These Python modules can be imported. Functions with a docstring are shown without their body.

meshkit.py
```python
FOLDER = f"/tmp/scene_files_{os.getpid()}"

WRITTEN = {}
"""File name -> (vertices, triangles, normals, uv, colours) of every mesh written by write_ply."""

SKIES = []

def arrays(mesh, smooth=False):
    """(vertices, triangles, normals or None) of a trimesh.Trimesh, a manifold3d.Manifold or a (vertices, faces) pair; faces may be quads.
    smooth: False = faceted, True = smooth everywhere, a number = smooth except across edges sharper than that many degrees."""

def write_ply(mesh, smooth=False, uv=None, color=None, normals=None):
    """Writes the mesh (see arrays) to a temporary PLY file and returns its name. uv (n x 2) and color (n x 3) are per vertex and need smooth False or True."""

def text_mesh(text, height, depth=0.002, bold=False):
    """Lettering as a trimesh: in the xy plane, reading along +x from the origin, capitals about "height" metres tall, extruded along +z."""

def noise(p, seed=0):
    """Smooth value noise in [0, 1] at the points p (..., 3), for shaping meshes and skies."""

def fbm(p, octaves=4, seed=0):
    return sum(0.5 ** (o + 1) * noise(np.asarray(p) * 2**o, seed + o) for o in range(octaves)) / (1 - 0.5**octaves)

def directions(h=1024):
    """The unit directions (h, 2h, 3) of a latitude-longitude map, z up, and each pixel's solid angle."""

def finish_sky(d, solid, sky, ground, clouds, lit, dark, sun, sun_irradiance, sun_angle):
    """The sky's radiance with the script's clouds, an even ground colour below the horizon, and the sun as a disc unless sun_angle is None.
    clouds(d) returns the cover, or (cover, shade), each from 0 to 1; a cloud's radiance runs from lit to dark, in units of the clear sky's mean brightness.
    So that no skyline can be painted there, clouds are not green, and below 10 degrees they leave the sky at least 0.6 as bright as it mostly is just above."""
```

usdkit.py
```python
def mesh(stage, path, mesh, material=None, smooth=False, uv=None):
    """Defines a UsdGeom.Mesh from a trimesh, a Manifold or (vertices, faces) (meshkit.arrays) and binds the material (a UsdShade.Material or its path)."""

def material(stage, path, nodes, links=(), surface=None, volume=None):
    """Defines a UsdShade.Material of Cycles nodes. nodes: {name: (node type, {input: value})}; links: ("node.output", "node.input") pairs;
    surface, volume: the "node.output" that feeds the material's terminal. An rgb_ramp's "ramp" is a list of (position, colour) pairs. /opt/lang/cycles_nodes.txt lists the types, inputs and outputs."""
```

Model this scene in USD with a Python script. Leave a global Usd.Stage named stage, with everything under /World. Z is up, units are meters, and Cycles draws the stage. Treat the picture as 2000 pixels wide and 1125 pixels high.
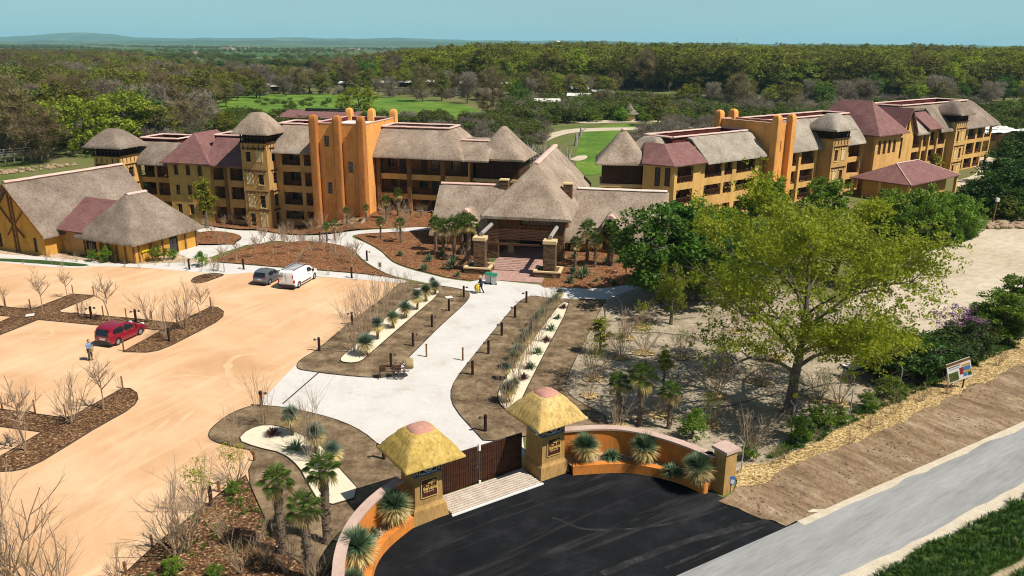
import math, random
import numpy as np
import trimesh
import shapely
from shapely.geometry import Polygon, LineString, Point, box as sbox
from shapely.ops import unary_union
import manifold3d
import meshkit, usdkit
from pxr import Usd, UsdGeom, UsdLux, UsdShade, Gf, Sdf, Vt

stage = Usd.Stage.CreateInMemory()
UsdGeom.SetStageUpAxis(stage, 'Z')
UsdGeom.SetStageMetersPerUnit(stage, 1.0)
UsdGeom.Xform.Define(stage, '/World')
UsdGeom.Scope.Define(stage, '/World/Looks')

# ------------------------------------------------------------------ camera, sky, sun, exposure
H = 24.0                                   # the drone's height over the car park, metres
PITCH, ROLL = math.radians(17.03), math.radians(0.45)
FPX, CX, CY = 1556.0, 1000.0, 562.5        # focal length and centre in pixels of the 2000 x 1125 photograph
FW = np.array([0, math.cos(PITCH), -math.sin(PITCH)])
_u0, _r0 = np.array([0, math.sin(PITCH), math.cos(PITCH)]), np.array([1.0, 0, 0])
RT = _r0 * math.cos(ROLL) + _u0 * math.sin(ROLL)
UP = -_r0 * math.sin(ROLL) + _u0 * math.cos(ROLL)
EYE = np.array([0, 0, H])
cam = UsdGeom.Camera.Define(stage, '/World/camera')
cam.CreateHorizontalApertureAttr(36.0)
cam.CreateVerticalApertureAttr(36.0 * 576 / 1024)
cam.CreateFocalLengthAttr(36.0 * FPX / 2000)
cam.CreateClippingRangeAttr(Gf.Vec2f(0.5, 60000.0))
cam.CreateExposureAttr(0.35)
_m = Gf.Matrix4d(*[float(v) for r in (list(RT) + [0], list(UP) + [0], list(-FW) + [0], list(EYE) + [1]) for v in r])
cam.AddTransformOp().Set(_m)

SUN_EL = math.radians(54)
_sx, _sy = 0.906, -0.423
TO_SUN = np.array([_sx * math.cos(SUN_EL), _sy * math.cos(SUN_EL), math.sin(SUN_EL)])
sun = UsdLux.DistantLight.Define(stage, '/World/sun_light')
sun.CreateIntensityAttr(1.25)
sun.CreateAngleAttr(0.53)
sun.CreateNormalizeAttr(True)
sun.CreateColorAttr(Gf.Vec3f(1.0, 0.93, 0.82))
_z = TO_SUN / np.linalg.norm(TO_SUN)
_x = np.cross([0, 0, 1.0], _z); _x /= np.linalg.norm(_x)
_y = np.cross(_z, _x)
sun.AddTransformOp().Set(Gf.Matrix4d(*[float(v) for r in (list(_x) + [0], list(_y) + [0], list(_z) + [0], [0, 0, 50, 1]) for v in r]))

dome = UsdLux.DomeLight.Define(stage, '/World/sky')
skymat = usdkit.material(stage, '/World/Looks/sky', {
    'sky': ('sky_texture', {'sky_type': 'single_scattering', 'sun_disc': False, 'sun_elevation': SUN_EL,
                            'sun_rotation': math.atan2(_sx, _sy), 'altitude': 100.0, 'air_density': 1.0, 'aerosol_density': 0.8, 'ozone_density': 1.0}),
    'tc': ('texture_coordinate', {}),
    'mp': ('mapping', {'scale': (1.0, 1.0, 5.0)}),
    'n': ('noise_texture', {'scale': 2.2, 'detail': 5.0, 'roughness': 0.6, 'distortion': 0.4}),
    'r': ('rgb_ramp', {'ramp': [(0.25, (0.72, 0.72, 0.72)), (0.5, (0.85, 0.85, 0.85)), (0.75, (1, 1, 1))]}),
    'sx': ('separate_xyz', {}), 'el': ('map_range', {'range_type': 'smoothstep', 'from_min': 0.0, 'from_max': 0.26, 'to_min': 1.0, 'to_max': 0.06}),
    'fm': ('math', {'math_type': 'multiply'}),
    'mx': ('mix_color', {'blend_type': 'mix', 'b': (5.6, 10.2, 11.0)}),
    'bg': ('background_shader', {'strength': 0.05})},
    [('sky.color', 'mx.a'), ('tc.generated', 'sx.vector'), ('sx.z', 'el.value'), ('el.result', 'fm.value1'), ('r.color', 'fm.value2'), ('fm.value', 'mx.fac'), ('tc.generated', 'mp.vector'), ('mp.vector', 'n.vector'), ('n.fac', 'r.fac'), ('mx.result', 'bg.color')],
    surface='bg.background')
UsdShade.MaterialBindingAPI.Apply(dome.GetPrim()).Bind(skymat)
dome.GetPrim().SetCustomDataByKey('kind', 'structure')

# ------------------------------------------------------------------ terrain and the map from the photograph's pixels to the ground
def sstep(t):
    t = np.clip(t, 0, 1)
    return t * t * (3 - 2 * t)

def zg(x, y):
    """Terrain height: level around the car park, falling three metres towards the far left wing, rising under the wood."""
    x, y = np.asarray(x, float), np.asarray(y, float)
    fall = -3.3 * sstep((-19 - x) / 16) * sstep((y - 94) / 14) * (1 - sstep((y - 150) / 60))
    rise = 4.0 * sstep((y - 380) / 220) * sstep((x + 150) / 200)
    return fall + rise

def slope_mask(x, y):
    return sstep((-16 - np.asarray(x, float)) / 6) * sstep((np.asarray(y, float) - 92) / 4)

def ray(px, py):
    return FW + RT * (px - CX) / FPX - UP * (py - CY) / FPX

def at_z(px, py, z):
    d = ray(px, py)
    return EYE + d * (z - H) / d[2]

def at_y(px, py, y):
    d = ray(px, py)
    return EYE + d * y / d[1]

def gpt(px, py):
    """The point of the terrain seen at a pixel of the photograph."""
    z = 0.0
    for _ in range(12):
        p = at_z(px, py, z)
        z = 0.5 * z + 0.5 * float(zg(p[0], p[1]))
    return np.array([p[0], p[1], float(zg(p[0], p[1]))])

def proj(p):
    q = np.asarray(p, float) - EYE
    z = q @ FW
    return CX + FPX * (q @ RT) / z, CY - FPX * (q @ UP) / z

def tall(px, py, py2):
    """Height of an upright thing whose foot is at (px, py) and whose top is at row py2."""
    b = gpt(px, py)
    lo, hi = 0.0, 80.0
    for _ in range(40):
        m = (lo + hi) / 2
        if proj(b + [0, 0, m])[1] > py2: lo = m
        else: hi = m
    return lo

# ------------------------------------------------------------------ mesh builder and naming
class MB:
    """Collects triangles of one mesh."""
    def __init__(self): self.v, self.f, self.n = [], [], 0
    def add(self, v, f):
        v, f = np.asarray(v, float).reshape(-1, 3), np.asarray(f, int)
        if f.ndim == 2 and f.shape[1] == 4: f = np.vstack([f[:, [0, 1, 2]], f[:, [0, 2, 3]]])
        self.v.append(v); self.f.append(f + self.n); self.n += len(v)
        return self
    def mesh(self, m, M=None):
        v, f, _ = meshkit.arrays(m)
        if M is not None: v = v @ M[:3, :3].T + M[:3, 3]
        return self.add(v, f)
    def box(self, a, b, M=None):
        a, b = np.minimum(a, b), np.maximum(a, b)
        v = np.array([[x, y, z] for x in (a[0], b[0]) for y in (a[1], b[1]) for z in (a[2], b[2])], float)
        f = [[0, 1, 3, 2], [4, 6, 7, 5], [0, 4, 5, 1], [2, 3, 7, 6], [0, 2, 6, 4], [1, 5, 7, 3]]
        if M is not None: v = v @ M[:3, :3].T + M[:3, 3]
        return self.add(v, f)
    def bar(self, p, q, w, h=None, up=(0, 0, 1)):
        """A square bar from p to q."""
        p, q = np.asarray(p, float), np.asarray(q, float)
        h = w if h is None else h
        d = q - p; L = np.linalg.norm(d)
        if L < 1e-9: return self
        d /= L
        u = np.asarray(up, float)
        if abs(d @ u) > 0.98: u = np.array([1.0, 0, 0])
        s = np.cross(d, u); s /= np.linalg.norm(s)
        t = np.cross(s, d)
        v = [c + s * a * w / 2 + t * b * h / 2 for c in (p, q) for a, b in ((-1, -1), (1, -1), (1, 1), (-1, 1))]
        return self.add(v, [[0, 3, 2, 1], [4, 5, 6, 7], [0, 1, 5, 4], [1, 2, 6, 5], [2, 3, 7, 6], [3, 0, 4, 7]])
    def tube(self, pts, radii, n=6, cap=True):
        pts = np.asarray(pts, float); radii = np.broadcast_to(np.asarray(radii, float), (len(pts),))
        d = np.gradient(pts, axis=0) if len(pts) > 2 else np.repeat([pts[1] - pts[0]], 2, 0)
        d /= np.maximum(np.linalg.norm(d, axis=1, keepdims=True), 1e-9)
        ref = np.array([0.0, 0, 1]) if abs(d[0][2]) < 0.9 else np.array([1.0, 0, 0])
        s = np.cross(d, ref); s /= np.maximum(np.linalg.norm(s, axis=1, keepdims=True), 1e-9)
        t = np.cross(d, s)
        a = np.arange(n) * 2 * np.pi / n
        v = pts[:, None] + radii[:, None, None] * (np.cos(a)[None, :, None] * s[:, None] + np.sin(a)[None, :, None] * t[:, None])
        i = np.arange(len(pts) - 1)[:, None] * n; j = np.arange(n)[None]; k = (j + 1) % n
        f = np.stack([i + j, i + n + j, i + n + k, i + k], -1).reshape(-1, 4)
        self.add(v.reshape(-1, 3), f)
        if cap and n > 3:
            e = self.n - n
            self.f.append(np.array([[e, e + m + 1, e + m] for m in range(1, n - 1)]))
            b = self.n - n * len(pts)
            self.f.append(np.array([[b, b + m, b + m + 1] for m in range(1, n - 1)]))
        return self
    def prism(self, poly, z0, z1, M=None):
        """A shapely polygon or list of points extruded from z0 to z1."""
        poly = poly if hasattr(poly, 'geom_type') else Polygon(poly)
        for g in getattr(poly, 'geoms', [poly]):
            if g.area > 1e-7:
                m = trimesh.creation.extrude_polygon(g, z1 - z0, engine='earcut')
                v = np.array(m.vertices) + [0, 0, z0]
                if M is not None: v = v @ M[:3, :3].T + M[:3, 3]
                self.add(v, m.faces)
        return self
    def lathe(self, prof, n=16, c=(0, 0, 0), phase=0.0):
        prof = np.asarray(prof, float)
        a = np.arange(n) * 2 * np.pi / n + phase
        v = np.stack([prof[:, :1] * np.cos(a), prof[:, :1] * np.sin(a), np.repeat(prof[:, 1:], n, 1)], -1) + np.asarray(c, float)
        i = np.arange(len(prof) - 1)[:, None] * n; j = np.arange(n)[None]; k = (j + 1) % n
        return self.add(v.reshape(-1, 3), np.stack([i + j, i + k, i + n + k, i + n + j], -1).reshape(-1, 4))
    def arrays(self):
        if not self.v: return np.zeros((0, 3)), np.zeros((0, 3), int)
        return np.vstack(self.v), np.vstack(self.f)
    def moved(self, M):
        v, f = self.arrays()
        o = MB(); o.add(v @ M[:3, :3].T + M[:3, 3], f)
        return o

_used = {}
def numbered(parent, name):
    k = parent + '/' + name
    n = _used.get(k, 0); _used[k] = n + 1
    return k if n == 0 else f'{k}_{n:03d}'

def path_of(o):
    return '/World' if o is None else str((o.GetPrim() if hasattr(o, 'GetPrim') else o).GetPath())

def tag(o, label=None, cat=None, group=None, kind=None):
    p = o.GetPrim() if hasattr(o, 'GetPrim') else o
    for k, v in (('label', label), ('category', cat), ('group', group), ('kind', kind)):
        if v: p.SetCustomDataByKey(k, v)
    return p

def obj(name, mb, m, parent=None, smooth=False, label=None, cat=None, group=None, kind=None):
    """One Mesh of the scene under a thing or part, or under /World."""
    a = mb.arrays() if isinstance(mb, MB) else mb
    if isinstance(a, tuple) and len(a[1]) == 0: return None
    x = usdkit.mesh(stage, numbered(path_of(parent), name), a, M[m] if isinstance(m, str) else m, smooth=smooth)
    x.CreateDoubleSidedAttr(True)
    return tag(x, label, cat, group, kind)

def thing(name, label, cat, loc=(0, 0, 0), rz=0.0, sc=1.0, group=None):
    x = UsdGeom.Xform.Define(stage, numbered('/World', name))
    x.AddTranslateOp().Set(Gf.Vec3d(*[float(v) for v in loc]))
    x.AddRotateZOp().Set(float(math.degrees(rz)))
    x.AddScaleOp().Set(Gf.Vec3f(*([float(sc)] * 3 if np.ndim(sc) == 0 else [float(v) for v in sc])))
    return tag(x, label, cat, group)

_first = {}
def place(key, name, build, label, cat, loc, rz=0.0, sc=1.0, group=None):
    """A repeat: the first of its kind gets the parts, later ones are instanceable references to it."""
    t = thing(name, label, cat, loc, rz, sc, group)
    if key not in _first:
        build(t); _first[key] = t.GetPath()
    else:
        t.GetReferences().AddInternalReference(_first[key]); t.SetInstanceable(True)
    return t

def frame(o, u, z=0.0):
    """4x4 of a local frame: x along u, y behind it, z up."""
    u = np.asarray(u, float) / np.hypot(*u)
    M4 = np.eye(4); M4[:3, 0] = [u[0], u[1], 0]; M4[:3, 1] = [-u[1], u[0], 0]; M4[:3, 3] = [o[0], o[1], z]
    return M4

def rotz(a, t=(0, 0, 0)):
    M4 = np.eye(4); c, s = math.cos(a), math.sin(a)
    M4[:2, :2] = [[c, -s], [s, c]]; M4[:3, 3] = t
    return M4

# ------------------------------------------------------------------ materials
M = {}
def mat(name, nodes, links, surface='p.BSDF'):
    M[name] = usdkit.material(stage, '/World/Looks/' + name, nodes, links, surface=surface)
    return M[name]

def plain(name, c, rough=0.6, metal=0.0, spec=0.5, vary=0.12, scale=2.0, **kw):
    c = np.asarray(c, float)
    return mat(name, {'g': ('geometry', {}), 'n': ('noise_texture', {'scale': scale, 'detail': 4.0, 'roughness': 0.6}),
                      'r': ('rgb_ramp', {'ramp': [(0.25, tuple(c * (1 - vary))), (0.75, tuple(np.minimum(c * (1 + vary), 1)))]}),
                      'p': ('principled_bsdf', {'roughness': rough, 'metallic': metal, 'specular_ior_level': spec, **kw})},
               [('g.position', 'n.vector'), ('n.fac', 'r.fac'), ('r.color', 'p.base_color')])

def rough(name, stops, scale=1.0, detail=8.0, fine=None, fine_scale=20.0, fine_amt=0.5, roughness=0.9, bump=0.0, bump_scale=None, bdist=0.03, stretch=None, rot=0.0, spec=0.2):
    """Noise through a ramp, a second finer noise over it, and fine relief."""
    nodes = {'g': ('geometry', {}), 'n': ('noise_texture', {'scale': scale, 'detail': detail, 'roughness': 0.65}),
             'r': ('rgb_ramp', {'ramp': stops}), 'n2': ('noise_texture', {'scale': fine_scale, 'detail': 6.0, 'roughness': 0.75}),
             'r2': ('rgb_ramp', {'ramp': fine or [(0.3, (0.55, 0.55, 0.55)), (0.5, (1, 1, 1)), (0.7, (1.35, 1.35, 1.35))]}),
             'mx': ('mix', {'mix_type': 'multiply', 'fac': fine_amt}),
             'p': ('principled_bsdf', {'roughness': roughness, 'specular_ior_level': spec})}
    links = [('n.fac', 'r.fac'), ('n2.fac', 'r2.fac'), ('r.color', 'mx.color1'), ('r2.color', 'mx.color2'), ('mx.color', 'p.base_color')]
    if stretch:
        nodes['mp'] = ('mapping', {'mapping_type': 'texture', 'scale': stretch, 'rotation': (0, 0, rot)})
        links += [('g.position', 'mp.vector'), ('mp.vector', 'n.vector'), ('mp.vector', 'n2.vector')]
    else:
        links += [('g.position', 'n.vector'), ('g.position', 'n2.vector')]
    if bump:
        nodes['bn'] = ('noise_texture', {'scale': bump_scale or fine_scale, 'detail': 5.0, 'roughness': 0.7})
        nodes['b'] = ('bump', {'strength': bump, 'distance': bdist})
        links += [('g.position', 'bn.vector'), ('bn.fac', 'b.height'), ('b.normal', 'p.normal')]
    return mat(name, nodes, links)

def chips(name, cols, scale, bump=0.8, bdist=0.03, grow=None, rgh=0.9):
    """Loose chips, pebbles or mulch: voronoi cells of mixed colours, raised unevenly."""
    nodes = {'g': ('geometry', {}), 'w': ('noise_texture', {'scale': scale * 0.7, 'detail': 2.0}),
             'ws': ('vector_math', {'math_type': 'multiply_add', 'vector2': (0.5 / scale, 0.5 / scale, 0.5 / scale)}),
             'v': ('voronoi_texture', {'scale': scale, 'randomness': 1.0}), 's': ('separate_color', {}),
             'r': ('rgb_ramp', {'ramp': cols}), 'n': ('noise_texture', {'scale': 0.35, 'detail': 5.0, 'roughness': 0.6}),
             'r2': ('rgb_ramp', {'ramp': grow or [(0.3, (0.75, 0.75, 0.75)), (0.7, (1.15, 1.15, 1.15))]}),
             'mx': ('mix', {'mix_type': 'multiply', 'fac': 1.0}),
             'b': ('bump', {'strength': bump, 'distance': bdist}),
             'p': ('principled_bsdf', {'roughness': rgh, 'specular_ior_level': 0.2})}
    return mat(name, nodes, [('g.position', 'w.vector'), ('w.color', 'ws.vector1'), ('g.position', 'ws.vector3'), ('ws.vector', 'v.vector'), ('v.color', 's.color'), ('s.r', 'r.fac'),
                             ('g.position', 'n.vector'), ('n.fac', 'r2.fac'), ('r.color', 'mx.color1'), ('r2.color', 'mx.color2'), ('mx.color', 'p.base_color'),
                             ('s.g', 'b.height'), ('b.normal', 'p.normal')])

def leafy(name, lo, hi, trans=0.35, scale=0.6, hue=0.0, rgh=0.55):
    """Foliage: light and dark clumps, each plant a little different, light passing through."""
    nodes = {'g': ('geometry', {}), 'n': ('noise_texture', {'scale': scale, 'detail': 4.0, 'roughness': 0.7}),
             'r': ('rgb_ramp', {'ramp': [(0.3, lo), (0.7, hi)]}), 'o': ('object_info', {}),
             'mr': ('map_range', {'value': 0.5, 'to_min': 0.72, 'to_max': 1.25}),
             'mh': ('map_range', {'value': 0.5, 'to_min': 0.5 - hue, 'to_max': 0.5 + hue}),
             'h': ('hsv', {}), 'p': ('principled_bsdf', {'roughness': rgh, 'specular_ior_level': 0.25}),
             't': ('translucent_bsdf', {}), 'mx': ('mix_closure', {'fac': trans})}
    return mat(name, nodes, [('g.position', 'n.vector'), ('n.fac', 'r.fac'), ('o.random', 'mr.value'), ('o.random', 'mh.value'), ('mr.result', 'h.value'), ('mh.result', 'h.hue'),
                             ('r.color', 'h.color'), ('h.color', 'p.base_color'), ('h.color', 't.color'), ('p.BSDF', 'mx.closure1'), ('t.BSDF', 'mx.closure2')], surface='mx.closure')

M_thatch = lambda name, a, b, c: mat(name, {
    'g': ('geometry', {}), 'n': ('noise_texture', {'scale': 0.30, 'detail': 7.0, 'roughness': 0.68}),
    'r': ('rgb_ramp', {'ramp': [(0.32, a), (0.5, b), (0.68, c)]}),
    'mp': ('mapping', {'scale': (1.0, 1.0, 0.22)}),
    'n2': ('noise_texture', {'scale': 5.0, 'detail': 5.0, 'roughness': 0.75}),
    'r2': ('rgb_ramp', {'ramp': [(0.32, (0.55, 0.54, 0.53)), (0.5, (1, 1, 1)), (0.68, (1.35, 1.33, 1.3))]}),
    'mx': ('mix', {'mix_type': 'multiply', 'fac': 0.9}),
    'n3': ('noise_texture', {'scale': 14.0, 'detail': 4.0, 'roughness': 0.8}),
    'b': ('bump', {'strength': 0.8, 'distance': 0.08}),
    'p': ('principled_bsdf', {'roughness': 0.95, 'specular_ior_level': 0.1})},
    [('g.position', 'n.vector'), ('n.fac', 'r.fac'), ('g.position', 'mp.vector'), ('mp.vector', 'n2.vector'), ('n2.fac', 'r2.fac'), ('r.color', 'mx.color1'), ('r2.color', 'mx.color2'),
     ('mx.color', 'p.base_color'), ('mp.vector', 'n3.vector'), ('n3.fac', 'b.height'), ('b.normal', 'p.normal')])
# ------------------------------------------------------------------ ground materials
def g2(c, k): return tuple(np.array(c) * k)
mat('ground', {
    'g': ('geometry', {}), 'n': ('noise_texture', {'scale': 0.05, 'detail': 7.0, 'roughness': 0.65}),
    'r': ('rgb_ramp', {'ramp': [(0.30, (0.075, 0.10, 0.022)), (0.45, (0.12, 0.14, 0.04)), (0.58, (0.15, 0.135, 0.06)), (0.72, (0.21, 0.17, 0.10))]}),
    'v': ('voronoi_texture', {'scale': 0.0035, 'randomness': 1.0}), 's': ('separate_color', {}),
    'rv': ('rgb_ramp', {'ramp': [(0.0, (0.03, 0.06, 0.015)), (0.35, (0.07, 0.12, 0.03)), (0.6, (0.17, 0.16, 0.085)), (0.8, (0.05, 0.09, 0.022)), (1.0, (0.12, 0.14, 0.055))]}),
    'xyz': ('separate_xyz', {}), 'far': ('map_range', {'range_type': 'smoothstep', 'from_min': 500.0, 'from_max': 1100.0}),
    'mx': ('mix', {}), 'n2': ('noise_texture', {'scale': 6.0, 'detail': 6.0, 'roughness': 0.75}),
    'r2': ('rgb_ramp', {'ramp': [(0.3, (0.6, 0.6, 0.6)), (0.7, (1.3, 1.3, 1.3))]}), 'm2': ('mix', {'mix_type': 'multiply', 'fac': 0.6}),
    'p': ('principled_bsdf', {'roughness': 0.95, 'specular_ior_level': 0.1})},
    [('g.position', 'n.vector'), ('n.fac', 'r.fac'), ('g.position', 'v.vector'), ('v.color', 's.color'), ('s.r', 'rv.fac'), ('g.position', 'xyz.vector'), ('xyz.y', 'far.value'),
     ('far.result', 'mx.fac'), ('r.color', 'mx.color1'), ('rv.color', 'mx.color2'), ('g.position', 'n2.vector'), ('n2.fac', 'r2.fac'), ('mx.color', 'm2.color1'), ('r2.color', 'm2.color2'), ('m2.color', 'p.base_color')])
# orange hoggin of the car park, with pale wheel tracks
mat('car_park', {
    'g': ('geometry', {}), 'n': ('noise_texture', {'scale': 0.16, 'detail': 7.0, 'roughness': 0.62, 'distortion': 0.6}),
    'r': ('rgb_ramp', {'ramp': [(0.30, (0.50, 0.295, 0.155)), (0.5, (0.60, 0.38, 0.22)), (0.70, (0.66, 0.455, 0.29))]}),
    'mp': ('mapping', {'mapping_type': 'texture', 'rotation': (0, 0, 1.15), 'scale': (14.0, 1.0, 1.0)}), 'w': ('noise_texture', {'scale': 0.9, 'detail': 5.0, 'roughness': 0.6, 'distortion': 0.8}),
    'rw': ('rgb_ramp', {'ramp': [(0.50, (0, 0, 0)), (0.64, (0.25, 0.25, 0.25)), (0.78, (0.5, 0.5, 0.5))]}),
    'tr': ('mix', {'color2': (0.72, 0.54, 0.34)}),
    'n2': ('noise_texture', {'scale': 14.0, 'detail': 6.0, 'roughness': 0.8}), 'r2': ('rgb_ramp', {'ramp': [(0.3, (0.74, 0.73, 0.71)), (0.5, (1, 1, 1)), (0.7, (1.14, 1.14, 1.14))]}),
    'm2': ('mix', {'mix_type': 'multiply', 'fac': 0.8}), 'b': ('bump', {'strength': 0.35, 'distance': 0.02}),
    'p': ('principled_bsdf', {'roughness': 0.95, 'specular_ior_level': 0.1})},
    [('g.position', 'n.vector'), ('n.fac', 'r.fac'), ('g.position', 'mp.vector'), ('mp.vector', 'w.vector'), ('w.fac', 'rw.fac'), ('rw.color', 'tr.fac'), ('r.color', 'tr.color1'),
     ('g.position', 'n2.vector'), ('n2.fac', 'r2.fac'), ('tr.color', 'm2.color1'), ('r2.color', 'm2.color2'), ('m2.color', 'p.base_color'), ('n2.fac', 'b.height'), ('b.normal', 'p.normal')])
rough('white_concrete', [(0.30, (0.45, 0.42, 0.38)), (0.44, (0.545, 0.525, 0.495)), (0.7, (0.59, 0.575, 0.55))], 0.35, fine_scale=2.2, fine=[(0.25, (0.70, 0.66, 0.60)), (0.40, (0.95, 0.94, 0.93)), (0.7, (1.05, 1.05, 1.05))], fine_amt=0.9, bump=0.15, bump_scale=30)
rough('bed_soil', [(0.34, (0.085, 0.057, 0.031)), (0.5, (0.175, 0.122, 0.070)), (0.66, (0.29, 0.21, 0.130))], 0.75, fine_scale=4.0, fine_amt=0.9, bump=0.9, bump_scale=6.0, bdist=0.08)
rough('pale_soil', [(0.30, (0.20, 0.16, 0.105)), (0.5, (0.33, 0.27, 0.19)), (0.70, (0.42, 0.355, 0.265))], 0.35, fine_scale=3.0, fine_amt=0.95, bump=0.9, bump_scale=4.0, bdist=0.1)
rough('cream_sand', [(0.25, (0.60, 0.52, 0.38)), (0.75, (0.70, 0.63, 0.49))], 0.6, fine_scale=18, fine_amt=0.5, bump=0.5, bump_scale=25)
rough('dirt_verge', [(0.28, (0.13, 0.085, 0.048)), (0.45, (0.235, 0.16, 0.095)), (0.58, (0.30, 0.215, 0.135)), (0.74, (0.45, 0.36, 0.25))], 0.55, fine_scale=2.6, fine_amt=1.0, bump=1.0, bump_scale=2.5, bdist=0.2, stretch=(2.4, 0.8, 1.0), rot=-0.98)
rough('sandy_lot', [(0.28, (0.34, 0.27, 0.185)), (0.5, (0.46, 0.385, 0.285)), (0.75, (0.55, 0.48, 0.38))], 0.12, fine_scale=1.5, fine_amt=0.6, bump=0.5, bump_scale=3.0, bdist=0.08, stretch=(2.2, 1.0, 1.0), rot=0.5)
rough('sandy_path', [(0.3, (0.42, 0.35, 0.25)), (0.7, (0.54, 0.47, 0.36))], 0.2, fine_scale=2.0, fine_amt=0.4)
rough('meadow', [(0.30, (0.045, 0.105, 0.010)), (0.5, (0.095, 0.18, 0.018)), (0.64, (0.15, 0.215, 0.03)), (0.75, (0.20, 0.20, 0.06))], 0.07, fine_scale=0.7, fine_amt=0.9)
rough('rough_grass', [(0.25, (0.045, 0.085, 0.015)), (0.5, (0.085, 0.115, 0.026)), (0.72, (0.15, 0.135, 0.055))], 0.15, fine_scale=2.2, fine_amt=0.8, bump=0.8, bump_scale=3.0, bdist=0.2)
rough('lawn_strip', [(0.3, (0.022, 0.055, 0.012)), (0.7, (0.05, 0.09, 0.02))], 0.8, fine_scale=8, fine_amt=0.8, bump=0.8, bump_scale=10, bdist=0.05)
chips('mulch', [(0.0, (0.035, 0.016, 0.008)), (0.4, (0.10, 0.045, 0.02)), (0.7, (0.17, 0.085, 0.038)), (0.92, (0.30, 0.185, 0.09)), (1.0, (0.48, 0.36, 0.2))], 11.0, bump=1.0, bdist=0.06)
chips('bright_mulch', [(0.0, (0.07, 0.026, 0.010)), (0.4, (0.18, 0.07, 0.026)), (0.75, (0.27, 0.12, 0.05)), (1.0, (0.40, 0.23, 0.12))], 9.0, bump=1.0, bdist=0.06)
chips('wood_chips', [(0.0, (0.13, 0.075, 0.028)), (0.35, (0.34, 0.22, 0.085)), (0.7, (0.50, 0.36, 0.16)), (1.0, (0.64, 0.51, 0.28))], 10.0, bump=1.0, bdist=0.07)
chips('pebbles', [(0.0, (0.28, 0.19, 0.12)), (0.5, (0.50, 0.36, 0.23)), (1.0, (0.66, 0.54, 0.40))], 8.0, bump=1.0, bdist=0.05)
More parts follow.
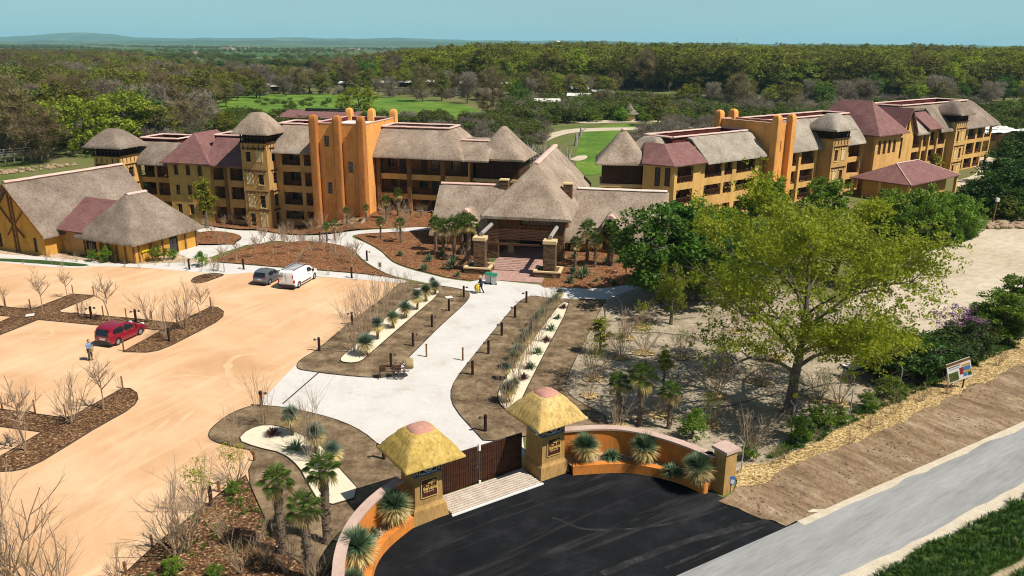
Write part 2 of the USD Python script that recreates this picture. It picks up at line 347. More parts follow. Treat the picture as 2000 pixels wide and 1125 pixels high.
# new asphalt, dusty, with tyre streaks
mat('asphalt', {
    'g': ('geometry', {}), 'n': ('noise_texture', {'scale': 0.35, 'detail': 8.0, 'roughness': 0.68}),
    'r': ('rgb_ramp', {'ramp': [(0.32, (0.006, 0.0065, 0.008)), (0.52, (0.010, 0.011, 0.013)), (0.66, (0.019, 0.020, 0.023)), (0.8, (0.045, 0.045, 0.045))]}),
    'mp': ('mapping', {'mapping_type': 'texture', 'rotation': (0, 0, 0.58), 'scale': (9.0, 0.8, 1.0)}), 'w': ('noise_texture', {'scale': 0.8, 'detail': 6.0, 'roughness': 0.66, 'distortion': 1.2}),
    'rw': ('rgb_ramp', {'ramp': [(0.54, (0, 0, 0)), (0.68, (0.20, 0.20, 0.20)), (0.80, (0.45, 0.45, 0.45))]}), 'tr': ('mix', {'color2': (0.11, 0.105, 0.097)}),
    'n2': ('noise_texture', {'scale': 22.0, 'detail': 5.0, 'roughness': 0.8}), 'r2': ('rgb_ramp', {'ramp': [(0.35, (0.6, 0.6, 0.6)), (0.6, (1.1, 1.1, 1.1)), (0.75, (2.2, 2.2, 2.2))]}),
    'm2': ('mix', {'mix_type': 'multiply', 'fac': 0.8}), 'b': ('bump', {'strength': 0.5, 'distance': 0.015}),
    'p': ('principled_bsdf', {'roughness': 0.95, 'specular_ior_level': 0.10})},
    [('g.position', 'n.vector'), ('n.fac', 'r.fac'), ('g.position', 'mp.vector'), ('mp.vector', 'w.vector'), ('w.fac', 'rw.fac'), ('rw.color', 'tr.fac'), ('r.color', 'tr.color1'),
     ('g.position', 'n2.vector'), ('n2.fac', 'r2.fac'), ('tr.color', 'm2.color1'), ('r2.color', 'm2.color2'), ('m2.color', 'p.base_color'), ('n2.fac', 'b.height'), ('b.normal', 'p.normal')])
rough('road_grey', [(0.28, (0.20, 0.20, 0.197)), (0.5, (0.27, 0.275, 0.275)), (0.72, (0.325, 0.33, 0.33))], 0.5, fine_scale=5, fine_amt=0.4, bump=0.2, bump_scale=40, bdist=0.01, stretch=(8.0, 1.0, 1.0), rot=0.62)
rough('road_edge', [(0.3, (0.46, 0.39, 0.29)), (0.7, (0.56, 0.50, 0.40))], 1.2, fine_scale=12, fine_amt=0.6, bump=0.5)
rough('soil_track', [(0.3, (0.30, 0.23, 0.14)), (0.7, (0.46, 0.38, 0.26))], 0.8, fine_scale=5, fine_amt=0.8, bump=0.8, bdist=0.1)
plain('dark_steel', (0.05, 0.036, 0.028), 0.6)
rough('kerb_stone', [(0.3, (0.55, 0.50, 0.42)), (0.7, (0.66, 0.62, 0.54))], 1.0, fine_scale=10, fine_amt=0.4)

# ------------------------------------------------------------------ ground: one sheet to the horizon, everything else laid on it
def grid_mesh(xs, ys, zf):
    X, Y = np.meshgrid(xs, ys)
    v = np.stack([X, Y, zf(X, Y)], -1).reshape(-1, 3)
    nx = len(xs); i = np.arange(len(ys) - 1)[:, None] * nx; j = np.arange(nx - 1)[None]
    return v, np.stack([i + j, i + j + 1, i + nx + j + 1, i + nx + j], -1).reshape(-1, 4)

xs = np.unique(np.concatenate([[-18000, -12000, -6000, -3000, -1500], np.arange(-1000, -100, 50), np.arange(-100, -10, 1.0), np.arange(-10, 160, 10), np.arange(160, 1001, 40), [1500, 3000, 6000, 12000, 18000]]))
ys = np.unique(np.concatenate([[-2000, -500, -100, 0, 30, 60, 80], np.arange(88, 132, 1.0), np.arange(132, 230, 3), np.arange(230, 700, 20), [750, 800, 1000, 1500, 3000, 6000, 12000, 15000]]))
obj('ground', grid_mesh(xs, ys, zg), 'ground', kind='structure')

def chaikin(p, it=2, closed=True):
    p = np.asarray(p, float)
    for _ in range(it):
        q = np.roll(p, -1, 0) if closed else p[1:]
        a = p if closed else p[:-1]
        n = np.stack([0.75 * a + 0.25 * q, 0.25 * a + 0.75 * q], 1).reshape(-1, 2)
        p = n if closed else np.vstack([p[:1], n, p[-1:]])
    return p

def px_poly(pts, it=2):
    w = np.array([gpt(*q)[:2] for q in chaikin(pts, it)])
    g = Polygon(w).buffer(0)
    return max(g.geoms, key=lambda a: a.area) if hasattr(g, 'geoms') else g

def drape(v, lift):
    k = slope_mask(v[:, 0], v[:, 1])
    return np.column_stack([v[:, 0], v[:, 1], zg(v[:, 0], v[:, 1]) + lift * (1 + 6 * k)])

def sheet(name, poly, level, m, lift=None, kind='structure', label=None, relief=0.0, cell=None):
    """A flat sheet of the ground, each level 4 mm over the one below."""
    lift = 0.004 * level if lift is None else lift
    mb = MB()
    for g in getattr(poly, 'geoms', [poly]):
        if g.geom_type != 'Polygon' or g.area < 0.01: continue
        x0, y0, x1, y1 = g.bounds
        c = cell or (1.2 if (x0 < -16 and y1 > 92 and y0 < 215) else None)
        if c:                                        # follow the terrain with small cells
            gx, gy = np.arange(x0, x1 + c, c), np.arange(y0, y1 + c, c)
            cells = shapely.box(*[a.ravel() for a in np.meshgrid(gx[:-1], gy[:-1])], *[a.ravel() for a in np.meshgrid(gx[1:], gy[1:])])
            shapely.prepare(g)
            inside = shapely.contains(g, cells); touch = shapely.intersects(g, cells) & ~inside
            pieces = list(cells[inside]) + [q for h in shapely.intersection(cells[touch], g) for q in getattr(h, 'geoms', [h]) if q.geom_type == 'Polygon' and q.area > 1e-4]
        else:
            pieces = [g]
        for q in pieces:
            v, f = trimesh.creation.triangulate_polygon(q, engine='earcut')
            v = drape(np.asarray(v), lift)
            if relief: v[:, 2] += relief * np.maximum(meshkit.fbm(np.column_stack([v[:, :2] * 0.9, np.zeros(len(v))]), 4) - 0.25, 0)
            mb.add(v, f)
    return obj(name, mb, m, kind=kind, label=label)

def edging(name, ring, lift, m='dark_steel', w=0.035, h=0.09, parent=None, kind='structure'):
    """A thin edging strip standing along a line."""
    c = np.asarray(ring, float)
    mb = MB()
    d = np.gradient(c, axis=0); d /= np.maximum(np.linalg.norm(d, axis=1, keepdims=True), 1e-9)
    s = np.column_stack([-d[:, 1], d[:, 0]]) * w / 2
    z = zg(c[:, 0], c[:, 1])
    a, b = c + s, c - s
    V = np.stack([np.column_stack([a, z - 0.05]), np.column_stack([a, z + h]), np.column_stack([b, z + h]), np.column_stack([b, z - 0.05])], 1).reshape(-1, 3)
    i = np.arange(len(c) - 1)[:, None] * 4; k = np.array([0, 1, 2])[None]
    mb.add(V, np.stack([i + k, i + k + 1, i + 4 + k + 1, i + 4 + k], -1).reshape(-1, 4))
    return obj(name, mb, m, parent, kind=kind)

def clear(a, b): return a.difference(b)
def ragged(g, amp, seed=0):
    """A worn, uneven outline."""
    r = np.array(g.segmentize(0.35).exterior.coords)[:-1]
    d = np.roll(r, -1, 0) - np.roll(r, 1, 0); d /= np.maximum(np.linalg.norm(d, axis=1, keepdims=True), 1e-9)
    k = meshkit.fbm(np.column_stack([r * 0.7, np.full(len(r), seed + 0.5)]), 4) - 0.5
    q = Polygon(r + np.column_stack([d[:, 1], -d[:, 0]]) * k[:, None] * amp * 2).buffer(0)
    return max(q.geoms, key=lambda a: a.area) if hasattr(q, 'geoms') else q
P_ = {}
P_['car_park'] = px_poly([(-260, 505), (0, 505), (150, 517), (345, 527), (500, 533), (620, 541), (790, 552), (800, 620), (640, 760), (540, 840), (560, 950), (330, 1230), (-500, 1230)], 0)
sheet('car_park', P_['car_park'], 1, 'car_park')
P_['kerb_path'] = px_poly([(-120, 490), (0, 496), (60, 500), (125, 506), (175, 510), (225, 516), (285, 515), (350, 513), (412, 512), (475, 517), (545, 523), (615, 528), (735, 538), (800, 548), (786, 553), (740, 549), (615, 540), (500, 531), (440, 537), (375, 531), (285, 523), (182, 519), (160, 524), (88, 521), (0, 512), (-120, 503)], 1)
P_['drive'] = px_poly([(505, 787), (585, 705), (760, 690), (800, 640), (915, 570), (900, 555), (940, 545), (1050, 556), (1110, 562), (1250, 556), (1330, 552), (1330, 575), (1200, 585), (1075, 584), (1036, 577), (1000, 610), (930, 690), (1020, 850), (1030, 915), (880, 950), (840, 960), (700, 850), (600, 815), (505, 800)], 0)
P_['walk'] = px_poly([(340, 492), (360, 478), (400, 480), (440, 479), (468, 471), (474, 463), (452, 456), (410, 452), (390, 456), (380, 446), (400, 440), (425, 446), (470, 451), (500, 451), (525, 455), (570, 460), (610, 460), (655, 457), (688, 452), (725, 449), (842, 442), (842, 450), (725, 455), (692, 459), (686, 464), (705, 471), (725, 480), (745, 492), (757, 505), (770, 515), (800, 526), (835, 535), (875, 545), (925, 551), (950, 556), (920, 570), (860, 560), (832, 552), (795, 545), (762, 537), (737, 525), (712, 510), (695, 492), (675, 481), (640, 476), (600, 471), (537, 469), (500, 475), (462, 485), (425, 497), (410, 503), (375, 507)], 1)
P_['walk2'] = px_poly([(395, 432), (440, 435), (500, 441), (500, 445), (440, 440), (395, 437)], 0)
white = unary_union([P_['drive'], P_['walk'], P_['kerb_path'], P_['walk2']])
# beds
P_['mulch_b'] = px_poly([(412, 511), (437, 500), (475, 486), (510, 476), (540, 471), (600, 473), (640, 477), (672, 483), (692, 494), (710, 512), (735, 527), (762, 539), (786, 547), (735, 537), (615, 527), (545, 522), (475, 516)], 1)
P_['mulch_a'] = px_poly([(390, 456), (412, 453), (450, 456), (473, 463), (467, 471), (437, 479), (402, 480), (385, 478), (380, 465)], 1)
P_['mulch_c'] = px_poly([(398, 430), (430, 425), (560, 425), (640, 415), (740, 412), (840, 412), (870, 430), (846, 442), (725, 448), (688, 451), (655, 456), (610, 459), (570, 459), (525, 454), (500, 450), (470, 450), (425, 445), (402, 440)], 0)
P_['mulch_d'] = px_poly([(690, 461), (725, 456), (842, 451), (930, 440), (960, 500), (940, 546), (925, 549), (875, 543), (835, 533), (800, 524), (770, 513), (757, 503), (745, 490), (725, 478), (705, 469)], 1)
P_['mulch_e'] = px_poly([(1048, 562), (1072, 540), (1070, 500), (1110, 470), (1330, 470), (1330, 550), (1250, 554), (1160, 565), (1110, 562)], 1)
P_['island_1'] = px_poly([(-60, 596), (0, 599), (62, 605), (135, 577), (144, 575), (186, 578), (116, 607), (120, 611), (160, 614), (250, 622), (346, 632), (412, 600), (425, 601), (437, 609), (436, 618), (422, 630), (390, 647), (335, 675), (310, 685), (287, 689), (240, 688), (316, 646), (279, 642), (192, 636), (75, 625), (0, 655), (-60, 684), (-60, 655), (0, 630), (24, 619), (0, 617), (-60, 612)], 0)
P_['island_2'] = px_poly([(-60, 794), (0, 800), (125, 817), (145, 812), (240, 759), (255, 760), (268, 769), (270, 780), (263, 791), (245, 805), (182, 840), (129, 873), (83, 901), (53, 915), (25, 921), (-60, 924), (-60, 915), (0, 893), (82, 845), (0, 834), (-60, 828)], 0)
P_['island_3'] = px_poly([(371, 551), (380, 541), (410, 534), (442, 536), (425, 543), (390, 555)], 2)
P_['soil_f'] = px_poly([(579, 714), (586, 704), (620, 684), (660, 650), (690, 626), (750, 582), (770, 562), (785, 552), (865, 559), (912, 568), (919, 577), (910, 592), (860, 637), (825, 672), (787, 710), (770, 730), (762, 736), (730, 739), (650, 732), (600, 725), (583, 722)], 1)
P_['soil_g'] = px_poly([(1036, 577), (1075, 584), (1185, 586), (1165, 620), (1145, 660), (1125, 700), (1105, 745), (1107, 768), (1130, 785), (1200, 824), (1150, 850), (1040, 850), (948, 866), (930, 846), (888, 800), (879, 770), (889, 742), (920, 702), (970, 640), (1010, 592)], 1)
P_['soil_h'] = px_poly([(407, 850), (412, 838), (440, 815), (470, 800), (500, 792), (560, 797), (620, 810), (670, 825), (710, 845), (742, 872), (775, 905), (830, 930), (800, 960), (740, 1000), (690, 1050), (650, 1120), (600, 1110), (555, 1080), (520, 1020), (480, 930), (505, 883), (435, 869), (412, 860)], 1)
P_['mulch_i'] = px_poly([(480, 930), (455, 945), (380, 1005), (310, 1060), (240, 1125), (170, 1200), (640, 1230), (655, 1125), (620, 1100), (555, 1080), (520, 1020)], 0)
P_['sand_f'] = px_poly([(664, 706), (668, 697), (690, 680), (760, 616), (830, 566), (855, 562), (860, 575), (800, 625), (720, 695), (705, 708), (690, 711), (672, 710)], 1)
P_['sand_g'] = px_poly([(1098, 590), (1115, 595), (1062, 695), (1022, 775), (1012, 800), (1000, 806), (985, 800), (974, 788), (972, 772), (980, 750), (1000, 720), (1037, 670), (1075, 620)], 1)
P_['sand_h'] = px_poly([(463, 862), (485, 840), (520, 831), (560, 838), (600, 856), (628, 872), (655, 908), (712, 970), (630, 994), (600, 945), (585, 915), (553, 888), (500, 876)], 1)
P_['pale'] = px_poly([(1185, 586), (1250, 560), (1340, 540), (1500, 560), (1750, 620), (1830, 690), (1800, 745), (1700, 800), (1560, 880), (1440, 930), (1300, 880), (1200, 850), (1090, 845), (1130, 785), (1107, 768), (1105, 745), (1125, 700), (1145, 660), (1165, 620)], 0)
P_['chips'] = px_poly([(1425, 968), (1430, 915), (1500, 905), (1600, 862), (1680, 812), (1770, 758), (1850, 722), (1940, 685), (2080, 625), (2080, 672), (1990, 714), (1900, 757), (1800, 802), (1700, 852), (1590, 894), (1500, 935)], 1)
P_['dirt'] = px_poly([(1408, 980), (1440, 958), (1500, 925), (1590, 888), (1700, 845), (1800, 795), (1900, 750), (2100, 655), (2120, 780), (2000, 832), (1880, 888), (1780, 935), (1640, 1000), (1560, 1035), (1490, 1010)], 0)
P_['lot'] = px_poly([(1660, 545), (1750, 500), (1825, 482), (1875, 470), (1912, 459), (1905, 449), (2000, 446), (2250, 440), (2250, 640), (2000, 660), (1840, 690), (1700, 650), (1640, 590)], 1)
P_['asphalt'] = px_poly([(860, 1010), (1000, 965), (1040, 945), (1115, 915), (1250, 915), (1360, 945), (1412, 972), (1440, 962), (1500, 988), (1566, 1022), (1500, 1060), (1340, 1135), (1000, 1320), (700, 1320), (700, 1180), (740, 1080), (800, 1035)], 0)
# the road: a straight strip laid out in metres
_a, _b = gpt(1640, 984)[:2], gpt(1900, 869)[:2]
RD = (_b - _a) / np.linalg.norm(_b - _a); RN = np.array([RD[1], -RD[0]])
_w = abs((gpt(1900, 1003)[:2] - _a) @ RN)
def road_strip(o0, o1): return Polygon([_a + RD * t + RN * o for t, o in ((-90, o0), (260, o0), (260, o1), (-90, o1))])
P_['road'] = road_strip(0, _w)
_t0 = float((gpt(1566, 1024)[:2] - _a) @ RD)
wig = lambda o, amp, seed, t0=-90, t1=260: [_a + RD * t + RN * (o + amp * (meshkit.fbm(np.array([[t * 0.35, seed, 0.5]]), 4)[0] - 0.5)) for t in np.arange(t0, t1, 0.6)]
P_['edge_1'] = Polygon(wig(-0.28, 0.7, 3, _t0) + wig(0.35, 0.6, 9, _t0)[::-1]).buffer(0)
P_['edge_2'] = Polygon(wig(_w - 0.2, 0.5, 5) + wig(_w + 0.75, 0.6, 8)[::-1]).buffer(0)
P_['verge'] = Polygon(wig(_w + 0.6, 0.6, 8) + wig(_w + 60, 0.4, 8)[::-1]).buffer(0)
P_['track'] = Polygon(wig(_w + 3.4, 1.2, 13) + wig(_w + 4.3, 1.2, 17)[::-1]).buffer(0)
P_['field_edge'] = Polygon(wig(_w + 6.2, 1.0, 23) + wig(_w + 60, 1.0, 27)[::-1]).buffer(0)

walls_zone = None
sheet('white_path', clear(white, unary_union([P_['soil_f'], P_['soil_g'], P_['soil_h'], P_['mulch_e'].buffer(-0.05)])), 2, 'white_concrete')
for n, k in (('mulch_bed', 'island_1'), ('mulch_bed', 'island_2'), ('mulch_bed', 'island_3'), ('mulch_bed', 'mulch_i')):
    sheet(n, P_[k], 4, 'mulch', lift=0.03)
for k in ('mulch_d', 'mulch_e', 'mulch_a', 'mulch_b', 'mulch_c'):
    sheet('mulch_bed', P_[k], 4, 'bright_mulch', lift=0.03)
for k in ('soil_f', 'soil_g', 'soil_h'):
    sheet('soil_bed', P_[k], 4, 'bed_soil', lift=0.03, cell=0.5, relief=0.06)
for k in ('sand_f', 'sand_g', 'sand_h'):
    sheet('sand_strip', P_[k], 6, 'cream_sand', lift=0.085)
sheet('garden_soil', P_['pale'], 1, 'pale_soil', lift=0.006, cell=0.6, relief=0.12)
sheet('asphalt_forecourt', P_['asphalt'], 3, 'asphalt')
sheet('road', P_['road'], 4, 'road_grey')
sheet('road_shoulder', P_['edge_1'], 5, 'road_edge', lift=0.025)
sheet('road_shoulder', P_['edge_2'], 5, 'road_edge', lift=0.025)
sheet('dirt_verge', clear(ragged(P_['dirt'], 0.5, 3), P_['road'].buffer(0.05)), 2, 'dirt_verge', lift=0.012, cell=0.5, relief=0.16)
sheet('wood_chip_strip', ragged(P_['chips'], 0.7, 5), 5, 'wood_chips', lift=0.05, cell=0.5, relief=0.08)
sheet('sandy_lot', ragged(P_['lot'], 1.5, 7), 1, 'sandy_lot')
sheet('grass_verge', P_['verge'], 3, 'rough_grass')
sheet('soil_track', P_['track'], 4, 'soil_track')
sheet('field_margin', P_['field_edge'], 5, 'soil_track')
sheet('gravel_margin', px_poly([(-60, 460), (95, 490), (150, 500), (262, 510), (345, 492), (400, 492), (416, 511), (350, 514), (225, 517), (125, 507), (0, 498), (-60, 493)], 0), 1, 'pebbles')
sheet('lawn_strip', px_poly([(-60, 503), (0, 505), (60, 507), (130, 512), (182, 518), (150, 521), (88, 516), (0, 510), (-60, 508)], 1), 5, 'lawn_strip', lift=0.03)
for k in ('mulch_b', 'mulch_a', 'island_1', 'island_2', 'island_3', 'soil_f', 'soil_g', 'soil_h', 'mulch_i', 'sand_f', 'sand_g', 'sand_h', 'mulch_d'):
    edging('bed_edging', np.array(P_[k].exterior.coords), 0.05, h=0.13 if k.startswith('sand') else 0.08)
# joint across the drive
_j = [gpt(552, 789)[:2], gpt(622, 728)[:2]]
edging('drain_channel', np.array([_j[0] + (_j[1] - _j[0]) * t for t in np.linspace(0, 1, 8)]), 0.02, w=0.12, h=0.014)
# meadows and paths behind the hotel
sheet('meadow', px_poly([(425, 196), (470, 185), (600, 184), (760, 190), (840, 200), (935, 208), (945, 236), (800, 236), (640, 236), (430, 230)], 2), 2, 'meadow', lift=0.05)
sheet('meadow', px_poly([(1130, 262), (1170, 246), (1260, 240), (1400, 240), (1440, 262), (1300, 300), (1190, 340), (1120, 345)], 2), 2, 'meadow', lift=0.05)
sheet('meadow', px_poly([(1240, 186), (1390, 186), (1420, 208), (1260, 208)], 1), 2, 'meadow', lift=0.05)
sheet('meadow', px_poly([(985, 196), (1080, 194), (1090, 215), (990, 218)], 1), 2, 'meadow', lift=0.05)
sheet('sandy_path', px_poly([(1050, 272), (1070, 262), (1110, 252), (1180, 250), (1250, 249), (1400, 247), (1400, 252), (1250, 254), (1180, 256), (1120, 259), (1085, 268), (1062, 280)], 1), 3, 'sandy_path', lift=0.1)
sheet('sandy_path', px_poly([(1120, 240), (1150, 236), (1220, 234), (1290, 236), (1288, 240), (1220, 239), (1150, 242)], 1), 3, 'sandy_path', lift=0.1)
sheet('sandy_path', px_poly([(1110, 312), (1130, 305), (1148, 304), (1146, 311), (1128, 316)], 1), 3, 'sandy_path', lift=0.12)
sheet('sandy_path', px_poly([(1880, 322), (1905, 310), (1935, 305), (1950, 320), (1940, 345), (1900, 360), (1870, 368), (1860, 355), (1900, 345), (1915, 330)], 1), 3, 'sandy_path', lift=0.1)

# wheel tracks: thin dusty strips on the asphalt and pale curves on the hoggin
rough('track_dust', [(0.42, (0.011, 0.012, 0.014)), (0.58, (0.026, 0.026, 0.026)), (0.78, (0.075, 0.071, 0.065))], 1.1, fine_scale=7.0, fine_amt=0.9)
rough('track_pale', [(0.42, (0.60, 0.375, 0.215)), (0.66, (0.635, 0.43, 0.265))], 0.8, fine_scale=9.0, fine_amt=0.5)
def track(name, pts, w, m, lv):
    c = LineString(chaikin([gpt(*q)[:2] for q in pts], 3, False))
    g = c.buffer(w / 2, cap_style='flat')
    r = np.array(g.segmentize(0.25).exterior.coords); r = r + (meshkit.noise(np.column_stack([r * 2.2, np.zeros(len(r))]))[:, None] - 0.5) * w * 0.7
    sheet(name, Polygon(r).buffer(0), lv, m)
for pts, w in (([(1175, 1122), (1300, 1070), (1420, 1035), (1550, 1006)], 0.42), ([(1080, 1010), (1130, 1035), (1210, 1036), (1310, 1025), (1420, 990)], 0.16), ([(1300, 1110), (1400, 1068), (1490, 1030)], 0.18)):
    track('tyre_track', pts, w, 'track_dust', 4)
for pts, w in (([(500, 690), (455, 695), (440, 725), (470, 765)], 0.5), ([(60, 1010), (150, 960), (250, 880), (330, 820)], 0.3), ([(80, 1040), (180, 960), (290, 880), (380, 800)], 0.3), ([(60, 652), (90, 642), (110, 652), (80, 662), (58, 655)], 0.3), ([(420, 640), (480, 610), (560, 600), (640, 585)], 0.3), ([(300, 740), (380, 730), (440, 745)], 0.25)):
    track('wheel_mark', pts, w, 'track_pale', 2)
# ------------------------------------------------------------------ building materials
M_thatch('thatch', (0.20, 0.150, 0.110), (0.30, 0.235, 0.18), (0.40, 0.325, 0.26))
M_thatch('thatch_grey', (0.145, 0.112, 0.088), (0.215, 0.170, 0.135), (0.30, 0.245, 0.20))
M_thatch('thatch_pale', (0.22, 0.185, 0.15), (0.31, 0.27, 0.22), (0.40, 0.355, 0.295))
M_thatch('thatch_straw', (0.34, 0.24, 0.085), (0.50, 0.36, 0.125), (0.60, 0.46, 0.20))
rough('ridge_mortar', [(0.3, (0.52, 0.33, 0.275)), (0.7, (0.62, 0.45, 0.39))], 0.8, fine_scale=8, fine_amt=0.5, bump=0.4)
rough('ridge_pale', [(0.3, (0.58, 0.47, 0.40)), (0.7, (0.68, 0.60, 0.54))], 0.8, fine_scale=8, fine_amt=0.5, bump=0.4)
mat('red_shingle', {
    'g': ('geometry', {}), 'n': ('noise_texture', {'scale': 0.6, 'detail': 5.0, 'roughness': 0.65}),
    'r': ('rgb_ramp', {'ramp': [(0.3, (0.155, 0.068, 0.062)), (0.7, (0.215, 0.105, 0.098))]}),
    'sx': ('separate_xyz', {}), 'k': ('math', {'math_type': 'multiply', 'value2': 5.2}), 'fr': ('math', {'math_type': 'fraction'}),
    'r2': ('rgb_ramp', {'ramp': [(0.0, (0.5, 0.5, 0.5)), (0.12, (0.95, 0.95, 0.95)), (1.0, (1.08, 1.08, 1.08))]}),
    'w': ('voronoi_texture', {'scale': 3.4}), 'ws': ('separate_color', {}), 'r3': ('rgb_ramp', {'ramp': [(0.0, (0.78, 0.78, 0.78)), (1.0, (1.2, 1.2, 1.2))]}),
    'm1': ('mix', {'mix_type': 'multiply', 'fac': 0.8}), 'm2': ('mix', {'mix_type': 'multiply', 'fac': 0.7}),
    'b': ('bump', {'strength': 0.5, 'distance': 0.03}), 'p': ('principled_bsdf', {'roughness': 0.8, 'specular_ior_level': 0.3})},
    [('g.position', 'n.vector'), ('n.fac', 'r.fac'), ('g.position', 'sx.vector'), ('sx.z', 'k.value1'), ('k.value', 'fr.value1'), ('fr.value', 'r2.fac'), ('g.position', 'w.vector'), ('w.color', 'ws.color'),
     ('ws.r', 'r3.fac'), ('r.color', 'm1.color1'), ('r2.color', 'm1.color2'), ('m1.color', 'm2.color1'), ('r3.color', 'm2.color2'), ('m2.color', 'p.base_color'), ('fr.value', 'b.height'), ('b.normal', 'p.normal')])
def render_coat(name, c, fine=0.35):
    c = np.asarray(c, float)
    rough(name, [(0.30, tuple(c * 0.70)), (0.46, tuple(c * 0.96)), (0.70, tuple(np.minimum(c * 1.16, 1)))], 0.8, fine_scale=7.0, fine_amt=fine + 0.1, bump=0.35, bump_scale=14.0, bdist=0.03, stretch=(1, 1, 3.2))
render_coat('ochre', (0.58, 0.345, 0.115))
render_coat('ochre_dull', (0.46, 0.27, 0.095))
render_coat('barn_ochre', (0.52, 0.275, 0.052))
render_coat('orange_render', (0.69, 0.315, 0.088))
render_coat('wall_orange', (0.58, 0.205, 0.04))
render_coat('orange_dark', (0.42, 0.165, 0.045), 0.6)
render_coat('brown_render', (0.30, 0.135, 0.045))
render_coat('dark_red', (0.085, 0.018, 0.014))
render_coat('pillar_ochre', (0.37, 0.225, 0.080), 0.6)
rough('timber', [(0.3, (0.040, 0.017, 0.009)), (0.7, (0.085, 0.040, 0.022))], 1.0, fine_scale=6, fine_amt=0.7, roughness=0.7, stretch=(3, 3, 0.4))
rough('timber_warm', [(0.3, (0.13, 0.062, 0.025)), (0.7, (0.23, 0.12, 0.05))], 1.0, fine_scale=6, fine_amt=0.7, roughness=0.75, stretch=(3, 3, 0.4))
rough('grey_log', [(0.3, (0.22, 0.20, 0.18)), (0.7, (0.36, 0.33, 0.30))], 1.5, fine_scale=8, fine_amt=0.7)
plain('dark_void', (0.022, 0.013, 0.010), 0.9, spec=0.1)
plain('door_brown', (0.045, 0.022, 0.014), 0.6)
mat('pane', {'p': ('principled_bsdf', {'base_color': (0.015, 0.018, 0.022), 'roughness': 0.08, 'specular_ior_level': 0.6})}, [])
plain('cream_stone', (0.58, 0.43, 0.23), 0.85)
plain('white_membrane', (0.68, 0.65, 0.62), 0.8)
plain('pale_plaster', (0.60, 0.44, 0.22), 0.9)
mat('stone', {
    'g': ('geometry', {}), 'r': ('rgb_ramp', {'ramp': [(0.0, (0.16, 0.10, 0.055)), (0.4, (0.34, 0.22, 0.12)), (0.75, (0.48, 0.33, 0.19)), (1.0, (0.60, 0.47, 0.32))]}),
    'n': ('noise_texture', {'scale': 9.0, 'detail': 5.0, 'roughness': 0.7}), 'r2': ('rgb_ramp', {'ramp': [(0.3, (0.65, 0.65, 0.65)), (0.7, (1.2, 1.2, 1.2))]}),
    'm': ('mix', {'mix_type': 'multiply', 'fac': 0.8}), 'p': ('principled_bsdf', {'roughness': 0.9, 'specular_ior_level': 0.2})},
    [('g.random_per_island', 'r.fac'), ('g.position', 'n.vector'), ('n.fac', 'r2.fac'), ('r.color', 'm.color1'), ('r2.color', 'm.color2'), ('m.color', 'p.base_color')])
mat('brick_paving', {
    'g': ('geometry', {}), 'mp': ('mapping', {'rotation': (0, 0, 0.18), 'scale': (1, 1, 1)}),
    'k': ('brick_texture', {'color1': (0.36, 0.20, 0.165), 'color2': (0.46, 0.29, 0.245), 'mortar': (0.22, 0.14, 0.12), 'scale': 1.0, 'mortar_size': 0.012, 'brick_width': 0.42, 'row_height': 0.21}),
    'n': ('noise_texture', {'scale': 2.0, 'detail': 5.0}), 'r2': ('rgb_ramp', {'ramp': [(0.3, (0.75, 0.75, 0.75)), (0.7, (1.2, 1.2, 1.2))]}), 'm': ('mix', {'mix_type': 'multiply', 'fac': 0.8}),
    'p': ('principled_bsdf', {'roughness': 0.85})},
    [('g.position', 'mp.vector'), ('mp.vector', 'k.vector'), ('g.position', 'n.vector'), ('n.fac', 'r2.fac'), ('k.color', 'm.color1'), ('r2.color', 'm.color2'), ('m.color', 'p.base_color')])

# ------------------------------------------------------------------ building helpers
def smin(vals, k):
    r = vals[0]
    for b in vals[1:]:
        if k <= 0: r = np.minimum(r, b); continue
        h = np.clip(0.5 + 0.5 * (b - r) / k, 0, 1)
        r = b * (1 - h) + r * h - k * h * (1 - h)
    return r

def roof_hf(M4, s0, s1, t0, t1, zf, thick=0.38, res=0.4, rough_=0.07, edge=0.14, mask=None, seed=0):
    """A thick thatched roof: height field over a rectangle of the frame, rounded at its edges."""
    ns, nt = max(2, int(round((s1 - s0) / res)) + 1), max(2, int(round((t1 - t0) / res)) + 1)
    S, T = np.meshgrid(np.linspace(s0, s1, ns), np.linspace(t0, t1, nt), indexing='ij')
    Z = zf(S, T)
    d = np.minimum(np.minimum(S - s0, s1 - S), np.minimum(T - t0, t1 - T))
    W = np.stack([S, T, Z], -1).reshape(-1, 3)
    nz = (meshkit.fbm(W * 0.55 + seed, 4, seed) - 0.5).reshape(S.shape)
    top = Z + rough_ * 2 * nz - edge * (1 - sstep(d / 0.5))
    bot = Z - thick
    keep = np.ones((ns - 1, nt - 1), bool)
    if mask is not None:
        keep = ~mask((S[:-1, :-1] + S[1:, 1:]) / 2, (T[:-1, :-1] + T[1:, 1:]) / 2)
    idx = np.arange(ns * nt).reshape(ns, nt)
    q = np.stack([idx[:-1, :-1], idx[1:, :-1], idx[1:, 1:], idx[:-1, 1:]], -1)[keep]
    n = ns * nt
    f = [q, q[:, ::-1] + n]
    e = np.concatenate([q[:, [a, (a + 1) % 4]] for a in range(4)])
    have = set(map(tuple, e[:, ::-1]))
    b = np.array([x for x in map(tuple, e) if x not in have])
    f.append(np.stack([b[:, 1], b[:, 0], b[:, 0] + n, b[:, 1] + n], -1))
    v = np.vstack([np.stack([S, T, top], -1).reshape(-1, 3), np.stack([S, T, bot], -1).reshape(-1, 3)])
    v = v @ M4[:3, :3].T + M4[:3, 3]
    mb = MB(); mb.add(v, np.vstack(f)); return mb

def hull(pts, M4):
    h = trimesh.convex.convex_hull(np.asarray(pts, float))
    return MB().mesh(h, M4)

